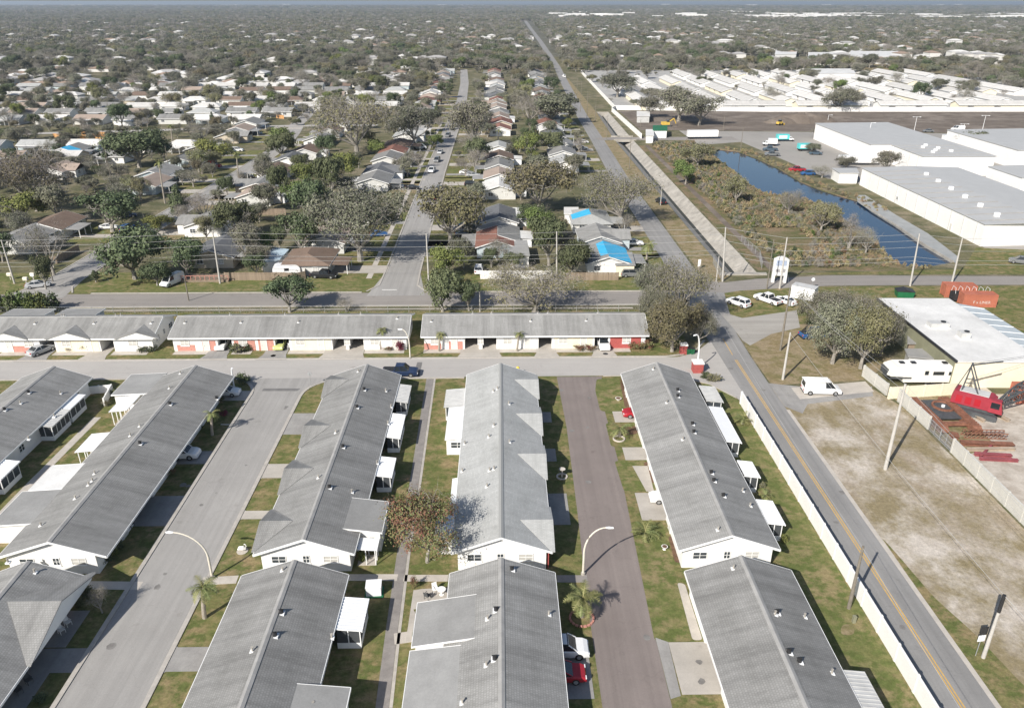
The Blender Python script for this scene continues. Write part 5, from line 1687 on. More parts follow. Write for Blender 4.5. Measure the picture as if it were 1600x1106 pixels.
hx_, hy_ = hpx(952, 402)
roof_tarp('bright blue tarp over the east slope of the corner house by the channel road', hx_, hy_, 1, .1, 12.6, 1.0)
roof_tarp('upper flap of bright blue tarp lapping over the ridge of the corner house', hx_, hy_, -1, 2.0, 12, .3)
hx_, hy_ = hpx(926, 341)
roof_tarp('wrinkled blue tarp over the west slope of the third house by the channel road', hx_, hy_ + 3.6, -1, .3, 6, .9)
roof_tarp('small blue tarp on the grey roof west of the red pickup', *hpx(306, 229), 1, 2, 7, .55)
roof_tarp('blue tarp on the far left roof before the orange fence', *[at(95, 232, 4.15)[0], at(95, 232, 4.15)[1]], 1, 0, 6, .9)
house(at(95, 232, 4.15)[0], at(95, 232, 4.15)[1], RF_GREY, 'gable', 1, label='grey-roofed house wearing a blue tarp, in front of the orange fence')
house(*hpx(70, 262), RF_TAN, 'cross', 1, label='house with pale flat porch below the blue-tarped one at the far left')
house(*hpx(8, 372), RF_GREY, 'gable', 1, label='grey-roofed house cut by the left edge of the view, near the mailboxes')
house(*hpx(326, 392), RF_DARK, 'gable', 1, label='slate-roofed house with a red wooden deck, behind the utility pole')


# driveways, walks and front lawns for the two nearest streets
def plot(x0, x1, y, w_, m_=None, nm='driveway'):
    sheet(nm, [(x0, y), (x1, y), (x1, y + w_), (x0, y + w_)], 0.040 if nm != 'front_lawn' else 0.022, m_ or M_CONC)


for (hx, hy, lb, row, k) in HOUSES:
    yb = hy - 6.5
    if 'centre street' in row or 'channel road' in row or 'west street' in row:
        if yb > 520: continue
        cx = -22.2 if yb < 400 else -23.1
        lx = -93.5 if yb < 240 else -91.3
        if 'east side of the centre' in row: a, b, lim = cx + 3.3, hx - 5, 0
        elif 'west side of the centre' in row: a, b = hx + 5, cx - 3.3
        elif 'channel road' in row: a, b = hx + 5, 38.0
        elif 'east side of the west' in row: a, b = lx + 3.2, hx - 5
        else: a, b = hx + 5, lx - 3.3
        if b - a < 2: continue
        c = hr.random()
        plot(a, b, yb - 2.5, 17.5, [M_GRASS, M_GREEN, M_GRASSDRY, M_GRASS][int(c * 4)], 'front_lawn')
        plot(a, b, yb + 2.2, 3.0 + 2.5 * (c > .5), M_CONC if c > .4 else M_CONCG)
# the fences
def fence(name, label, pts, h, m_, board=0.28, group='garden fences', nmax=70):
    t = thing(name, label, 'fence', (pts[0][0], pts[0][1], 0), 0, group)
    o = Vector(pts[0])
    bm_ = MB().box(-.5 * board + .012, -.03, 0, .5 * board - .012, .03, h)
    me = _mesh_of(bm_, 'board', m_)
    pm_ = _mesh_of(MB().box(-.06, .035, 0, .06, .15, h + .05), 'post', m_)
    tot = 0
    for a, b in zip(pts[:-1], pts[1:]):
        a, b = Vector(a) - o, Vector(b) - o
        d = b - a; L = d.length; d.normalize()
        ang = math.atan2(d.y, d.x)
        n = max(1, int(L / board))
        if n > nmax:
            n = nmax
        w_ = L / n / board
        for i in range(n):
            p = a + d * (i + .5) * L / n
            k = link_mesh('board', me, t, (p.x, p.y, hr.uniform(-.03, .02)), ang, (w_, 1, 1))
        for i in range(0, n + 1, 8):
            p = a + d * i * L / n
            link_mesh('post', pm_, t, (p.x, p.y, 0), ang)
    return t


def PX(*ps): return [at(*p) for p in ps]


fence('wooden_fence', 'brown board fence round the corner yard with the camper', PX((352, 438), (445, 438), (462, 439), (478, 436), (478, 420)), 1.8, M_WOODF)
fence('wooden_fence', 'grey board fence beside the bright blue tarp house', PX((884, 438), (966, 438)), 1.8, M_WOODF)
fence('white_fence', 'white board fence on the corner below the red-brown roof', PX((751, 436), (862, 436)), 1.9, M_WHITE, board=.4)
fence('wooden_fence', 'weathered board fence along the yard at the west street', PX((60, 413), (90, 412), (125, 393)), 1.8, M_WOODF)
fence('wooden_fence', 'board fence behind the brown house with the white camper', PX((448, 355), (500, 356)), 1.8, M_WOODF)
fence('wooden_fence', 'board fence below the white-roofed porch, middle yards', PX((398, 336), (447, 336)), 1.8, M_WOODF)
fence('wooden_fence', 'red-brown board fence between the two back yards', PX((818, 365), (842, 362)), 1.8, M_WOODF)
fence('wooden_fence', 'long orange board fence behind the blue-tarped roof', PX((84, 216), (176, 224)), 2.0, M_WOODO, board=.4)
fence('wooden_fence', 'farther orange board fence, left yards', PX((128, 212), (172, 214)), 2.0, M_WOODO, board=.4)
fence('wooden_fence', 'small yellow board fence in the east yards', PX((805, 232), (818, 232)), 1.8, M_WOODO)
fence('wooden_fence', 'small orange fence by the north cross street', PX((432, 185), (444, 186)), 1.8, M_WOODO)


def chain_fence(label, pts, h=1.5, step=3.0, rails=True):
    t = thing('chain_link_fence', label, 'fence', (pts[0][0], pts[0][1], 0), 0, 'chain-link fences')
    o = Vector(pts[0])
    pm_ = _mesh_of(MB().cyl(0, 0, 0, h, .045, 6), 'post', M_STEEL)
    rl = MB(); ms = MB()
    for a, b in zip(pts[:-1], pts[1:]):
        a, b = Vector(a) - o, Vector(b) - o
        d = b - a; L = d.length; d.normalize()
        n = max(1, int(L / step))
        for i in range(n + 1):
            p = a + d * L * i / n
            link_mesh('post', pm_, t, (p.x, p.y, 0))
        rl.beam((a.x, a.y, h - .04), (b.x, b.y, h - .04), .04, .04)
        k = int(L / .5)
        for i in range(k):
            for z0, z1 in ((.05, h - .08), (h - .08, .05)):
                p, q = a + d * L * i / k, a + d * L * (i + 1) / k
                ms.beam((p.x, p.y, z0), (q.x, q.y, z1), .012, .012)
    rl.build('rail', M_STEEL, t)
    ms.build('wire_mesh', M_STEEL, t)['kind'] = 'stuff'
    return t


chain_fence('long low chain-link fence between the cross road and the villas', [(-112, 140.2), (27, 139.6)], 1.4, 4.0)
chain_fence('chain-link gate panels at the near end of the channel', PX((1114, 412), (1128, 440)), 2.0, 1.5)
chain_fence('chain-link fence strip on the east bank of the channel', PX((1158, 378), (1186, 402), (1190, 420)), 1.8, 2.5)
# ------------------------------------------------------------------ white villas of the park, warehouses, school
k = 0
for ci, cx in enumerate([84, 105, 126.5, 147, 168, 189, 210, 231, 252, 273, 294, 315, 336]):
    for ri, (ya, yb) in enumerate(((462, 506), (514, 560), (570, 618), (628, 676))):
        if cx < 90 and ri > 1: continue
        if (ri == 3 and cx < 140) or (cx > 300 and ri == 0): continue
        villa(f'white-roofed park villa, {ORD[ci]} column from the channel side and {ORD[ri]} row back', cx, ya, yb, 1 if ci % 2 == 0 else -1, roof=RF_WHITE, wall=M_CREAM if (ci + ri) % 4 == 0 else M_WHITE,
              carports=((4, 8), (18, 22), (32, 36)), simple=True, group='white-roofed villas in the walled park', vents=((1.5, 10, 0), (-2, 24, 0)) if cx < 200 else ())
        HSPOT.append((cx, (ya + yb) / 2, 9, 30))
for i, (xa, xb, Y) in enumerate([(78, 118, 449), (124, 160, 449.5), (166, 206, 449), (212, 250, 448.5), (256, 296, 448), (302, 340, 447.5)]):
    villa(f'white-roofed villa just behind the park wall, {ORD[i]} from the channel side', Y, xa, xb, 1, roof=RF_WHITE, wall=M_WHITE if i % 2 else M_CREAM, carports=((5, 9), (20, 24)), x_axis=True, simple=True, group='white-roofed villas in the walled park')
    HSPOT.append(((xa + xb) / 2, Y, 24, 9))


def solid_wall(name, label, pts, h, th, m_, seg=3.0, cap=True, group=None, cat='wall', post_m=None):
    """boundary wall built of panels between posts"""
    t = thing(name, label, cat, (pts[0][0], pts[0][1], 0), 0, group)
    o = Vector(pts[0])
    for a, b in zip(pts[:-1], pts[1:]):
        a, b = Vector(a) - o, Vector(b) - o
        d = b - a; L = d.length; d.normalize()
        n = max(1, round(L / seg)); s = L / n
        ang = math.atan2(d.y, d.x)
        pm_ = _mesh_of(MB().box(.13, -th / 2, 0, s - .13, th / 2, h).box(.13, -th / 2 - .02, h, s - .13, th / 2 + .02, h + .05), 'panel', m_)
        po_ = _mesh_of(MB().box(-.13, -th / 2 - .05, 0, .13, th / 2 + .05, h + .12), 'post', post_m or m_)
        for i in range(n):
            p = a + d * s * i
            link_mesh('panel', pm_, t, (p.x, p.y, 0), ang)
            link_mesh('post', po_, t, (p.x, p.y, 0), ang)
        link_mesh('post', po_, t, (b.x, b.y, 0), ang)
    return t


solid_wall('boundary_wall', 'long white boundary wall between the side lawn and the main road', [(35.95, 20.0), (35.95, 101.5)], 1.95, .16, M_WHITE, 3.6)
solid_wall('boundary_wall', 'white park wall running along the channel', [(62.3, 347), (61.5, 438), (64.3, 446)], 2.2, .2, M_WHITE, 7)
solid_wall('boundary_wall', 'white park wall along the brown field', [(64.5, 446.2), (147, 437.3), (345, 434.6)], 2.4, .2, M_WHITE, 9)
solid_wall('boundary_wall', 'white park wall farther up the channel', [(64.3, 447), (69, 690)], 2.2, .2, M_WHITE, 9)
solid_wall('block_wall', 'pale concrete yard wall, long near stretch along the sandy lot', [(60.15, 30), (60.35, 87.4)], 2.0, .2, M_BLOCKW, 3.0)
solid_wall('block_wall', 'pale concrete yard wall, short stretch before the rusty crawler frame', [(60.3, 93.6), (60.0, 101.8)], 2.0, .2, M_BLOCKW, 3.0)
solid_wall('block_wall', 'weathered wall stub running back beside the big oak', PX((1384, 617), (1348, 588)), 1.9, .2, M_BLOCKW, 3.0)
solid_wall('block_wall', 'cream wall crossing in front of the travel trailer', PX((1388, 623), (1496, 616)), 1.9, .2, M_CREAM, 3.0)
# steel gate in the yard wall
t = thing('yard_gate', 'two-leaf wire gate between the pale yard walls', 'gate', (60.3, 87.5, 0))
for i in range(2):
    g = MB(); y0_ = i * 3.0
    g.beam((0, y0_ + .05, .1), (0, y0_ + 2.95, .1), .06, .06).beam((0, y0_ + .05, 1.8), (0, y0_ + 2.95, 1.8), .06, .06)
    for yy in (.05, 1.5, 2.95): g.box(-.03, y0_ + yy - .03, 0, .03, y0_ + yy + .03, 1.8)
    for k in range(14): g.box(-.008, y0_ + .12 + k * .2, .12, .008, y0_ + .14 + k * .2, 1.78)
    for k in range(7): g.box(-.008, y0_ + .08, .3 + k * .22, .008, y0_ + 2.9, .32 + k * .22)
    g.build('gate_leaf', M_STEEL, t)


def block(name, label, poly, h, wall=None, roof=None, cat='building', slope=0.0, over=.25, doors=(), ridge=None, group=None, trim=True):
    """building on an outline with a walled box and a roof slab; slope raises the middle line (low gable along y)"""
    c = (sum(p[0] for p in poly) / len(poly), sum(p[1] for p in poly) / len(poly))
    area = sum(poly[i][0] * poly[(i + 1) % len(poly)][1] - poly[(i + 1) % len(poly)][0] * poly[i][1] for i in range(len(poly)))
    if area < 0: poly = poly[::-1]
    t = thing(name, label, cat, (c[0], c[1], 0), 0, group)
    L = [(p[0] - c[0], p[1] - c[1]) for p in poly]
    k = len(L)
    MB().prism(L, 0, h).build('wall', wall or M_WHITE, t)
    O = []
    for i in range(k):
        a, b, d = Vector(L[i - 1]), Vector(L[i]), Vector(L[(i + 1) % k])
        e1, e2 = (b - a).normalized(), (d - b).normalized()
        n1, n2 = Vector((e1.y, -e1.x)), Vector((e2.y, -e2.x))
        O.append(tuple(b + (n1 + n2) * over / max(.4, (1 + n1.dot(n2)))))
    rm_ = MB()
    if ridge:
        (ax, ay), (bx, by) = [(p[0] - c[0], p[1] - c[1]) for p in ridge]
        hi = h + slope
        # quad outline expected: near-left, near-right, far-right, far-left order after orientation fix
        O.sort(key=lambda p: p[1])
        nl, nr = sorted(O[:2]); fl, fr = sorted(O[2:])
        rm_.slab([(*nl, h + .02), (ax, min(nl[1], nr[1]), hi), (bx, max(fl[1], fr[1]), hi), (*fl, h + .02)], .12)
        rm_.slab([(ax, min(nl[1], nr[1]), hi), (*nr, h + .02), (*fr, h + .02), (bx, max(fl[1], fr[1]), hi)], .12)
        for (p, q, yy) in ((nl, nr, min(nl[1], nr[1])), (fl, fr, max(fl[1], fr[1]))):
            s_ = 1 if yy < 0 else -1
            xx = ax if yy < 0 else bx
            rm_._add([(p[0], p[1] + s_ * over, h - .01), (q[0], q[1] + s_ * over, h - .01), (xx, yy + s_ * over, hi - .12)], [(0, 1, 2), (2, 1, 0)], 1)
    else:
        rm_.prism(O, h, h + .22)
    rm_.build('roof', [roof or RF_METAL, wall or M_WHITE], t)
    for (wx, wy, nx, ny, wd, ht, kind) in doors:
        if kind == 'roll':
            MB().box(-wd / 2, -.02, 0, wd / 2, .05, ht).build('roller_door', M_ALUD, t).location = (wx - c[0], wy - c[1], 0)
            t.children[-1].rotation_euler = (0, 0, math.atan2(ny, nx) - math.pi / 2)
        elif kind == 'door': door(t, wx - c[0], wy - c[1], 0, nx, ny)
        else: window(t, wx - c[0], wy - c[1], 1.2, nx, ny, wd, ht)
    HSPOT.append((c[0], c[1], max(abs(p[0]) for p in L) + 2, max(abs(p[1]) for p in L) + 2))
    return t


block('warehouse', 'long white-walled warehouse with grey roof beyond the pond, farther one', [(145.5, 266), (170.5, 266), (170.5, 347), (138, 345), (138, 290), (145.5, 290)], 6.6, slope=1.0,
      doors=[(150.3, 265.95, 0, -1, 1, 2, 'door')])
block('warehouse', 'long white-walled warehouse with grey roof along the pond bank', [(118.5, 182), (150, 184), (150, 252), (118.5, 252)], 5.6, slope=0.5, ridge=((134, 0), (134, 0)), doors=[(118.45, 196, -1, 0, 1, 2, 'door'), (118.45, 226, -1, 0, 1.2, 1, 'win')])
block('warehouse', 'white warehouse behind the pond-bank one, cut by the right edge', [(160, 234), (200, 234), (200, 252), (160, 252)], 6.0, slope=.6, ridge=((180, 0), (180, 0)), doors=[(168, 233.95, 0, -1, 3, 3, 'roll')])
block('warehouse', 'grey-roofed warehouse at the far right with orange pallets before it', [(186, 278), (240, 282), (240, 330), (186, 326)], 6.5)
block('office', 'low white office block at the north end of the pond-bank warehouse', [(112.5, 254.5), (118.4, 254), (121, 262), (113, 262)], 3.4)
for wh, xw, ya, yb, z0, z1, xr in ((118.5, 118.5, 182, 252, 5.65, 6.12, 134), (145.5, 145.5, 266, 290, 6.82, 6.82, 170.5)):
    W_ = [o for o in COL.objects if o.get('category') == 'building' and abs(o.location.x - (134.25 if xr == 134 else 151.2)) < 8 and o.name.startswith('warehouse')][0]
    lx, ly_ = W_.location.x, W_.location.y
    for i in range(int((yb - ya) / 6)):
        yy = ya + 3 + i * 6
        MB().beam((xw - lx, yy - ly_, z0 + .04), (xr - lx, yy - ly_, z1 + .04), .12, .08).build('roof_seam', M_CANAL, W_)
        MB().box(xw - .16 - lx, yy - .07 - ly_, 0, xw - .02 - lx, yy + .07 - ly_, z0 - .2).build('downpipe', M_ALUD, W_)
    for i in range(6):
        MB().box(xw + 6 + i * 1.5 - lx, ya + 6 + i * 10 % (yb - ya - 8) - ly_, z0, xw + 7 + i * 1.5 - lx, ya + 7 + i * 10 % (yb - ya - 8) - ly_, z1 + .7).build('roof_vent', M_ALU, W_)
# workshop with white membrane roof
WS = [(70.3, 106.3), (83.6, 106.0), (83.6, 133.5), (70.8, 133.8)]
ws = block('workshop', 'flat white-roofed workshop with olive side wall next to the crane', WS, 4.4, wall=M_CREAM, roof=RF_FLATW, over=.15)
cx_, cy_ = ws.location.x, ws.location.y
MB().box(70.22 - cx_, 106.5 - cy_, 0, 70.28 - cx_, 120 - cy_, 4.3).build('wall_panel', M_GREENW, ws)
MB().box(70.3 - cx_, 120.02 - cy_, 0, 70.36 - cx_, 133.4 - cy_, 4.3).build('wall_panel', M_GREENW, ws)
MB().box(70.10 - cx_, 106.1 - cy_, 4.38, 70.35 - cx_, 133.9 - cy_, 4.75).build('parapet_cap', M_BLACK, ws)
rf2 = MB().slab([(83.8 - cx_, 106 - cy_, 4.5), (88.4 - cx_, 106 - cy_, 4.0), (88.4 - cx_, 130 - cy_, 4.0), (83.8 - cx_, 131.5 - cy_, 4.5)], .1)
rf2.build('lean_to_roof', mat('translucent_panels', (0.42, 0.46, 0.48), var=.15, scale=.4, rough=.4), ws)
MB().box(83.9 - cx_, 106.3 - cy_, 0, 88.1 - cx_, 129.8 - cy_, 3.8).build('lean_to', M_ALUD, ws)
for i in range(9):
    MB().beam((83.9 - cx_, 106.5 + i * 2.9 - cy_, 4.53), (88.3 - cx_, 106.5 + i * 2.9 - cy_, 4.05), .1, .08).build('panel_seam', M_ALU, ws)
for px, py, a_, b_, c_ in ((1465, 510, 3.2, 1.6, .9), (1505, 527, 1.5, 1.5, 1.1)):
    X, Y = at(px, py, 4.7)
    u = thing('rooftop_unit', 'long rooftop air handler on the white workshop roof' if a_ > 2 else 'square rooftop air conditioner on the white workshop roof', 'air conditioner', (X, Y, 4.62))
    MB().box(-a_ / 2, -b_ / 2, .12, a_ / 2, b_ / 2, c_).build('casing', M_ALUD, u)
    MB().cyl(a_ * .25, 0, c_, c_ + .12, .42, 14).build('fan', M_BLACK, u)
    MB().box(-a_ / 2 - .1, -b_ / 2 - .1, 0, a_ / 2 + .1, b_ / 2 + .1, .12).build('curb', M_ALU, u)
for nm, lb, px, pts, h_, wl_ in (('shed', 'small open-sided shed with grey roof against the workshop', 0, [(1416, 545), (1434, 545), (1436, 556), (1416, 556)], 2.3, M_WOODF),
                                 ('shed', 'low grey lean-to behind the travel trailer', 0, [(1412, 566), (1436, 566), (1450, 580), (1416, 576)], 2.2, M_ALUD)):
    p = [at(*q) for q in pts]; block(nm, lb, p, h_, wall=wl_, roof=RF_FLAT, cat='shed', over=.3)
# school and far white halls
for i, (pts, h_) in enumerate([([(1210, 94), (1243, 93), (1245, 84), (1212, 84)], 5), ([(1262, 101), (1316, 103), (1320, 90), (1262, 90)], 5), ([(1322, 98), (1406, 98), (1400, 86), (1330, 86)], 5.5), ([(1256, 126), (1335, 125), (1330, 117), (1262, 117)], 4.5)]):
    block('school_building', ['pale school block farthest left by the field', 'low white school block with brown doors', 'long white-roofed school block by the field', 'white-roofed hall inside the park, below the school'][i], [at(*p) for p in pts], h_, roof=RF_FLATW)


def far_white(seed, n, region, name, label, hmin, hmax, wmin, wmax):
    rs = random.Random(seed); mb = MB(); spots = []
    for i in range(n):
        px, py = rs.uniform(*region[0]), rs.uniform(*region[1])
        X, Y = at(px, py)
        w_, d_, h_ = rs.uniform(wmin, wmax), rs.uniform(wmin, wmax) * .6, rs.uniform(hmin, hmax)
        mb.box(X - w_ / 2, Y - d_ / 2, 0, X + w_ / 2, Y + d_ / 2, h_)
        spots.append((X, Y, w_ / 2 + 4, d_ / 2 + 4))
    o = mb.build(name, M_WHITE); tag(o, label, kind='stuff')
    return spots


FAR = []
FAR += far_white(1, 70, ((1000, 1420), (11.5, 17)), 'distant_buildings', 'white commercial buildings low on the horizon at the right', 8, 13, 40, 150)
FAR += far_white(2, 60, ((860, 1330), (17, 30)), 'distant_buildings', 'white buildings scattered through the far woods', 11, 15, 25, 90)
FAR += far_white(3, 40, ((1180, 1600), (22, 32)), 'distant_buildings', 'white commercial roofs beyond the woods at the right', 10, 13, 40, 110)
FAR += far_white(4, 34, ((60, 720), (9, 15)), 'distant_buildings', 'tiny white buildings near the horizon at the left', 12, 17, 50, 140)
FAR += far_white(5, 18, ((280, 1600), (8, 13)), 'distant_buildings', 'white buildings on the horizon', 12, 16, 60, 160)


def hip_cluster(seed, n, ya, yb, name, label):
    """small hip-roofed houses half hidden in the far woods"""
    rs = random.Random(seed); mb = MB(); spots = []
    for i in range(n):
        Y = ya + (yb - ya) * rs.random() ** 1.3
        X = rs.uniform(-.63, .63) * Y
        if 45 < X < 360 and Y < 800: continue
        if Y < 735 and X > -60: continue
        if abs(X - (40 + Y * .02)) < 15: continue
        w_, d_ = rs.uniform(6, 10), rs.uniform(5, 7)
        a = rs.random() < .5
        if a: w_, d_ = d_, w_
        mi = rs.choice((0, 0, 1, 1, 2))
        h_ = rs.uniform(2.6, 3.4) if Y < 760 else rs.uniform(4.0, 5.2) + (2.5 if rs.random() < .35 else 0)
        mb.box(X - w_ + .5, Y - d_ + .5, 0, X + w_ - .5, Y + d_ - .5, h_, 0)
        e = min(w_, d_)
        b4 = [(X - w_, Y - d_, h_), (X + w_, Y - d_, h_), (X + w_, Y + d_, h_), (X - w_, Y + d_, h_)]
        r2 = [(X - (w_ - e), Y - (d_ - e), h_ + 1.8), (X + (w_ - e), Y + (d_ - e), h_ + 1.8)]
        if w_ > d_: fs = [(0, 1, 5, 4), (1, 2, 5), (2, 3, 4, 5), (3, 0, 4)]
        else: fs = [(0, 1, 4), (1, 2, 5, 4), (2, 3, 5), (3, 0, 4, 5)]
        mb._add(b4 + r2, fs, mi)
        spots.append((X, Y, w_ + 3, d_ + 5 + 6))
    o = mb.build(name, [mat('far_pale_roof', (.62, .61, .59), var=.1), mat('far_grey_roof', (.36, .35, .34)), mat('far_brown_roof', (.30, .22, .17))]); tag(o, label, kind='stuff')
    return spots


FAR += hip_cluster(4, 170, 570, 740, 'far_houses', 'pale-roofed houses along the farther lanes')
FAR += hip_cluster(5, 330, 760, 1500, 'far_houses', 'distant houses half hidden by the woods')
FAR += hip_cluster(6, 320, 1500, 3200, 'far_houses', 'faint houses deep in the far woods')
# ------------------------------------------------------------------ yard trees one by one, then the woods as masses
def blocked(x, y, r=0.0):
    if y < 900:
        if abs(x - (40.8 + max(0, y - 262) * .024)) < 6.5 + r: return True
        if 44 < x < 62 and 150 < y < 700: return True
        if abs(x + 22.3 + max(0, y - 480) * .02) < 4.6 + r and y < 735: return True
        if abs(x + 94 - (y - 150) * .018) < 4.8 + r and y < 395: return True
        if -310 < x < -56 and abs(y - (352 + (x + 300) * .16)) < 5: return True
        if y < 160 and x < 40: return True
        if 58 < x < 345 and y < 452: return True
        if x >= 345 and y < 250: return True
        if x > 44 and y < 330: return True
        if 62 < x < 460 and 452 < y < 700: return not (x > 345 or (int(x * 7 + y * 3) % 100) < 14)
        if 230 < x < 600 and 770 < y < 950: return True
    else:
        cx = 56 + (y - 900) * .0155 if y < 1875 else 71 + (y - 1875) * .0135
        if abs(x - cx) < 10 + y * .0035: return True
    for hx, hy, rx, ry in (HSPOT if y < 720 else ()):
        if abs(x - hx) < rx - .8 + r * .3 and abs(y - hy) < ry - 1.2 + r * .3: return True
    return False


wr = random.Random(99)
LOOK = {'oak': ['green oak', 'full green oak'], 'oakgrey': ['grey-green oak', 'patchy grey oak'], 'olive': ['olive-brown oak', 'brownish oak'], 'dark': ['dark green tree', 'dense dark tree'],
        'bright': ['bright green tree', 'fresh green tree'], 'bare': ['leafless grey tree', 'bare twiggy tree'], 'cone': ['narrow evergreen']}
used_labels = set()
cnt = 0
near_h = [h for h in HOUSES if h[3]]
hk = sorted(near_h, key=lambda h: h[1])
for rnd_no in range(6):
    for (hx, hy, lb, row, k) in hk:
        if cnt >= 205: break
        if hy > 470 and rnd_no > 1: continue
        if hy > 560: continue
        for _try in range(8):
            ang = wr.uniform(0, 6.28)
            d = wr.uniform(9, 15)
            x, y = hx + d * math.cos(ang), hy + d * math.sin(ang) * 1.1
            rc = wr.choice((2.0, 2.6, 3.2, 4.0, 5.2))
            if any(math.hypot(x - a, y - b) < (c + rc) * .75 for a, b, c in TREE_POS): continue
            if blocked(x, y, rc * .45): continue
            if hy < 240 and -17 < x < -10: continue
            kind = wr.choices(('oak', 'oakgrey', 'olive', 'dark', 'bright', 'bare', 'cone'), (14, 26, 12, 22, 6, 16, 3))[0]
            sd = ('behind', 'before', 'left of', 'right of')[0 if y - hy > 6 else 1 if y - hy < -6 else 2 if x < hx else 3]
            lbl = f'{wr.choice(LOOK[kind])} {sd} the {ORD[k]} house {row}'
            if lbl in used_labels: continue
            used_labels.add(lbl)
            tree(kind, x, y, rc if kind != 'cone' else 1.3, rc * wr.uniform(1.15, 1.6) + 2.0, 'garden_tree', lbl, group=None)
            cnt += 1
            break
print('yard trees', cnt)


def make_instance_mesh(pair, name):
    tr_, cr_ = pair
    a = bpy.data.objects.new('a', tr_.copy()); 
    import bmesh
    bm = bmesh.new(); bm.from_mesh(cr_)
    n0 = len(cr_.materials)
    me = bpy.data.meshes.new(name)
    nb = bmesh.new(); nb.from_mesh(tr_)
    for f in nb.faces: f.material_index = n0
    tmp = bpy.data.meshes.new('t'); nb.to_mesh(tmp); nb.free()
    bm.from_mesh(tmp)
    bm.to_mesh(me); bm.free()
    for m_ in cr_.materials: me.materials.append(m_)
    me.materials.append(M_BARK)
    bpy.data.objects.remove(a)
    return me


def scatter(name, label, src_mesh, pts, smin, smax, zs=(0.8, 1.2), kind='stuff'):
    """one object: the tree mesh instanced over measured ground points"""
    src = bpy.data.objects.new(name + '_source', src_mesh)
    me = bpy.data.meshes.new(name)
    me.from_pydata([(p[0], p[1], 0.0) for p in pts], [], [])
    sa = me.attributes.new('sz', 'FLOAT', 'POINT')
    sa.data.foreach_set('value', np.array([p[2] for p in pts], dtype=np.float32))
    o = bpy.data.objects.new(name, me)
    COL.objects.link(o)
    ng = bpy.data.node_groups.new(name, 'GeometryNodeTree')
    ng.interface.new_socket('Geometry', in_out='INPUT', socket_type='NodeSocketGeometry')
    ng.interface.new_socket('Geometry', in_out='OUTPUT', socket_type='NodeSocketGeometry')
    N = ng.nodes.new
    gi, go = N('NodeGroupInput'), N('NodeGroupOutput')
    mp, iop, oi = N('GeometryNodeMeshToPoints'), N('GeometryNodeInstanceOnPoints'), N('GeometryNodeObjectInfo')
    oi.inputs['Object'].default_value = src
    rv, sv = N('FunctionNodeRandomValue'), N('GeometryNodeInputNamedAttribute')
    rv.data_type = 'FLOAT_VECTOR'; rv.inputs[0].default_value = (0, 0, 0); rv.inputs[1].default_value = (0, 0, 6.28)
    sv.data_type = 'FLOAT'; sv.inputs['Name'].default_value = 'sz'
    zr_ = N('FunctionNodeRandomValue'); zr_.inputs[2].default_value = zs[0]; zr_.inputs[3].default_value = zs[1]; zr_.inputs['Seed'].default_value = 5
    cx = N('ShaderNodeCombineXYZ'); mm = N('ShaderNodeMath'); mm.operation = 'MULTIPLY'
    L = ng.links.new
    L(gi.outputs[0], mp.inputs[0]); L(mp.outputs[0], iop.inputs['Points']); L(oi.outputs['Geometry'], iop.inputs['Instance'])
    L(rv.outputs[0], iop.inputs['Rotation'])
    a_ = [s for s in sv.outputs if s.enabled][0]
    L(a_, cx.inputs[0]); L(a_, cx.inputs[1]); L(a_, mm.inputs[0]); L(zr_.outputs[1], mm.inputs[1]); L(mm.outputs[0], cx.inputs[2])
    L(cx.outputs[0], iop.inputs['Scale']); L(iop.outputs[0], go.inputs[0])
    md = o.modifiers.new('scatter', 'NODES'); md.node_group = ng
    tag(o, label, kind=kind)
    return o


# middle distance (behind the yards) and the far woods
mid = {k: [] for k in ('oak', 'oakgrey', 'olive', 'dark', 'bare', 'bright')}
pos = [(a, b) for a, b, c in TREE_POS]
grid = {}
for a, b, c in TREE_POS: grid.setdefault((int(a // 12), int(b // 12)), []).append((a, b, c))
def near_tree(x, y, r):
    gx, gy = int(x // 12), int(y // 12)
    for i in (-1, 0, 1):
        for j in (-1, 0, 1):
            for a, b, c in grid.get((gx + i, gy + j), ()):
                if math.hypot(x - a, y - b) < (c + r) * .8: return True
    return False


def dens(x, y):
    if y < 400: d = .22 if -110 < x < 40 else .75
    elif y < 720: d = .42 if x > -420 and x < 40 else .8
    else: d = 1.0
    if x < -110 and y < 260: d = .85
    return d


y = 165.0
while y < 1000:
    st = 7.5 if y < 720 else 8.5
    x = -.75 * y - 30
    while x < .75 * y + 40:
        xx, yy = x + wr.uniform(-.5, .5) * st, y + wr.uniform(-.5, .5) * st
        x += st
        dn = dens(xx, yy)
        cl = .5 + .5 * math.sin(xx * .021 + 1.3) * math.sin(yy * .017 + .5)
        if wr.random() > dn * (.55 + .6 * cl): continue
        r_ = (wr.choice((.35, .5, .65, .8, 1.05)) if yy < 720 else wr.choice((.7, .85, 1.0, 1.25))) if yy > 420 else wr.choice((.3, .42, .55, .7))
        if blocked(xx, yy, r_ * 3.0) or near_tree(xx, yy, r_ * 4.5): continue
        k = wr.choices(list(mid), (18, 36, 9, 12, 26, 3))[0]
        grid.setdefault((int(xx // 12), int(yy // 12)), []).append((xx, yy, r_ * 2.4))
        mid[k].append((xx, yy, r_))
    y += st
for k, pts in mid.items():
    scatter('background_woods', {'oak': 'green oaks massed behind the yards', 'oakgrey': 'grey-green oaks massed behind the yards', 'olive': 'olive-brown trees massed behind the yards', 'dark': 'dark evergreens among the background woods',
            'bare': 'leafless grey trees among the background woods', 'bright': 'brighter green trees in the background woods'}[k], make_instance_mesh(TREES[k][0], 'mass_tree'), pts, 1, 1)
print('mid', {k: len(v) for k, v in mid.items()})
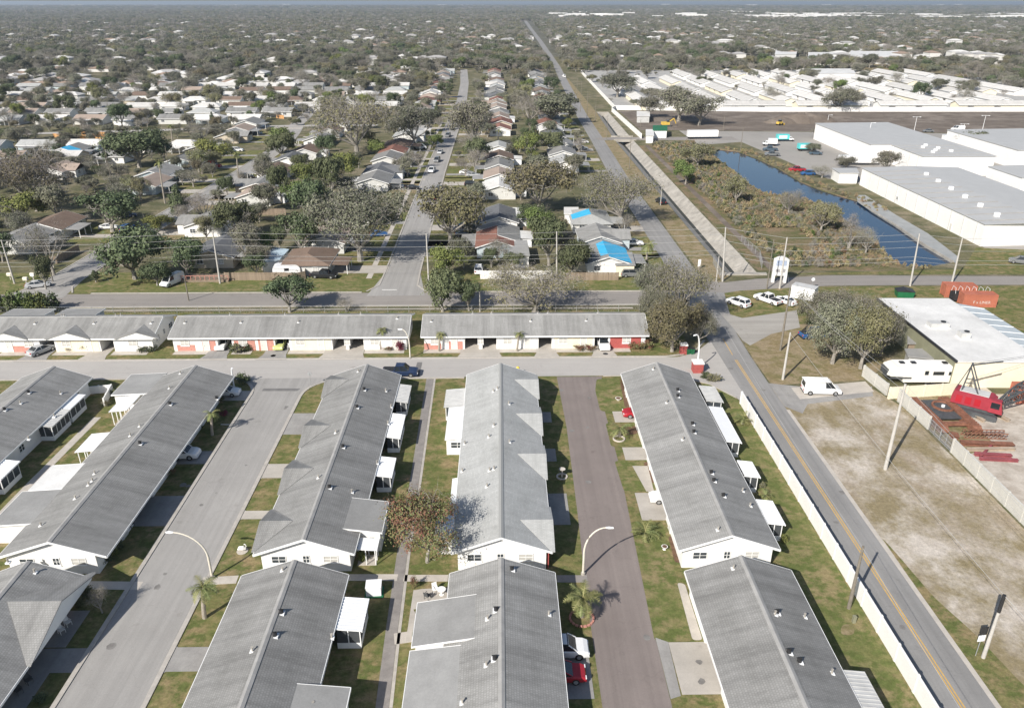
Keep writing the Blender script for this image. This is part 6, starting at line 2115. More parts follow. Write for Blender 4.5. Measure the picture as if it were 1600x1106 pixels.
FARP = {k: make_instance_mesh(make_tree(200 + i, lf, n, 1.0, tw, clumps=40, fork=.15, low=.1, limbs=4), 'far_tree') for i, (k, lf, n, tw) in enumerate((('oak', LF_OAK, 420, 60), ('oakgrey', LF_OAK, 260, 260), ('olive', LF_OLIVE, 330, 150), ('dark', LF_DARK, 440, 20), ('bare', LF_TWIG, 330, 200)))}
far = {k: [] for k in FARP}
fgrid = {}
for a, b, rx, ry in FAR:
    for i in range(int((a - rx) // 40), int((a + rx) // 40) + 1):
        for j in range(int((b - ry - 60) // 40), int((b + ry) // 40) + 1): fgrid.setdefault((i, j), []).append((a, b, rx, ry))
fr = np.random.RandomState(4)
y = 1000.0
kinds = list(FARP)
while y < 9000:
    st = 9.5 if y < 2200 else 12 if y < 3600 else 20 if y < 6000 else 32
    n = int(1.36 * y / st)
    xs_ = (np.arange(n) - n / 2) * st + fr.uniform(-.5, .5, n) * st
    ys_ = y + fr.uniform(-.5, .5, n) * st
    rr_ = fr.uniform(.75, 1.35, n) * (st / 9.5) ** .75
    kk = fr.choice(5, n, p=[.26, .27, .15, .17, .15])
    dd = fr.random(n)
    for i in range(n):
        X, Y = xs_[i], ys_[i]
        if dd[i] > .93: continue
        if Y < 2600 and blocked(X, Y): continue
        bad = False
        for a, b, rx, ry in fgrid.get((int(X // 40), int(Y // 40)), ()):
            if abs(X - a) < rx and -ry - 8 < Y - b < ry: bad = True; break
        if bad: continue
        far[kinds[kk[i]]].append((X, Y, rr_[i]))
    y += st
print('far', {k: len(v) for k, v in far.items()})
for k, pts in far.items():
    scatter('distant_woods', {'oak': 'green crowns of the distant woods', 'oakgrey': 'grey-green crowns of the distant woods', 'olive': 'brownish crowns of the distant woods', 'dark': 'dark crowns of the distant woods', 'bare': 'leafless grey crowns of the distant woods'}[k],
            FARP[k], pts, 1, 1, zs=(.6, 1.0))
# brush and reeds round the pond and marsh
rs_ = random.Random(12)
MARSHP = [(57.9, 164), (58.4, 330), (82, 335), (84, 320)] + PX((1124, 251), (1148, 269), (1172, 289), (1196, 303), (1228, 307), (1262, 313), (1290, 323), (1318, 346), (1345, 367), (1374, 385), (1382, 397)) + [(92, 163.5)]


def inside(x, y, P):
    c = False
    for i in range(len(P)):
        (x1, y1), (x2, y2) = P[i - 1], P[i]
        if (y1 > y) != (y2 > y) and x < (x2 - x1) * (y - y1) / (y2 - y1) + x1: c = not c
    return c


mb_pts = {k: [] for k in ('reed', 'olive', 'green', 'bare', 'rust', 'bright')}
for _ in range(10500):
    x, y = rs_.uniform(64, 108), rs_.uniform(166, 332)
    if not inside(x, y, MARSHP): continue
    edge = min(math.hypot(x - p[0], y - p[1]) for p in POND)
    clr = math.sin(x * .21 + 2) * math.sin(y * .09)
    if y < 200 and clr > .2 and edge > 9: continue
    k = rs_.choices(list(mb_pts), (30, 30, 12, 24, 1, 6))[0]
    if edge < 6: k = 'reed' if rs_.random() < .6 else 'olive'
    mb_pts[k].append((x, y, rs_.uniform(.35, 1.0) ** 1.1 * (.45 if edge < 8 else .7 if edge < 13 else 1.0)))
for i in range(len(POND)):      # fringe of reeds on the far bank
    a, b = Vector(POND[i]), Vector(POND[(i + 1) % len(POND)])
    d = b - a
    nr = Vector((d.y, -d.x)).normalized()
    if a.x < 85 and a.y < 300: continue
    for _ in range(int(d.length * 1.6)):
        t_ = rs_.random(); w_ = rs_.uniform(-1.2, 4.5) if i < 9 else rs_.uniform(-.3, 2.0)
        p = a + d * t_ - nr * w_ * (-1 if inside(*(a + d * .5 + nr * 2), POND) else 1) * -1
        if inside(p.x, p.y, POND): continue
        if 9 <= i <= 12 and w_ < 2: continue
        mb_pts['reed' if rs_.random() < .75 else 'olive'].append((p.x, p.y, rs_.uniform(.35, .7)))
for k, pts in mb_pts.items():
    scatter('marsh_vegetation', {'reed': 'tan reeds round the pond', 'olive': 'olive brush of the marsh', 'green': 'green brush of the marsh', 'bare': 'leafless brush of the marsh', 'rust': 'reddish brush of the marsh', 'bright': 'bright green brush of the marsh'}[k], BUSH[k], pts, 1, 1, zs=(.8, 1.8))
# ------------------------------------------------------------------ vehicles
def paint(name, col): return mat(name, col, rough=.25, var=.04, spec=.5)


PT = {'white': paint('white_car_paint', (.78, .78, .78)), 'black': paint('black_car_paint', (.018, .019, .022)), 'grey': paint('grey_car_paint', (.16, .165, .17)), 'silver': paint('silver_car_paint', (.42, .43, .44)),
      'red': paint('red_car_paint', (.36, .02, .03)), 'blue': paint('blue_car_paint', (.03, .10, .26)), 'navy': paint('navy_car_paint', (.02, .035, .08)), 'teal': paint('teal_car_paint', (.10, .55, .55)), 'lime': paint('pale_lime_paint', (.52, .55, .22)),
      'slate': paint('slate_car_paint', (.07, .10, .13))}
_vc = {}


def loft(mb, st, mi=0):
    """st: list of rings (each a list of points, same count) joined in order, ends closed"""
    o = len(mb.v); n = len(st[0])
    for r_ in st: mb.v += [tuple(p) for p in r_]
    for i in range(len(st) - 1):
        for k in range(n):
            k2 = (k + 1) % n
            mb.f.append((o + i * n + k, o + (i + 1) * n + k, o + (i + 1) * n + k2, o + i * n + k2)); mb.m.append(mi)
    mb.f.append(tuple(o + k for k in range(n))); mb.m.append(mi)
    mb.f.append(tuple(o + (len(st) - 1) * n + k for k in range(n))[::-1]); mb.m.append(mi)
    return mb


def ring(x, hw, zb, zt, r_=.12):
    return [(x, -hw * .94, zb), (x, -hw, zb + .18), (x, -hw, zt - r_), (x, -hw + r_, zt), (x, hw - r_, zt), (x, hw, zt - r_), (x, hw, zb + .18), (x, hw * .94, zb)]


SPEC = {  # length, half width, (x, top) body profile, cabin: belt x0,x1, roof x0,x1, belt z, roof z
    'sedan': (4.7, .91, [(-2.33, .72), (-2.2, .98), (-1.5, 1.02), (.9, .98), (1.9, .86), (2.25, .74), (2.35, .55)], (-1.75, 1.15, -1.0, .35, 1.0, 1.42)),
    'suv': (4.8, .96, [(-2.38, .9), (-2.3, 1.12), (-1.5, 1.15), (.9, 1.12), (1.9, 1.02), (2.3, .88), (2.4, .6)], (-2.25, 1.25, -1.95, .45, 1.12, 1.72)),
    'pickup': (5.8, 1.0, [(-2.88, 1.0), (-2.8, 1.08), (-.9, 1.08), (1.1, 1.12), (2.3, 1.06), (2.75, .95), (2.88, .6)], (-.85, 1.45, -.65, .75, 1.1, 1.85)),
    'van': (5.7, 1.0, [(-2.85, 1.2), (-2.8, 1.25), (-1.5, 1.25), (1.4, 1.25), (2.2, 1.12), (2.7, .95), (2.85, .6)], (-2.82, 1.95, -2.75, 1.15, 1.22, 2.12)),
}


def car_meshes(kind, col):
    key = (kind, col)
    if key in _vc: return _vc[key]
    L, hw, prof, (b0, b1, r0, r1, zb, zr) = SPEC[kind]
    b = MB()
    loft(b, [ring(x, hw * (.93 if abs(x) > L * .46 else 1), .28, z) for x, z in prof])
    c = MB()
    hb, ht = hw * .92, hw * .78
    loft(c, [[(b0, -hb, zb - .05), (b0, hb, zb - .05), (r0, ht, zr - .03), (r0, -ht, zr - .03)], [(b1, -hb, zb - .05), (b1, hb, zb - .05), (r1, ht, zr - .03), (r1, -ht, zr - .03)]])
    b.v += []; body = b
    # roof panel with rounded shoulders and pillars
    rp = MB().slab([(r0 - .02, -ht, zr - .02), (r1 + .04, -ht, zr - .04), (r1 + .04, ht, zr - .04), (r0 - .02, ht, zr - .02)], .05)
    rp.slab([(r0 + .08, -ht * .86, zr + .03), (r1 - .1, -ht * .86, zr + .03), (r1 - .1, ht * .86, zr + .03), (r0 + .08, ht * .86, zr + .03)], .05)
    for s in (-1, 1):
        for xb, xt in ((b0, r0), (b1, r1), ((b0 + b1) / 2 - .1, (r0 + r1) / 2 - .1)):
            rp.beam((xb, s * hb, zb - .03), (xt, s * ht, zr - .03), .09, .07)
    if kind == 'van':
        for s in (-1, 1):
            q = [(-2.8, s * hb * 1.01, zb - .05), (.35, s * hb * 1.01, zb - .05), (.25, s * ht * 1.02, zr - .03), (-2.74, s * ht * 1.02, zr - .03)]
            rp.face(q if s < 0 else q[::-1])
    panels = {'body': _mesh_of(body, 'body', PT[col]), 'cabin_roof': _mesh_of(rp, 'cabin_roof', PT[col]), 'glass': _mesh_of(c, 'windows', M_CGLASS)}
    if kind == 'pickup':
        bed = MB().box(-2.72, -hw * .84, 1.085, -.98, hw * .84, 1.10)
        panels['bed'] = _mesh_of(bed, 'bed', M_BLACK)
    wx = L * .5 - (.95 if kind != 'pickup' else 1.1)
    ty = _mesh_of(MB().tube([(0, -.11, 0), (0, .11, 0)], .34 if kind in ('sedan',) else .39, 16), 'tyre', M_TYRE)
    ri = _mesh_of(MB().tube([(0, -.125, 0), (0, .125, 0)], .21, 12), 'rim', M_RIM)
    hl = _mesh_of(MB().box(-.05, -.16, -.07, .04, .16, .07), 'headlight', M_HLAMP)
    tl = _mesh_of(MB().box(-.04, -.14, -.1, .05, .14, .1), 'tail_light', M_RLAMP)
    bp = _mesh_of(MB().box(-L / 2 - .03, -hw * .88, .3, -L / 2 + .12, hw * .88, .5).box(L / 2 - .14, -hw * .88, .3, L / 2 + .03, hw * .88, .48), 'bumper', M_BLACK if kind in ('pickup', 'van') else PT[col])
    _vc[key] = (panels, ty, ri, hl, tl, bp, wx)
    return _vc[key]


def car(kind, col, px, py, head, label, detail=True, cat=None, xy=None, dz=0.045, group=None):
    X, Y = xy if xy else at(px, py)
    L, hw, prof, cab = SPEC[kind]
    panels, ty, ri, hl, tl, bp, wx = car_meshes(kind, col)
    nm = {'sedan': 'parked_car', 'suv': 'parked_suv', 'pickup': 'pickup_truck', 'van': 'van'}[kind]
    t = thing(nm, label, cat or {'sedan': 'car', 'suv': 'car', 'pickup': 'pickup truck', 'van': 'van'}[kind], (X, Y, dz), R(head), group)
    link_mesh('body', panels['body'], t); link_mesh('windows', panels['glass'], t); link_mesh('cabin_roof', panels['cabin_roof'], t)
    if 'bed' in panels: link_mesh('bed', panels['bed'], t)
    zr_ = .34 if kind == 'sedan' else .39
    for sx in (-1, 1):
        for sy in (-1, 1):
            w_ = link_mesh('wheel', ty, t, (sx * wx, sy * (hw - .1), zr_))
            if detail: link_mesh('rim', ri, w_)
    if detail:
        link_mesh('bumper', bp, t)
        for sy in (-1, 1):
            link_mesh('headlight', hl, t, (L / 2 - .03, sy * hw * .7, .68))
            link_mesh('tail_light', tl, t, (-L / 2 + .0, sy * hw * .72, .82))
    return t


car('suv', 'white', 0, 0, 0, 'white off-road car with black soft top, nose out from the nearest middle villa', xy=(5.5, at(900, 1020)[1]))
car('sedan', 'red', 0, 0, 0, 'red car parked beside the white off-road car, half under the eave', xy=(5.0, at(900, 1058)[1]))
car('sedan', 'red', 0, 0, 180, 'dark red car poking out from under the eave by the short palm', xy=(20.0, at(975, 650)[1]))
car('sedan', 'white', 0, 0, 180, 'white car nose under the eave, on the wide concrete drive of the lane', xy=(20.2, at(1020, 782)[1]))
car('sedan', 'white', 0, 0, 0, 'white car at the top carport of the west street side villa', xy=(-42.6, at(365, 617)[1]))
car('suv', 'white', 0, 0, 0, 'white car in the carport beside the red patio', xy=(-42.6, at(305, 714)[1]))
car('pickup', 'navy', 626, 586, -2, 'dark blue pickup standing on the cross street behind the small-gabled villa')
car('sedan', 'silver', 66, 551, 62, 'silver car slanting on the driveway of the three-gabled villa')
car('sedan', 'white', 349, 541, -88, 'white car nose out in the carport between salmon brick fronts')
car('sedan', 'lime', 439, 541, -88, 'pale lime car in the carport of the middle villa')
car('suv', 'white', 942, 541, -88, 'white covered car in the last carport near the big oak')
car('suv', 'white', 1153, 477, 128, 'small white car alone on the verge at the junction')
car('pickup', 'white', 1199, 472, 124, 'white pickup with dark bed, middle of the three on the verge')
car('sedan', 'white', 1226, 474, 124, 'long white car next to the chain-link and the white shed')
vn = car('van', 'white', 1282, 614, -4, 'white work van with a roof ladder rack on the concrete pad')
rk = MB()
for xx in (-2.2, -.9, .4): rk.box(xx - .03, -.75, 2.13, xx + .03, .75, 2.19)
for yy in (-.7, .7): rk.box(-2.6, yy - .03, 2.19, .8, yy + .03, 2.25)
rk.box(-3.0, .35, 2.26, .9, .42, 2.34).box(-3.0, .65, 2.26, .9, .72, 2.34)
for k in range(10): rk.box(-2.9 + k * .4, .42, 2.28, -2.86 + k * .4, .65, 2.31)
rk.build('ladder_rack', M_ALU, vn)
car('suv', 'black', 1032, 318, 100, 'black car on the grass beside the channel road')
car('pickup', 'blue', 1273, 527, 10, 'blue vehicle half hidden under the big green oak')
car('pickup', 'red', 1245, 268, 178, 'red pickup parked at the north bank of the pond', detail=False)
car('suv', 'blue', 1262, 274, 178, 'blue car parked beside the red pickup at the pond', detail=False)
car('pickup', 'slate', 1203, 236, 175, 'dark grey pickup in the lot, upper of the two', detail=False)
car('pickup', 'grey', 1206, 244, 175, 'silver-grey pickup in the lot, lower of the two', detail=False)
car('sedan', 'slate', 1274, 242, 170, 'dark car in the lot under the small tree', detail=False)
car('pickup', 'blue', 1537, 293, 178, 'dark blue pickup beside the white warehouse', detail=False)
car('pickup', 'white', 1557, 299, 178, 'white pickup beside the blue one at the warehouse', detail=False)
car('sedan', 'grey', 1593, 305, 170, 'grey car at the right edge by the warehouse', detail=False)
car('van', 'white', 1496, 204, 178, 'white van on the lot edge behind the long warehouse', detail=False)
car('suv', 'grey', 1594, 412, 150, 'grey car by the fence at the far right end of the road')
car('sedan', 'grey', 1450, 207, 170, 'dark vehicle left of the white van behind the warehouse', detail=False)
for a in [('pickup', 'black', 686, 312, 83, 'black truck parked at the kerb of the centre street'), ('pickup', 'slate', 687, 300, 83, 'dark pickup ahead of the black truck on the centre street'),
          ('pickup', 'white', 675, 269, -97, 'white pickup on the left side of the centre street'), ('suv', 'grey', 683, 253, -97, 'grey car parked beyond the white pickup, centre street'),
          ('sedan', 'silver', 688, 240, -97, 'silver car parked farther up the centre street'), ('suv', 'grey', 700, 214, -97, 'grey car near the tall oak on the centre street'),
          ('suv', 'grey', 706, 203, -97, 'small far car on the centre street kerb'), ('sedan', 'white', 728, 272, 0, 'white car, rear one of the pair on the east driveway'), ('sedan', 'silver', 739, 276, 0, 'pale car, front one of the pair on the east driveway'),
          ('suv', 'black', 737, 291, 0, 'black car on the driveway east of the centre street'), ('suv', 'silver', 752, 230, 0, 'silver car near the brown roof of the east row'),
          ('suv', 'white', 619, 294, 0, 'white car on the long west driveway'), ('sedan', 'black', 645, 296, 0, 'dark car on the west driveway near the kerb'), ('pickup', 'navy', 628, 275, 0, 'dark blue pickup by the blue wall'),
          ('sedan', 'navy', 646, 245, 0, 'navy car on a west driveway by the red-brown roof'), ('van', 'white', 656, 233, 0, 'white van under the tree west of the centre street'), ('van', 'white', 644, 255, 90, 'small white truck in the yard west of the centre street'),
          ('sedan', 'blue', 592, 369, 10, 'blue car in the shade of the live oak'), ('pickup', 'black', 507, 434, -8, 'long black pickup on the corner lawn beside the brown house'), ('suv', 'white', 497, 423, -5, 'white car behind the long black pickup'),
          ('van', 'white', 270, 444, -110, 'white van with dark nose on the verge under the corner oaks'), ('suv', 'navy', 200, 340, 20, 'dark suv under trees on the west street side'), ('suv', 'blue', 200, 360, 80, 'blue car on the west street near the bare yard'),
          ('sedan', 'white', 170, 358, 10, 'white car in the driveway behind the brown left house'), ('sedan', 'black', 725, 370, 5, 'dark car in tree shade east of the centre street'), ('sedan', 'slate', 729, 356, 5, 'second dark car in tree shade, just beyond'),
          ('suv', 'white', 748, 425, 90, 'white car behind the bright green corner tree'), ('sedan', 'white', 990, 383, 0, 'white car on the driveway by the shaggy palm'), ('suv', 'grey', 987, 432, 0, 'grey suv at the blue-tarp house by the board fence'),
          ('pickup', 'red', 334, 262, -5, 'red pickup on the west street driveway, nearer one'), ('pickup', 'red', 326, 255, -5, 'red truck just behind the nearer red pickup'), ('suv', 'white', 371, 237, 0, 'white car beyond the round green tree'),
          ('sedan', 'slate', 402, 211, 0, 'dark car in front of the tan house on the west street'), ('suv', 'black', 386, 279, 5, 'black suv in shade by the brown-tan roof'), ('suv', 'white', 247, 297, 5, 'white car in front of the tan west house'),
          ('van', 'white', 881, 121, 100, 'white truck on the far channel road verge'), ('sedan', 'white', 911, 224, 0, 'white car on the driveway by the dark roof, channel road'), ('sedan', 'silver', 910, 234, 0, 'silver car one driveway below, channel road'),
          ('suv', 'navy', 907, 248, 0, 'navy car near the bend of the channel road'), ('sedan', 'black', 156, 188, 0, 'black car before the white ranch house, left lanes'), ('sedan', 'navy', 213, 190, 0, 'navy car on the left lane verge'),
          ('sedan', 'grey', 1015, 143, -90, 'grey car on the lane inside the white park', ), ('sedan', 'silver', 60, 449, 20, 'grey car in shade at the corner oak')]:
    kind, col, px, py, hd, lb = a
    car(kind, col, px, py, hd, lb, detail=py > 250)


# white trailers, teal box trucks, campers
def box_truck(label, px, py, head, boxc, cabc, L=5.2, cat='truck', cab=True, h=2.9, logo=False, name='box_truck'):
    X, Y = at(px, py)
    t = thing(name, label, cat, (X, Y, .05), R(head))
    b = MB().box(-L / 2 - .6, -1.15, .95, L / 2 - .6, 1.15, h).box(-L / 2 - .62, -1.17, h, L / 2 - .58, 1.17, h + .05)
    b.build('cargo_box', boxc, t)
    MB().box(-L / 2 - .5, -.9, .6, L / 2 + (1.6 if cab else -.2), .9, .92).build('chassis', M_BLACK, t)
    if cab:
        c = MB(); x0 = L / 2 - .5
        loft(c, [ring(x0, .98, .6, 1.95), ring(x0 + 1.0, .98, .6, 1.9), ring(x0 + 1.35, .98, .6, 1.2), ring(x0 + 2.1, .92, .6, 1.1)])
        c.build('cab', cabc, t)
        g = MB().slab([(x0 + 1.02, -.85, 1.88), (x0 + 1.37, -.85, 1.24), (x0 + 1.37, .85, 1.24), (x0 + 1.02, .85, 1.88)], .03)
        for s in (-1, 1): g.box(x0 + .2, s * .985 - .01, 1.3, x0 + .95, s * .985 + .01, 1.75)
        g.build('windscreen', M_CGLASS, t)
    if logo:
        for s in (-1, 1): MB().box(-L / 2 + .1, s * 1.16 - .01, 1.3, L / 2 - 1.6, s * 1.16 + .01, 2.5).build('side_panel', M_ALU, t)
    ty = _mesh_of(MB().tube([(0, -.14, 0), (0, .14, 0)], .42, 14), 'wheel', M_TYRE)
    for sx in ((-L / 2 + .4), (L / 2 + 1.0 if cab else -L / 2 + 1.5)):
        for s in (-1, 1): link_mesh('wheel', ty, t, (sx, s * .95, .42))
    return t


box_truck('teal box truck parked across the lot, farther one', 1224, 221, 0, PT['teal'], PT['white'], logo=True)
box_truck('teal box truck by the small tree, nearer one', 1258, 236, 0, PT['teal'], PT['white'], logo=True)
box_truck('white box truck beside the two grey pickups', 1204, 228, 170, PT['white'], PT['white'], L=3.6)
box_truck('long white semi-trailer parked by the industrial road', 1099, 217, 2, PT['white'], PT['white'], L=13.5, cab=False, h=3.6, cat='trailer', name='semi_trailer')
box_truck('long white trailer beside the notch of the long warehouse', 1342, 258, -3, PT['white'], PT['white'], L=14, cab=False, h=3.4, cat='trailer', name='semi_trailer')
box_truck('small white trailer behind the long warehouse', 1485, 222, 0, PT['white'], PT['white'], L=6, cab=False, h=2.8, cat='trailer', name='cargo_trailer')
# travel trailer beside the workshop
X, Y = 66.3, 108.1
t = thing('travel_trailer', 'long white fifth-wheel travel trailer parked between the oak and the red crane', 'trailer', (X, Y, .05), R(178))
b = MB(); P_ = [(-5.3, .7), (-5.3, 3.35), (4.6, 3.3), (5.6, 2.9), (5.9, 1.9), (5.2, 1.6), (3.4, 1.55), (3.2, .6)]
b._add([(x, -1.25, z) for x, z in P_] + [(x, 1.25, z) for x, z in P_], [tuple(range(8))[::-1], tuple(range(8, 16))] + [(i, (i + 1) % 8, (i + 1) % 8 + 8, i + 8) for i in range(8)])
b.build('body', mat('cream_trailer_paint', (.74, .72, .66), var=.05, rough=.3), t)
MB().box(-5.2, -1.2, 3.36, 4.5, 1.2, 3.40).build('trailer_roof', M_WHITE, t)
for s in (-1, 1):
    MB().box(-4.6, s * 1.26 - .02, 1.9, -3.6, s * 1.26 + .02, 2.5).build('window', M_CGLASS, t)
    MB().box(-2.9, s * 1.26 - .02, 1.9, -1.2, s * 1.26 + .02, 2.5).build('window', M_CGLASS, t)
    MB().box(-.5, s * 1.26 - .02, 1.9, .1, s * 1.26 + .02, 2.6).build('window', M_CGLASS, t)
    MB().box(.9, s * 1.26 - .02, .8, 1.8, s * 1.26 + .02, 2.7).build('door', M_ALU, t)
    MB().box(2.0, s * 1.26 - .015, 1.2, 5.4, s * 1.26 + .015, 1.5).build('stripe', M_CRANED, t)
MB().box(5.2, -1.1, 1.65, 5.95, 1.1, 2.7).build('nose_cap', M_CRANED, t)
for xx in (-3.3, 1.6, 3.4): MB().box(xx - .35, -.35, 3.40, xx + .35, .35, 3.58).build('roof_hatch', M_BLACK, t)
MB().box(-.9, -.5, 3.4, .2, .5, 3.68).build('air_unit', M_WHITE, t)
for xx in (-1.6, -.7):
    for s in (-1, 1): MB().tube([(xx, s * 1.1 - .1, .38), (xx, s * 1.1 + .1, .38)], .38, 12).build('wheel', M_TYRE, t)
# small camper in the corner yard, canopied carport tent
X, Y = at(450, 431)
t = thing('camper', 'white rounded camper trailer behind the corner board fence', 'trailer', (X, Y, 0), R(8))
b = MB(); n = 10; P_ = [(-3.0, .6)] + [(-3.0 + .9 * (1 - math.cos(a)), 1.8 + .9 * math.sin(a)) for a in [i * math.pi / 2 / 4 for i in range(5)]] + [(2.0 + .9 * math.sin(a), 1.8 + .9 * math.cos(a)) for a in [i * math.pi / 2 / 4 for i in range(5)]] + [(2.9, .6)]
k = len(P_)
b._add([(x, -1.15, z) for x, z in P_] + [(x, 1.15, z) for x, z in P_], [tuple(range(k)), tuple(range(k, 2 * k))[::-1]] + [(i, i + k, (i + 1) % k + k, (i + 1) % k) for i in range(k)])
b.build('body', PT['white'], t)
MB().box(-.5, -1.18, 1.5, .5, -1.15, 2.1).build('window', M_CGLASS, t); MB().box(2.88, -.5, 1.4, 2.92, .5, 1.9).build('window', M_CGLASS, t)
for s in (-1, 1): MB().tube([(0, s * 1.05 - .1, .34), (0, s * 1.05 + .1, .34)], .34, 12).build('wheel', M_TYRE, t)
# ------------------------------------------------------------------ poles, wires, lamps
def pole(label, bx, by, top, kind='concrete', r_=.17, lean=None, arms=0, name='utility_pole', xy=None, h=None, trafo=False):
    X, Y = xy if xy else at(bx, by)
    h = h or hfor(X, Y, top)
    t = thing(name, label, 'utility pole', (X, Y, 0), 0)
    lx = 0.0
    if lean is not None:
        x0 = proj(X, Y, h)[0]
        lx = (lean - x0) / F * math.hypot(Y, HGT)
        lx = max(-.9, min(.9, lx))
    MB().tube([(0, 0, -.2), (lx * .5, 0, h * .5), (lx, 0, h)], [r_ * 1.25, r_, r_ * .7], 10).build('pole_shaft', M_POLEC if kind == 'concrete' else M_POLEW, t)
    for i in range(arms):
        z = h - .5 - i * 1.1
        a = MB().box(lx - .9, -.05, z, lx + .9, .05, z + .1)
        a.build('crossarm', M_POLEW, t)
        for xx in (-.8, .8): MB().cyl(lx + xx, 0, z + .1, z + .3, .05, 8).build('insulator', M_CANAL, t)
    if trafo:
        MB().cyl(lx * .8 + .35, 0, h * .72, h * .72 + 1.0, .25, 12).build('transformer', M_STEEL, t)
    return (X + lx, Y, h)


tops = []
tops.append((at(-330, 441)[0], 158, 11))
for i, (b, top) in enumerate([((23, 443), (2, 375)), ((344, 443), (332, 362)), ((670, 440), (666, 365)), ((870, 435), (870, 362)), ((1129, 440), (1134, 355)), ((1218, 451), (1230, 371)), ((1422, 447), (1437, 365)), ((1487, 443), (1504, 372))]):
    nm = ['concrete pole at the far left of the cross road', 'concrete pole by the red deck on the cross road', 'concrete pole at the mouth of the centre street', 'concrete pole before the grey board fence', 'tall white pole at the near end of the channel',
          'white pole beside the arched sign', 'leaning white pole left of the orange containers', 'leaning white pole touching the orange containers'][i]
    tops.append(pole(nm, *b, top[1], lean=top[0]))
tops.append((190, 157, 11))


def wires(label, spans, r_=.03, sag=.006, group='overhead wires'):
    """one cable object through a list of support points"""
    mb = MB()
    for a, b in zip(spans[:-1], spans[1:]):
        a, b = Vector(a), Vector(b)
        L = (b - a).length; n = 10
        pts = []
        for i in range(n + 1):
            t_ = i / n
            p = a.lerp(b, t_); p.z -= 4 * sag * L * t_ * (1 - t_)
            pts.append(p)
        mb.tube(pts, r_, 4, cap=False)
    o = mb.build('overhead_wire', M_WIREL)
    tag(o, label, 'cable', group)
    return o


M_WIREL = mat('pale_wire', (.36, .36, .355), var=.05, rough=.4)
for i, dz in enumerate((-.15, -1.5, -2.9, -5.0, -5.9)):
    wires(['topmost of the cables along the cross road', 'second cable down along the cross road', 'third cable down along the cross road', 'fourth cable along the cross road, slung lower', 'lowest cable along the cross road'][i],
          [(x, y, z + dz) for x, y, z in tops], .03)
# short poles along the channel and industrial road
for i, (b, top) in enumerate([((1198, 452), 374), ((1119, 440), 400), ((901, 160), 122), ((907, 175), 127), ((917, 186), 141), ((930, 190), 155), ((948, 219), 180), ((983, 265), 212), ((1032, 321), 291), ((1000, 208), 187), ((1157, 236), 199),
                             ((1130, 205), 180), ((168, 262), 190), ((178, 300), 236), ((295, 470), 430), ((640, 561), 495), ((750, 487), 443), ((170, 175), 158), ((150, 215), 196), ((83, 440), 418), ((1320, 205), 190), ((265, 268), 228)]):
    if i in (15,): continue
    nm = ['slim wooden pole left of the arched sign', 'short pole by the channel headwall', 'first far pole along the upper channel', 'second far pole along the upper channel', 'third far pole along the upper channel', 'fourth pole along the upper channel',
          'pole at the channel bridge', 'pole beside the middle of the channel', 'short lamp pole next to the black car', 'pole near the small white kiosk', 'pole behind the small white box truck', 'pole at the white semi-trailer', 'upper pole over the orange fence',
          'pole beside the dark pond of shade at the left', 'wooden pole behind the second long villa', '', 'thin metal pole behind the third long villa', 'far pole in the left lanes', 'pole behind the blue-tarped left roof', 'small post near the mailboxes',
          'pole in the warehouse lot corner', 'pole near the blue tarp left of the round tree'][i]
    pole(nm, *b, top, kind='wood' if i not in (1, 8, 16) else 'concrete', r_=.11)
# poles near the main road
A1 = pole('greenish concrete pole standing in the sandy lot', 1383, 733, 600, r_=.2)
A2 = pole('weathered wooden pole leaning over the white boundary wall', 1326, 950, 853, kind='wood', r_=.16, arms=0)
A3 = pole('pole with a black capped top in the near roadside grass', 1536, 1027, 930, r_=.15)
MB().cyl(0, 0, A3[2] - 1.9, A3[2] + .05, .16, 10).build('black_sleeve', M_BLACK, [o for o in COL.objects if o.name.startswith('utility_pole') and not o.parent][-1])
A4 = pole('tall brown pole at the corner of the dry lot', 1219, 548, 449, kind='wood', r_=.16, trafo=True)
A5 = pole('pale shorter pole at the edge of the dry grass', 1223, 593, 0, h=8.2)
w1 = (A5[0], A5[1], A5[2])
for i, (p, q, r_) in enumerate([(A4, A1, .025), (A4, (A1[0] + .3, A1[1], A1[2] - 1.2), .025), (A1, (48, 30, 12), .025), ((A1[0], A1[1], A1[2] - 1.2), (49, 30, 10.8), .025), ((A5[0], A5[1], A5[2] - .2), A3, .03), (A3, (47.5, 28, 6), .035),
                               ((A2[0], A2[1], A2[2] - .2), (33.9, 25, 7), .025), ((A2[0], A2[1], A2[2] - .2), (35.5, 112, 8), .02), ((A4[0], A4[1], A4[2] - .3), (tops[6][0], tops[6][1], tops[6][2] - 3), .025)]):
    wires(['cable from the brown pole to the pole in the sandy lot, upper', 'cable from the brown pole to the pole in the sandy lot, lower', 'cable running from the sandy lot pole out of view, upper', 'cable running from the sandy lot pole out of view, lower',
           'long low cable from the dry grass pole over the sandy lot', 'dark cable from the black capped pole out of view', 'service cable along the side lawn, near part', 'service cable along the side lawn, far part', 'cable from the brown pole across to the white sign pole'][i],
          [p[:3], q[:3]], r_ * .8, .01, 'overhead wires')


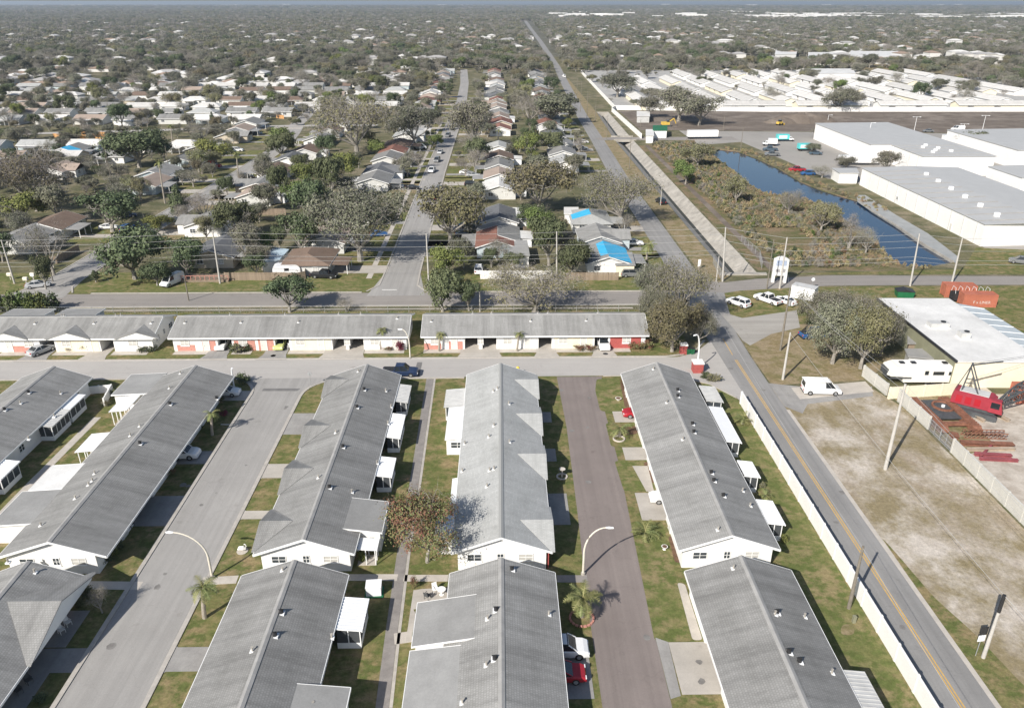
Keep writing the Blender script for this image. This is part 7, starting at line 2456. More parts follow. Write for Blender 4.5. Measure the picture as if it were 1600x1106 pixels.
def street_lamp(label, X, Y, h, dx, dy, arm=2.4, m=None, base=None):
    t = thing('street_lamp', label, 'street lamp', (X, Y, 0), 0, 'street lamps')
    pts = [(0, 0, 0), (0, 0, h * .45)]
    n = 9
    for i in range(1, n + 1):
        a = i / n * math.pi / 2
        pts.append((dx * arm * (1 - math.cos(a)), dy * arm * (1 - math.cos(a)), h * .45 + h * .5 * math.sin(a)))
    MB().tube(pts, [.13, .12] + [.11 - .045 * i / n for i in range(1, n + 1)], 10).build('mast', m or M_LAMP, t)
    e = Vector(pts[-1])
    d = Vector((dx, dy, 0))
    hd = MB().tube([tuple(e - d * .1), tuple(e + d * .25 - Vector((0, 0, .02))), tuple(e + d * .7 - Vector((0, 0, .05)))], [.08, .14, .1], 8)
    hd.build('lamp_head', M_ALU, t)
    MB().cyl(0, 0, 0, .25, .24, 10).build('base', M_CANAL, t)
    return t


X, Y = at(911, 897)
street_lamp('curved cream street lamp arching over the old lane', X, Y, hfor(X + 2.3, Y, 820), 1, .0, 2.2)
X, Y = at(332, 903)
street_lamp('curved cream street lamp arching over the street from the east kerb', X, Y, hfor(X - 3.5, Y + .5, 826), -.99, .1, 3.3)
X, Y = at(1089, 577)
street_lamp('slim white street lamp on the red brick base at the junction', X, Y, hfor(X, Y, 519), -.8, -.3, .9, m=M_ALU)
X, Y = at(366, 606)
street_lamp('thin white lamp post behind the dark-sloped villa', X, Y, 3.6, .3, 0, .3, m=M_ALU)
X, Y = at(641, 560)
street_lamp('tall cream lamp mast between the two long villas on the cross street', X, Y, hfor(X, Y, 513), -.95, .2, 1.2)
for i, (bx, by, top, dd) in enumerate([(1428, 206, 183, 2), (1534, 207, 181, 2), (1502, 217, 194, 2), (1355, 226, 192, 1), (1293, 192, 180, 1)]):
    X, Y = at(bx, by); h = hfor(X, Y, top)
    t = thing('lot_light', 'parking lot light, ' + ['at the back corner of the long warehouse', 'twin-headed by the farther warehouse', 'twin-headed over the white van', 'tall single mast at the semi-trailer road', 'short one by the warehouse corner'][i], 'street lamp', (X, Y, 0), 0, 'parking lot lights')
    MB().cyl(0, 0, 0, h, .12, 8, r2=.07).build('mast', M_ALU, t)
    MB().box(-1.6 if dd == 2 else 0, -.05, h - .05, 1.6, .05, h + .05).build('lamp_arm', M_ALU, t)
    for s in ((-1, 1) if dd == 2 else (1,)): MB().box(s * 1.6 - .3, -.18, h - .1, s * 1.6 + .3, .18, h + .08).build('lamp_head', M_ALU, t)

# ------------------------------------------------------------------ signs and small street things
X, Y = at(1524, 1024)
t = thing('road_sign', 'square white sign below a black one on a thin post', 'sign', (X, Y, 0), R(8))
h = hfor(X, Y, 982)
MB().cyl(0, 0, 0, h + .1, .035, 8).build('post', M_STEEL, t)
MB().box(-.36, -.06, h - 1.45, .36, -.02, h - .75).build('white_panel', M_ALU, t)
MB().box(-.34, -.06, h - .65, .38, -.02, h + .25).build('black_panel', M_BLACK, t)
X, Y = at(1216, 441)
t = thing('monument_sign', 'white arched monument sign with notice panels on two legs', 'sign', (X, Y, 0), R(-6))
b = MB()
for s in (-1, 1): b.box(s * 1.25 - .28, -.4, 0, s * 1.25 + .28, .4, 1.6)
b.box(-1.53, -.4, 1.6, 1.53, .4, 5.2)
n = 10
pl = [(-1.53, 5.2)] + [(-1.53 + 3.06 * i / n, 5.2 + .55 * math.sin(math.pi * i / n)) for i in range(1, n)] + [(1.53, 5.2)]
k = len(pl)
b._add([(x, -.4, z) for x, z in pl] + [(x, .4, z) for x, z in pl], [tuple(range(k)), tuple(range(k, 2 * k))[::-1]] + [(i, i + k, i + 1 + k, i + 1) for i in range(k - 1)])
b.build('frame', M_WHITE, t)
MB().box(-1.1, -.44, 3.8, 1.1, -.405, 5.0).build('notice_panel', mat('blue_grey_notice', (.36, .42, .55), var=.1), t)
for s in (-1, 1): MB().box(s * .58 - .45, -.44, 2.4, s * .58 + .45, -.405, 3.1).build('notice_panel', mat('grey_notice', (.34, .33, .34), var=.15), t)
MB().box(-1.2, -.43, 3.3, 1.2, -.405, 3.6).build('letter_band', M_ALU, t)
X, Y = at(1092, 420)
t = thing('notice_board', 'small white notice board on the channel verge', 'sign', (X, Y, 0), R(-10))
MB().box(-.3, -.03, .5, .3, .03, 2.2).build('panel', M_WHITE, t); MB().cyl(0, .06, 0, 2.2, .04, 6).build('post', M_STEEL, t)
for (bx, by, lb) in ((54, 445, 'round-topped white sign at the row of mailboxes'), (1268, 452, 'small white sign at the right-hand road')):
    X, Y = at(bx, by); t = thing('road_sign', lb, 'sign', (X, Y, 0), 0)
    MB().cyl(0, 0, 0, 2.3, .04, 6).build('post', M_STEEL, t); MB().tube([(0, -.05, 2.2), (0, -.02, 2.2)], .4, 8).build('sign_plate', M_ALU, t)
X, Y = at(486, 604)
t = thing('stop_sign', 'stop sign on the grass tip at the street mouth, seen from behind', 'sign', (X, Y, 0), R(180))
MB().cyl(0, 0, 0, 2.4, .035, 8).build('post', M_STEEL, t); MB().tube([(0, -.05, 2.2), (0, -.02, 2.2)], .38, 8).build('sign_plate', M_STEEL, t)
for i, (bx, by) in enumerate([(42, 444), (53, 437), (63, 431), (73, 424), (84, 418), (17, 437)]):
    X, Y = at(bx, by)
    t = thing('mailbox', 'pale mailbox on the verge, ' + ['nearest the cross road', 'second from the cross road', 'third from the cross road', 'fourth from the cross road', 'last up the west street', 'alone beside the far left pole'][i], 'mailbox', (X, Y, 0), 0, 'mailboxes on the verge')
    MB().box(-.08, -.08, 0, .08, .08, .9).build('post', M_WALK, t)
    b = MB(); loft(b, [[(x, -.35, .9), (x, .35, .9), (x, .38, 1.35), (x, .2, 1.6), (x, -.2, 1.6), (x, -.38, 1.35)] for x in (-.45, .45)]); b.build('box', mat('cream_mailbox', (.66, .62, .52)), t)
for (bx, by, lb, w_) in ((1067, 552, 'red brick gate pillar with white cap under the big oak', .55), (1089, 580, 'red brick gate pillar with white cap at the lamp', .8)):
    X, Y = at(bx, by); t = thing('brick_pillar', lb, 'pillar', (X, Y, 0), 0, 'entrance pillars')
    for r_ in range(6): MB().box(-w_ + .02 * (r_ % 2), -w_ + .02 * (r_ % 2), r_ * .27, w_ - .02 * (r_ % 2), w_ - .02 * (r_ % 2), r_ * .27 + .255).build('brick_course', M_REDB, t)
    MB().box(-w_ - .08, -w_ - .08, 1.62, w_ + .08, w_ + .08, 1.82).build('cap', M_WHITE, t)
for (bx, by, c, lb) in ((1074, 553, M_GREENP, 'green wheeled bin beside the brick pillar, darker one'), (1081, 553, M_GREENP, 'green wheeled bin farther from the pillar')):
    X, Y = at(bx, by); t = thing('wheeled_bin', lb, 'bin', (X, Y, 0), R(20))
    b = MB(); loft(b, [[(-.26, -.3, .08), (.26, -.3, .08), (.26, .3, .08), (-.26, .3, .08)], [(-.33, -.38, 1.05), (.33, -.38, 1.05), (.33, .38, 1.05), (-.33, .38, 1.05)]]); b.build('body', c, t)
    MB().box(-.35, -.42, 1.05, .35, .42, 1.13).build('lid', M_BLACK, t); MB().tube([(-.3, .35, .12), (.3, .35, .12)], .12, 8).build('wheel', M_TYRE, t)
X, Y = at(809, 582)
t = thing('fire_hydrant', 'yellow hydrant showing behind the pale villa ridge on the cross street', 'hydrant', (X, 112.0, 0), 0)
b = MB().cyl(0, 0, 0, .15, .32, 12).cyl(0, 0, .15, 1.15, .26, 12).tube([(0, 0, 1.15), (0, 0, 1.3), (0, 0, 1.42)], [.3, .24, .08], 12)
b.build('barrel', mat('yellow_paint', (.70, .52, .06), var=.08), t); MB().tube([(-.42, 0, .8), (.42, 0, .8)], .12, 10).build('nozzle', mat('yellow_paint', (.7, .52, .06)), t)
X, Y = at(585, 926)
t = thing('utility_box', 'white electrical cabinet on the shaded back lawn', 'utility box', (X, Y, 0), R(4))
MB().box(-.75, -.6, .1, .75, .6, 1.15).build('cabinet', M_ALU, t); MB().box(-.8, -.65, 1.15, .8, .65, 1.22).build('lid', M_ALU, t); MB().box(-.95, -.8, 0, .95, .8, .1).build('pad', M_GREENP, t)
X, Y = at(878, 745)
t = thing('bird_bath', 'bird bath with a ring of stones on the shaded lane lawn', 'bird bath', (X, Y, 0), 0)
MB().cyl(0, 0, 0, 1.1, .1, 10, r2=.07).build('pedestal', M_ROCK, t); MB().tube([(0, 0, 1.1), (0, 0, 1.22)], [.2, .42], 14).build('bowl', M_ROCK, t)
for i in range(14): MB().box(-.14, -.1, 0, .14, .1, .14).build('stone', M_ROCK, t).matrix_local = Matrix.Translation((.62 * math.cos(i * .449), .62 * math.sin(i * .449), 0)) @ Matrix.Rotation(i * .449 + 1.57, 4, 'Z')
X, Y = at(379, 861)
t = thing('garden_ornament', 'white stone swan ornament on the grass east of the street', 'garden ornament', (X, Y, .02), 0)
MB().tube([(0, 0, 0), (0, 0, .06)], .62, 16).build('base', M_WALK, t)
MB().tube([(-.5, 0, .2), (-.25, 0, .42), (.15, 0, .42), (.4, 0, .3)], [.06, .24, .26, .12], 10).build('body', M_WHITE, t)
MB().tube([(.35, 0, .35), (.5, 0, .65), (.42, 0, .92), (.28, 0, .95)], [.1, .06, .055, .07], 8).build('neck', M_WHITE, t)
for (bx, by, lb, r_) in ((967, 686, 'ring of white stones round the short palm', .75), (909, 966, 'brick ring round the bright-fronded palm', 1.15)):
    X, Y = at(bx, by); t = thing('stone_ring', lb, 'garden edging', (X, Y, .02), 0)
    for i in range(18): MB().box(-.15, -.1, 0, .15, .1, .16).build('stone', M_ROCK if r_ < 1 else M_PINK, t).matrix_local = Matrix.Translation((r_ * math.cos(i * .349), r_ * math.sin(i * .349), 0)) @ Matrix.Rotation(i * .349 + 1.57, 4, 'Z')
X, Y = at(966, 625)
t = thing('planter', 'white planter basin on the lawn behind the last pair of lane houses', 'planter', (X, Y, .02), 0)
MB().tube([(0, 0, 0), (0, 0, .12), (0, 0, .32)], [.25, .3, .48], 12).build('basin', M_WHITE, t); MB().cyl(0, 0, .3, .33, .38, 12).build('soil', M_MULCH, t)
X, Y = at(1038, 858)
t = thing('planter', 'small white urn beside the garden bed of the lane', 'planter', (X, Y, .02), 0)
MB().tube([(0, 0, 0), (0, 0, .1), (0, 0, .4)], [.2, .14, .36], 12).build('basin', M_WHITE, t); MB().cyl(0, 0, .38, .41, .28, 12).build('soil', M_MULCH, t)
X, Y = at(1324, 965)
t = thing('cable_box', 'little olive cable pedestal behind the leaning wooden pole', 'utility box', (X + .35, Y - .6, 0), 0)
MB().box(-.15, -.15, 0, .15, .15, .75).build('casing', M_GREENW, t); MB().box(-.17, -.17, .75, .17, .17, .8).build('lid', M_GREENW, t)
sheet('worn_spot', rounded([at(*p) for p in [(1315, 975), (1335, 975), (1335, 992), (1313, 992)]], 1), .022, M_GRASSDRY)


# ------------------------------------------------------------------ patio furniture
def chair(label, X, Y, rz, m_, group='patio chairs'):
    t = thing('patio_chair', label, 'chair', (X, Y, .065), R(rz), group)
    MB().box(-.26, -.26, .40, .26, .26, .45).build('seat', m_, t)
    b = MB(); b.slab([(-.26, .24, .44), (.26, .24, .44), (.26, .36, .98), (-.26, .36, .98)], .04); b.build('backrest', m_, t)
    for sx in (-.23, .23):
        for sy in (-.23, .23): MB().box(sx - .02, sy - .02, 0, sx + .02, sy + .02, .40).build('leg', m_, t)
        MB().box(sx - .03, -.26, .62, sx + .03, .26, .66).build('armrest', m_, t)


for px, py, rz, m_, lb in ((97, 988, 60, M_WHITE, 'white chair on the near villa patio, nearer the drive'), (107, 976, 60, M_WHITE, 'white chair on the near villa patio, farther one'), (46, 1066, 60, M_CRANED, 'dark chair, upper of those on the bottom-left patio'),
                           (30, 1082, 60, M_CRANED, 'dark chair, lower of those on the bottom-left patio'), (201, 827, 60, M_CRANED, 'dark chair under the eave of the dark-sloped villa, left one'), (206, 822, 60, M_CRANED, 'dark chair under the eave of the dark-sloped villa, right one'),
                           (668, 934, 150, M_CRANED, 'dark chair on the little paved patio by the flat extension'), (680, 924, 20, M_WHITE, 'white chair on the little paved patio'), (452, 545, 0, M_ALUD, 'grey chair before the cream front, left one'), (472, 545, 0, M_ALUD, 'grey chair before the cream front, right one'),
                           (198, 543, 0, M_ALUD, 'chair in front of the white end gable unit, left'), (207, 543, 0, M_ALUD, 'chair in front of the white end gable unit, right'), (320, 543, 0, M_REDB, 'red chair at the salmon brick unit')):
    X, Y = at(px, py, .1); chair(lb, X, Y, rz, m_)
for px, py, m_, r_, lb in ((690, 928, M_WHITE, .45, 'round white table on the little paved patio'), (462, 545, M_WHITE, .35, 'small round table between the two grey chairs')):
    X, Y = at(px, py, .1); t = thing('patio_table', lb, 'table', (X, Y, .05), 0)
    MB().cyl(0, 0, .68, .72, r_, 16).build('table_top', m_, t); MB().cyl(0, 0, 0, .68, .05, 8).build('leg', m_, t); MB().cyl(0, 0, 0, .03, .25, 12).build('foot', m_, t)
X, Y = at(618, 543)
t = thing('bench', 'teal bench in front of the white unit by the small palm', 'bench', (X, Y, .04), 0)
MB().box(-1, -.25, .4, 1, .25, .46).build('seat', M_TEAL, t); MB().box(-1, .22, .46, 1, .28, 1.0).build('backrest', M_TEAL, t)
for s in (-.9, .9): MB().box(s - .05, -.22, 0, s + .05, .25, .4).build('leg', M_TEAL, t)
sheet('patio_paving', PX((660, 920), (703, 918), (700, 944), (646, 952), (650, 960), (642, 1002), (634, 1002), (646, 922)), .036, M_CONC)
sheet('patio_paving', [(-44.2, 54.6), (-41.0, 54.6), (-41.0, 59.4), (-44.2, 59.4)], .060, M_CONCG)
sheet('patio_paving', [(-44.2, 20), (-40.9, 20), (-40.9, 51.6), (-44.2, 51.6)], .060, M_CONCG)
# shrubs and small garden plants
for px, py, k, r_, h_, lb in [(224, 548, 'green', 1.5, 1.0, 'clipped green shrub before the gable end unit, left'), (236, 548, 'green', 1.5, 1.0, 'clipped green shrub before the gable end unit, right'), (374, 548, 'olive', 2.2, 1.3, 'low green hedge bush before the salmon brick unit'), (367, 548, 'green', 1.4, 1.2, 'green bush at the left end of the low hedge'),
                             (386, 548, 'green', 1.2, 1.1, 'green bush at the right end of the low hedge'), (626, 547, 'red', 1.15, 1.8, 'round crimson bush at the end of the second long villa'), (134, 547, 'rust', 1.2, 1.1, 'reddish shrub before the cream gable unit, right'), (112, 547, 'bare', 1.3, .9, 'dry shrub before the cream gable unit, left'),
                             (905, 547, 'rust', 1.3, .9, 'rusty shrub before the cream unit'), (922, 547, 'rust', 1.3, .9, 'rusty shrub next to the one before the cream unit'), (992, 545, 'rust', 1.5, 1.3, 'orange shrub before the red brick unit'), (1008, 546, 'rust', 1.6, 1.5, 'larger orange shrub under the oak edge'),
                             (945, 706, 'rust', .1, .1, ''), (975, 598, 'rust', 1.0, .9, 'rust-coloured shrub at the corner of the lane house'), (43, 544, 'red', .7, .9, 'small dark red shrub in the driveway corner'), (606, 547, 'rust', 1.2, .7, 'low brown shrub left of the crimson bush'),
                             (565, 876, 'bright', .75, 1.3, 'bright yellow-green shrub behind the walled addition'), (176, 868, 'bright', .8, 1.1, 'light green shrub at the shaded villa corner'), (165, 880, 'green', .9, 1.0, 'dark shrub in the shade at the villa corner'), (187, 855, 'green', .8, .9, 'dark shrub under the eave by the street'),
                             (350, 650, 'red', .8, .9, 'dark red shrub under the eave near the top carport'), (343, 628, 'green', .9, 1.0, 'dark green shrub beside the top carport'), (380, 597, 'green', 1.7, 1.3, 'green bush below the thin white lamp post'), (64, 1095, 'green', .7, .7, 'tiny plant on the bottom left lawn'),
                             (268, 742, 'rust', .8, .8, 'reddish shrub in the bed along the dark-sloped villa'), (312, 668, 'green', .8, .9, 'green shrub in the bed by the red patio'), (136, 930, 'green', .9, .9, 'dark shrub beside the red brick panel'), (125, 944, 'green', .8, .8, 'small dark shrub by the red brick panel'),
                             (1113, 594, 'olive', 1.6, 1.0, 'greyish shrub near the corner of the side lawn'), (1102, 590, 'green', 1.2, .9, 'green shrub under the brick pillar at the corner'), (166, 634, 'olive', .8, .8, 'shrub in the back garden by the white screen wall'), (178, 618, 'green', .9, .9, 'plant by the white screen wall'),
                             (648, 918, 'rust', .55, 1.3, 'thin reddish plant at the edge of the paved patio'), (1190, 762, 'olive', .7, .8, 'dry shrub by the third side porch'), (1224, 845, 'bright', .7, .8, 'small leafy shrub by the last side porch'), (1150, 700, 'bare', .8, .8, 'dry twiggy plant by the long side porch')]:
    if not lb: continue
    X, Y = at(px, py); bush(k, X, Y, r_ * .8, h_ * 1.15, lb)
for i in range(9):
    X, Y = at(8 + i * 9.5, 485); bush('bright' if i % 2 else 'green', X, Y - .5, 1.9, 3.6, f'clipped hedge bush behind the three-gabled villa, {ORD[i]} from the left', cat='hedge', name='hedge_bush', group='hedge behind the three-gabled villa')
# white screen wall in the back garden
solid_wall('garden_wall', 'white L-shaped screen wall in the back garden at the top left', PX((137, 616), (176, 612), (164, 634)), 1.2, .12, M_WHITE, 1.5)
# ------------------------------------------------------------------ the machinery yard
# crawler crane
CX, CY = 70.0, 98.6
t = thing('crawler_crane', 'red crane with black gantry and lattice boom parked before the workshop', 'crane', (CX, CY, 0), R(-38))
b = MB(); loft(b, [[(x, -1.5, 1.2), (x, 1.5, 1.2), (x, 1.5, z), (x, 1.2, z + .15), (x, -1.2, z + .15), (x, -1.5, z)] for x, z in ((-3.4, 2.3), (-3.2, 2.9), (1.6, 2.9), (2.2, 2.5))])
b.build('machine_house', M_CRANE, t)
MB().box(-2.6, -1.0, 3.06, 1.2, 1.0, 3.14).build('deck_plate', M_ALUD, t)
for xx in (-2.4, -1.2, 0):
    MB().box(xx - .4, -1.53, 1.5, xx + .4, -1.50, 2.6).build('door', PT['red'], t)
b = MB(); loft(b, [[(1.5, -1.7, 1.2), (3.3, -1.7, 1.2), (3.3, -.4, 1.2), (1.5, -.4, 1.2)], [(1.6, -1.6, 3.0), (2.9, -1.6, 3.0), (2.9, -.5, 3.0), (1.6, -.5, 3.0)]]); b.build('cab', M_CRANE, t)
MB().slab([(3.33, -1.55, 1.9), (3.33, -.55, 1.9), (2.97, -.55, 2.85), (2.97, -1.55, 2.85)], .03).build('cab_window', M_CGLASS, t)
MB().box(1.7, -1.73, 1.9, 2.8, -1.66, 2.8).build('cab_window', M_CGLASS, t)
MB().box(-2.6, -1.3, .75, 2.4, 1.3, 1.18).build('turntable', M_CRANED, t)
for s in (-1, 1):
    b = MB(); loft(b, [[(x, s * 1.9 - .4, z0), (x, s * 1.9 + .4, z0), (x, s * 1.9 + .4, z1), (x, s * 1.9 - .4, z1)] for x, z0, z1 in ((-2.9, .25, .6), (-2.6, .02, .85), (2.6, .02, .85), (2.9, .25, .6))]); b.build('track', M_CRANED, t)
g = MB()
for s in (-.8, .8):
    g.beam((-2.4, s, 3.0), (-2.0, s, 7.0), .16, .16).beam((-.2, s, 3.0), (-2.0, s, 7.0), .16, .16).beam((-2.3, s, 4.4), (-.9, s, 4.6), .1, .1)
g.beam((-2.0, -.8, 7.0), (-2.0, .8, 7.0), .2, .2).beam((-2.2, -.8, 4.8), (-2.2, .8, 4.8), .1, .1)
g.build('gantry', M_CRANED, t)
bo = MB()
p0, p1 = Vector((2.4, .3, 1.9)), Vector((12.5, 21, 5.6))
d = (p1 - p0); n = 18
sd = Vector((-d.y, d.x, 0)).normalized(); up = Vector((0, 0, 1))
def bw(i):
    q = i / n
    return (.25 + 2.6 * q) if q < .2 else .78
nodes = []
for i in range(n + 1):
    c = p0 + d * i / n; w_ = bw(i)
    nodes.append([c + sd * w_ * a + up * w_ * e for a, e in ((-1, -1), (1, -1), (1, 1), (-1, 1))])
for i in range(n):
    for k in range(4):
        k2 = (k + 1) % 4
        bo.beam(nodes[i][k], nodes[i + 1][k], .2, .2)
        bo.beam(nodes[i][k], nodes[i + 1][k2], .1, .1)
        bo.beam(nodes[i][k], nodes[i][k2], .1, .1)
bo.build('lattice_boom', M_CRANED, t)
cb = MB()
for s in (-.5, .5):
    cb.tube([(-2.0, s, 7.05), tuple(p1 + up * 1.0)], .025, 4)
    cb.tube([(-2.0, s, 7.05), (-3.2, s, 3.0)], .03, 4)
cb.tube([(-2.0, 0, 7.0), (1.4, 4.4, 6.9)], .12, 8)
cb.build('boom_cables', M_CRANED, t)
# rusty crawler undercarriage with slewing ring
t = thing('crawler_undercarriage', 'rusty crawler undercarriage with a big gear ring behind the yard wall', 'machinery', (64.2, 97.6, 0), R(0))
MB().box(-1.3, -2.2, .55, 3.1, 3.4, .72).build('deck', M_CRANED, t)
for xx in (-2.3, 2.4):
    b = MB(); x0, x1 = xx - .55, xx + .55
    loft(b, [[(x0, y, z0), (x1, y, z0), (x1, y, z1), (x0, y, z1)] for y, z0, z1 in ((-5.6, .3, .65), (-5.1, .03, .95), (3.9, .03, .95), (4.4, .3, .65))])
    o = b.build('track_frame', M_RUST, t)
    for i in range(18): MB().box(x0 - .06, -5.0 + i * .5, .951, x1 + .06, -4.72 + i * .5, 1.03).build('track_shoe', M_RUST, o)
MB().box(-2.3, -3.9, .4, 2.4, -3.3, .85).build('cross_beam', M_RUST, t)
MB().box(-1.8, 2.4, .4, 1.9, 3.0, .53).build('cross_beam', M_RUST, t)
b = MB(); n = 28
for i in range(n):
    a0, a1 = 2 * math.pi * i / n, 2 * math.pi * (i + 1) / n
    b.beam((.9 + 1.45 * math.cos(a0), 1.2 + 1.45 * math.sin(a0), .86), (.9 + 1.45 * math.cos(a1), 1.2 + 1.45 * math.sin(a1), .86), .26, .26)
b.build('gear_ring', M_RUST, t)
MB().cyl(.9, 1.2, .72, 1.0, .25, 12).build('hub', M_ALU, t)


def beam_thing(label, a, b, wd, ht, m_, cat='steel beam', z=0.0, flange=True, group='scrap steel in the yard'):
    mx, my = (a[0] + b[0]) / 2, (a[1] + b[1]) / 2
    L = math.hypot(b[0] - a[0], b[1] - a[1])
    t = thing('steel_beam', label, cat, (mx, my, z), math.atan2(b[1] - a[1], b[0] - a[0]), group)
    MB().box(-L / 2, -wd * .12, .05, L / 2, wd * .12, ht - .05).build('web', m_, t)
    MB().box(-L / 2, -wd / 2, 0, L / 2, wd / 2, .05).build('flange', m_, t); MB().box(-L / 2, -wd / 2, ht - .05, L / 2, wd / 2, ht).build('flange', m_, t)


M_DRED = mat('faded_red_steel', (.30, .085, .095), var=.25, scale=1.2, fine=.2)
M_TANS = mat('tan_steel', (.42, .34, .26), var=.2, scale=1.2, fine=.2)
for lb, a, b, wd, ht, m_ in [('long rusty beam lying behind the wire gate', (1500, 694), (1583, 698), .9, .5, M_RUST), ('tan beam beside the long rusty one', (1510, 704), (1585, 703), .5, .4, M_TANS), ('faded red beam slanting over the others', (1532, 714), (1552, 694), .3, .3, M_DRED),
                             ('faded red girder nearest the yard wall', (1522, 711), (1580, 714), .6, .4, M_DRED), ('second faded red girder nearest the wall', (1530, 718), (1590, 721), .5, .35, M_DRED), ('long tan beam on the sand beside the crane', (1492, 631), (1537, 660), .6, .4, M_TANS),
                             ('thinner tan beam next to the long one by the crane', (1498, 628), (1542, 657), .3, .3, M_TANS), ('tan timber skid in front of the crane nose', (1556, 648), (1576, 659), .7, .35, M_TANS), ('rusty plate pile by the gate', (1484, 682), (1497, 684), 1.3, .5, M_RUST)]:
    beam_thing(lb, at(*a), at(*b), wd, ht, m_)
# ladder-like frame
A_, B_2 = at(1503, 682), at(1570, 684)
t = thing('boom_section', 'dark boom section lying on the ground behind the gate', 'machinery', (A_[0], A_[1], 0), math.atan2(B_2[1] - A_[1], B_2[0] - A_[0]))
b = MB(); L = math.hypot(B_2[0] - A_[0], B_2[1] - A_[1])
for yy in (-.5, .5):
    for zz in (.1, .9): b.beam((0, yy, zz), (L, yy, zz), .1, .1)
for i in range(10):
    x0, x1 = L * i / 10, L * (i + 1) / 10
    for yy in (-.5, .5): b.beam((x0, yy, .1), (x1, yy, .9), .06, .06)
    for zz in (.1, .9): b.beam((x0, -.5, zz), (x1, .5, zz), .06, .06)
b.build('lattice', M_RUST, t)


def container(label, X, Y, rz, L=6.1, m_=None, text=None, name='shipping_container'):
    m_ = m_ or M_ORANGE
    t = thing(name, label, 'shipping container', (X, Y, 0), R(rz), 'orange shipping containers')
    b = MB().box(-L / 2 + .05, -1.17, .15, L / 2 - .05, 1.17, 2.5)
    b.build('body', m_, t)
    f = MB()
    for sx in (-L / 2, L / 2 - .14):
        for sy in (-1.22, 1.08): f.box(sx, sy, 0, sx + .14, sy + .14, 2.6)
    for sy in (-1.22, 1.12):
        f.box(-L / 2 + .14, sy, 2.48, L / 2 - .14, sy + .1, 2.59).box(-L / 2 + .14, sy, 0, L / 2 - .14, sy + .1, .16)
    for sx in (-L / 2, L / 2 - .1): f.box(sx, -1.08, 2.48, sx + .1, 1.08, 2.59)
    f.build('frame', m_, t)
    n = int(L / .28)
    rm_ = _mesh_of(MB().box(-.07, -.03, .17, .07, .03, 2.47), 'side_rib', m_)
    for i in range(n):
        for s in (-1, 1): link_mesh('side_rib', rm_, t, (-L / 2 + .25 + i * (L - .5) / (n - 1), s * 1.19, 0))
    rr = MB()
    for i in range(int(L / .5)): rr.box(-L / 2 + .3 + i * .5, -1.1, 2.5, -L / 2 + .45 + i * .5, 1.1, 2.54)
    rr.build('roof_panel', m_, t)
    if text:
        cu = bpy.data.curves.new('lettering', 'FONT'); cu.body = text; cu.size = .8; cu.extrude = .01; cu.align_x = 'CENTER'; cu.materials.append(M_WHITE)
        o = bpy.data.objects.new('lettering', cu); COL.objects.link(o); o.parent = t
        bpy.context.view_layer.update()
        me = bpy.data.meshes.new_from_object(o); bpy.data.objects.remove(o)
        me.materials.clear(); me.materials.append(mat('faded_lettering', (.60, .52, .48), var=.2, scale=3))
        o = link_mesh('lettering', me, t, (.35, -1.235, .75)); o.rotation_euler = (math.pi / 2, 0, 0)
    return t


X, Y = at(1524, 480)
c1 = container('orange container with white lettering on its side, nearer one', X + 0.8, Y + 1.2, -6, 6.4, text='F x LINER')
X, Y = at(1492, 466)
c2 = container('orange container farther back beside the open dark one', X + 1.2, Y + 1.4, -6, 6.1)
X, Y = at(1500, 472)
t = thing('flatbed_frame', 'dark open-topped trailer box between the two orange containers', 'trailer', (X + 1.8, Y + 0.4, 0), R(-6))
MB().box(-3.4, -.9, .4, 3.4, .9, .5).build('floor_panel', M_BLACK, t)
for s in (-.9, .9): MB().box(-3.4, s - .03, .5, 3.4, s + .03, 1.9).build('side_panel', M_BLACK, t)
b = MB()
for i in range(6):
    b.beam((-3.2 + i * 1.3, -.95, 1.9), (-3.2 + i * 1.3, -.6, 3.0), .05, .05).beam((-3.2 + i * 1.3, -.6, 3.0), (-3.2 + i * 1.3, .6, 3.0), .05, .05).beam((-3.2 + i * 1.3, .6, 3.0), (-3.2 + i * 1.3, .95, 1.9), .05, .05)
b.build('hoops', M_ALU, t)
X, Y = at(1600, 592)
container('faded orange container behind the crane gantry', 80.5, 101.8, -4, 6.1)
# green covered heap / dumpster
X, Y = at(1412, 463)
t = thing('dumpster', 'dark green tarped dumpster behind the workshop', 'dumpster', (X, Y, 0), R(-10))
b = MB(); loft(b, [[(-1.5, -1, 0), (1.5, -1, 0), (1.5, 1, 0), (-1.5, 1, 0)], [(-1.7, -1.15, 1.3), (1.7, -1.15, 1.3), (1.7, 1.15, 1.3), (-1.7, 1.15, 1.3)]]); b.build('body', M_GREENP, t)
MB().prism([(-1.75, -1.2), (0, -1.2), (1.75, -1.2), (1.75, 1.2), (0, 1.2), (-1.75, 1.2)], 1.3, [1.35, 1.75, 1.35, 1.35, 1.75, 1.35]).build('cover', M_BLACK, t)
X, Y = at(1256, 467)
t = thing('cargo_shed', 'white panelled cargo shed on the corner beside the white cars', 'shed', (X, Y + .4, 0), R(-38))
MB().box(-2.3, -1.2, .1, 2.3, 1.2, 2.6).build('body', M_ALU, t); MB().box(-2.35, -1.25, 2.6, 2.35, 1.25, 2.7).build('roof', M_ALUD, t)
for i in range(6): MB().box(-2.1 + i * .75, -1.23, .2, -2.05 + i * .75, -1.2, 2.5).build('panel_rib', M_ALUD, t)
MB().box(2.3, -.9, .2, 2.34, .9, 2.4).build('door', M_WHITE, t)
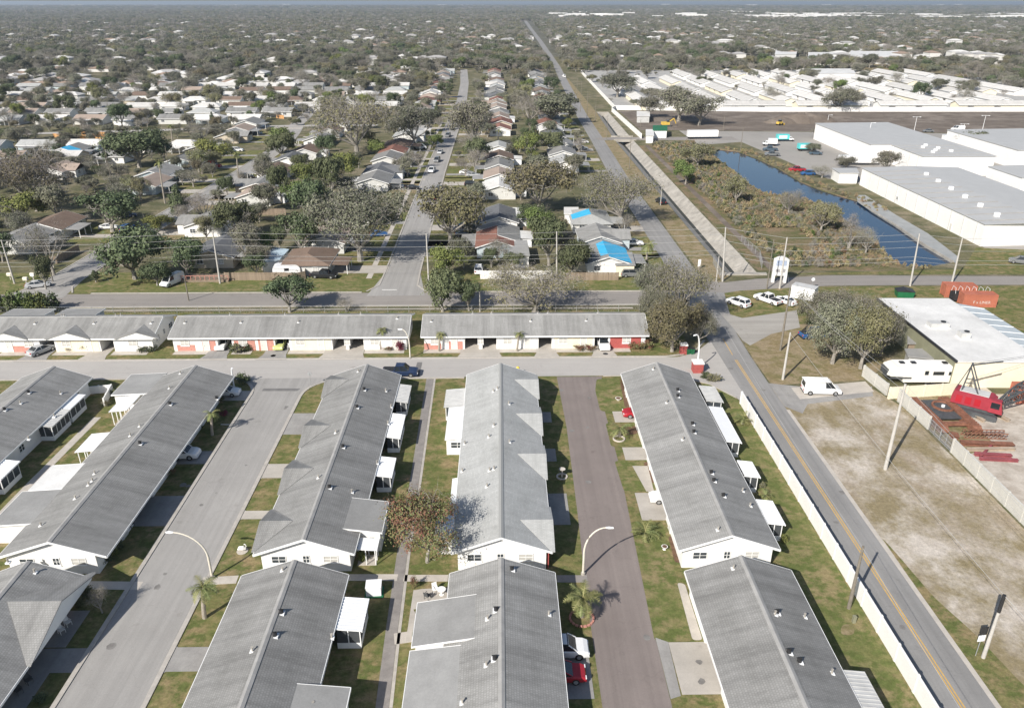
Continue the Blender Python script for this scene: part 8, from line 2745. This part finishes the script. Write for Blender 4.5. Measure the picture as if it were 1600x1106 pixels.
# kiosks by the semi-trailer
for (pts, h_, wl, rf, lb) in (([(1009, 224), (1020, 224), (1020, 214), (1009, 214)], 3.0, M_WHITE, RF_FLATW, 'small white kiosk at the channel bridge'), ([(1020, 216), (1041, 216), (1041, 208), (1020, 208)], 3.2, M_WHITE, M_GREENP, 'white kiosk with green side beside the smaller one'),
                              ([(995, 192), (1014, 192), (1014, 184), (995, 184)], 3.0, M_ALUD, RF_FLATW, 'grey shed under the oaks by the park wall')):
    block('kiosk', lb, PX(*pts), h_, wall=wl, roof=rf, cat='kiosk')
X, Y = at(1040, 198)
t = thing('excavator', 'yellow digger on the brown field near the oaks', 'excavator', (X, Y, 0), R(10))
YP = mat('machine_yellow', (.62, .42, .08), var=.1)
MB().box(-2, -1.2, .9, 1.6, 1.2, 2.2).build('body', YP, t); MB().box(.2, -1.1, 2.2, 1.4, 0, 3.0).build('cab', M_CGLASS, t)
for s in (-1, 1): MB().box(-2.1, s * 1.2 - .3, 0, 2.1, s * 1.2 + .3, .85).build('track', M_CRANED, t)
MB().beam((1.5, .5, 2), (4.2, .5, 3.6), .35, .45).beam((4.2, .5, 3.6), (5.4, .5, 1.2), .3, .35).build('arm', YP, t)
X, Y = at(1218, 196)
t = thing('loader', 'small yellow loader working on the brown field edge', 'loader', (X, Y, 0), R(30))
MB().box(-1.6, -.8, .7, 1.2, .8, 1.7).build('body', YP, t); MB().box(-.6, -.6, 1.7, .5, .6, 2.6).build('cab', M_CGLASS, t)
for sx in (-1, 1):
    for s in (-1, 1): MB().tube([(sx, s * .85 - .2, .55), (sx, s * .85 + .2, .55)], .55, 12).build('wheel', M_TYRE, t)
MB().box(1.8, -1, .1, 2.5, 1, .9).build('bucket', YP, t); MB().beam((.8, 0, 1.3), (2.0, 0, .6), .25, .25).build('arm', YP, t)
# dirt mounds on the brown field
for px, py, r_, h_, lb in ((1255, 190, 18, 4.5, 'large mound of brown dirt on the field'), (1222, 192, 10, 2.5, 'smaller dirt mound left of the large one')):
    X, Y = at(px, py); b = MB(); n = 24; rings = []
    mr_ = random.Random(int(px))
    for k in range(6):
        q = k / 5
        rings.append([(X + r_ * (1 - q) * math.cos(2 * math.pi * i / n) * mr_.uniform(.85, 1.1), Y + r_ * .5 * (1 - q) * math.sin(2 * math.pi * i / n) * mr_.uniform(.85, 1.1), h_ * (1 - (1 - q) ** 2) * mr_.uniform(.9, 1.05) if k else -.05) for i in range(n)])
    for k in range(5):
        for i in range(n): b.face([rings[k][i], rings[k][(i + 1) % n], rings[k + 1][(i + 1) % n], rings[k + 1][i]])
    o = b.build('dirt_mound', M_BROWN, smooth=True); tag(o, lb, 'dirt mound')
for i, (px, py) in enumerate(((1540, 238), (1553, 238), (1562, 243), (1574, 243))):
    X, Y = at(px, py); t = thing('pallet_stack', ['orange crate stack at the warehouse, farthest left', 'orange crate stack, second along the warehouse', 'orange crate stack, third along the warehouse', 'orange crate stack, farthest right at the warehouse'][i], 'pallet stack', (X, Y, 0), 0, 'orange crates by the warehouse')
    for k in range(5):
        MB().box(-1.3, -1, k * .7, 1.3, 1, k * .7 + .6).build('crate', M_WOODO, t)
# red deck with blue bin by the west street corner, wire-mesh trampoline left out
X, Y = at(316, 442)
t = thing('deck', 'low red wooden deck with railing beside the utility pole', 'deck', (X, Y + 2, 0), 0)
MB().box(-5.5, -1.6, 0, 5.5, 3, .5).build('deck_floor', M_WOODF, t)
for i in range(12): MB().box(-5.5 + i, -1.65, .5, -5.4 + i, -1.55, 1.4).build('rail_post', M_PINK, t)
MB().box(-5.5, -1.67, 1.4, 5.6, -1.53, 1.48).build('handrail', M_PINK, t)
# blue-grey small shed west of the west street
block('shed', 'blue-grey shed with white roof in the trees west of the west street', PX((166, 334), (182, 334), (186, 322), (170, 322)), 2.6, wall=mat('pale_blue_paint', (.35, .48, .55)), roof=RF_FLATW, cat='shed')
block('shed', 'white shed with blue roof behind the corner camper', PX((412, 428), (438, 424), (452, 408), (425, 404)), 2.6, wall=M_WHITE, roof=mat('pale_blue_roof', (.42, .52, .60), var=.12), cat='shed')
block('shed', 'white porch block at the left of the wrinkled blue tarp', PX((882, 350), (902, 350), (902, 340), (882, 340)), 2.7, wall=M_WHITE, roof=RF_FLATW, cat='shed')
block('shed', 'white flat-roofed porch beside the slate roof, east row', PX((798, 353), (818, 353), (818, 340), (798, 340)), 2.6, wall=M_WHITE, roof=RF_FLATW, cat='shed')
block('shed', 'grey flat-roofed extension of the house behind the white corner fence', PX((798, 418), (826, 418), (822, 394), (796, 394)), 2.7, wall=M_WHITE, roof=RF_FLAT, cat='shed')
block('shed', 'grey flat-roofed wing left of the bright blue tarp house', PX((893, 424), (922, 424), (926, 408), (893, 408)), 2.7, wall=M_CREAM, roof=RF_FLAT, cat='shed')
block('shed', 'carport wing under the bright blue tarp house, toward the road', PX((962, 432), (990, 432), (985, 412), (962, 412)), 2.5, wall=M_CREAM, roof=RF_FLAT, cat='shed')
# ------------------------------------------------------------------ air
hz = MB().box(-44000, -300, -4, 44000, 44000, 60)
m_, n_, b_ = _nodes('haze')
n_.nodes.remove(b_)
pv = n_.nodes.new('ShaderNodeVolumePrincipled')
pv.inputs['Color'].default_value = (.72, .82, .95, 1)
pv.inputs['Density'].default_value = 0.00011
pv.inputs['Anisotropy'].default_value = 0.3
n_.links.new(pv.outputs[0], n_.nodes['Material Output'].inputs['Volume'])
o = hz.build('haze', m_)
tag(o, 'thin haze over the far woods', kind='stuff')
# ------------------------------------------------------------------ wear on the paving: repair patches, oil spots, storm grates
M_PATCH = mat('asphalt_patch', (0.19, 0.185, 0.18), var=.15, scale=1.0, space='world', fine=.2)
M_OIL = mat('oil_stain', (0.22, 0.21, 0.20), var=.3, scale=1.2, space='world', fine=.2)
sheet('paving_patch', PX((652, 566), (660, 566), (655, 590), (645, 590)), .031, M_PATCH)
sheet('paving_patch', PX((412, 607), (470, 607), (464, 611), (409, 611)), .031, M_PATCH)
pr = random.Random(3)
for x0, x1, y0, y1, z, n in ((-37.5, -32, 40, 108, .027, 9), (9, 14, 40, 108, .026, 8), (37.4, 42, 35, 140, .029, 7), (16.5, 18.5, 49, 53, .046, 2), (1, 7, 47, 52, .046, 2), (-40, -38.8, 78, 84, .046, 2)):
    for _ in range(n):
        x, y, r_ = pr.uniform(x0, x1), pr.uniform(y0, y1), pr.uniform(.18, .5)
        sheet('oil_stain', [(x + r_ * pr.uniform(.6, 1.1) * math.cos(a * .785), y + r_ * pr.uniform(.6, 1.2) * math.sin(a * .785)) for a in range(8)], z, M_OIL)
for px, py in ((427, 556), (946, 553), (427, 556)):
    X, Y = at(px, py)
    sheet('drain_cover', [(X + .45 * math.cos(a * .52), Y + .45 * math.sin(a * .52)) for a in range(12)], .052, M_BLACK)
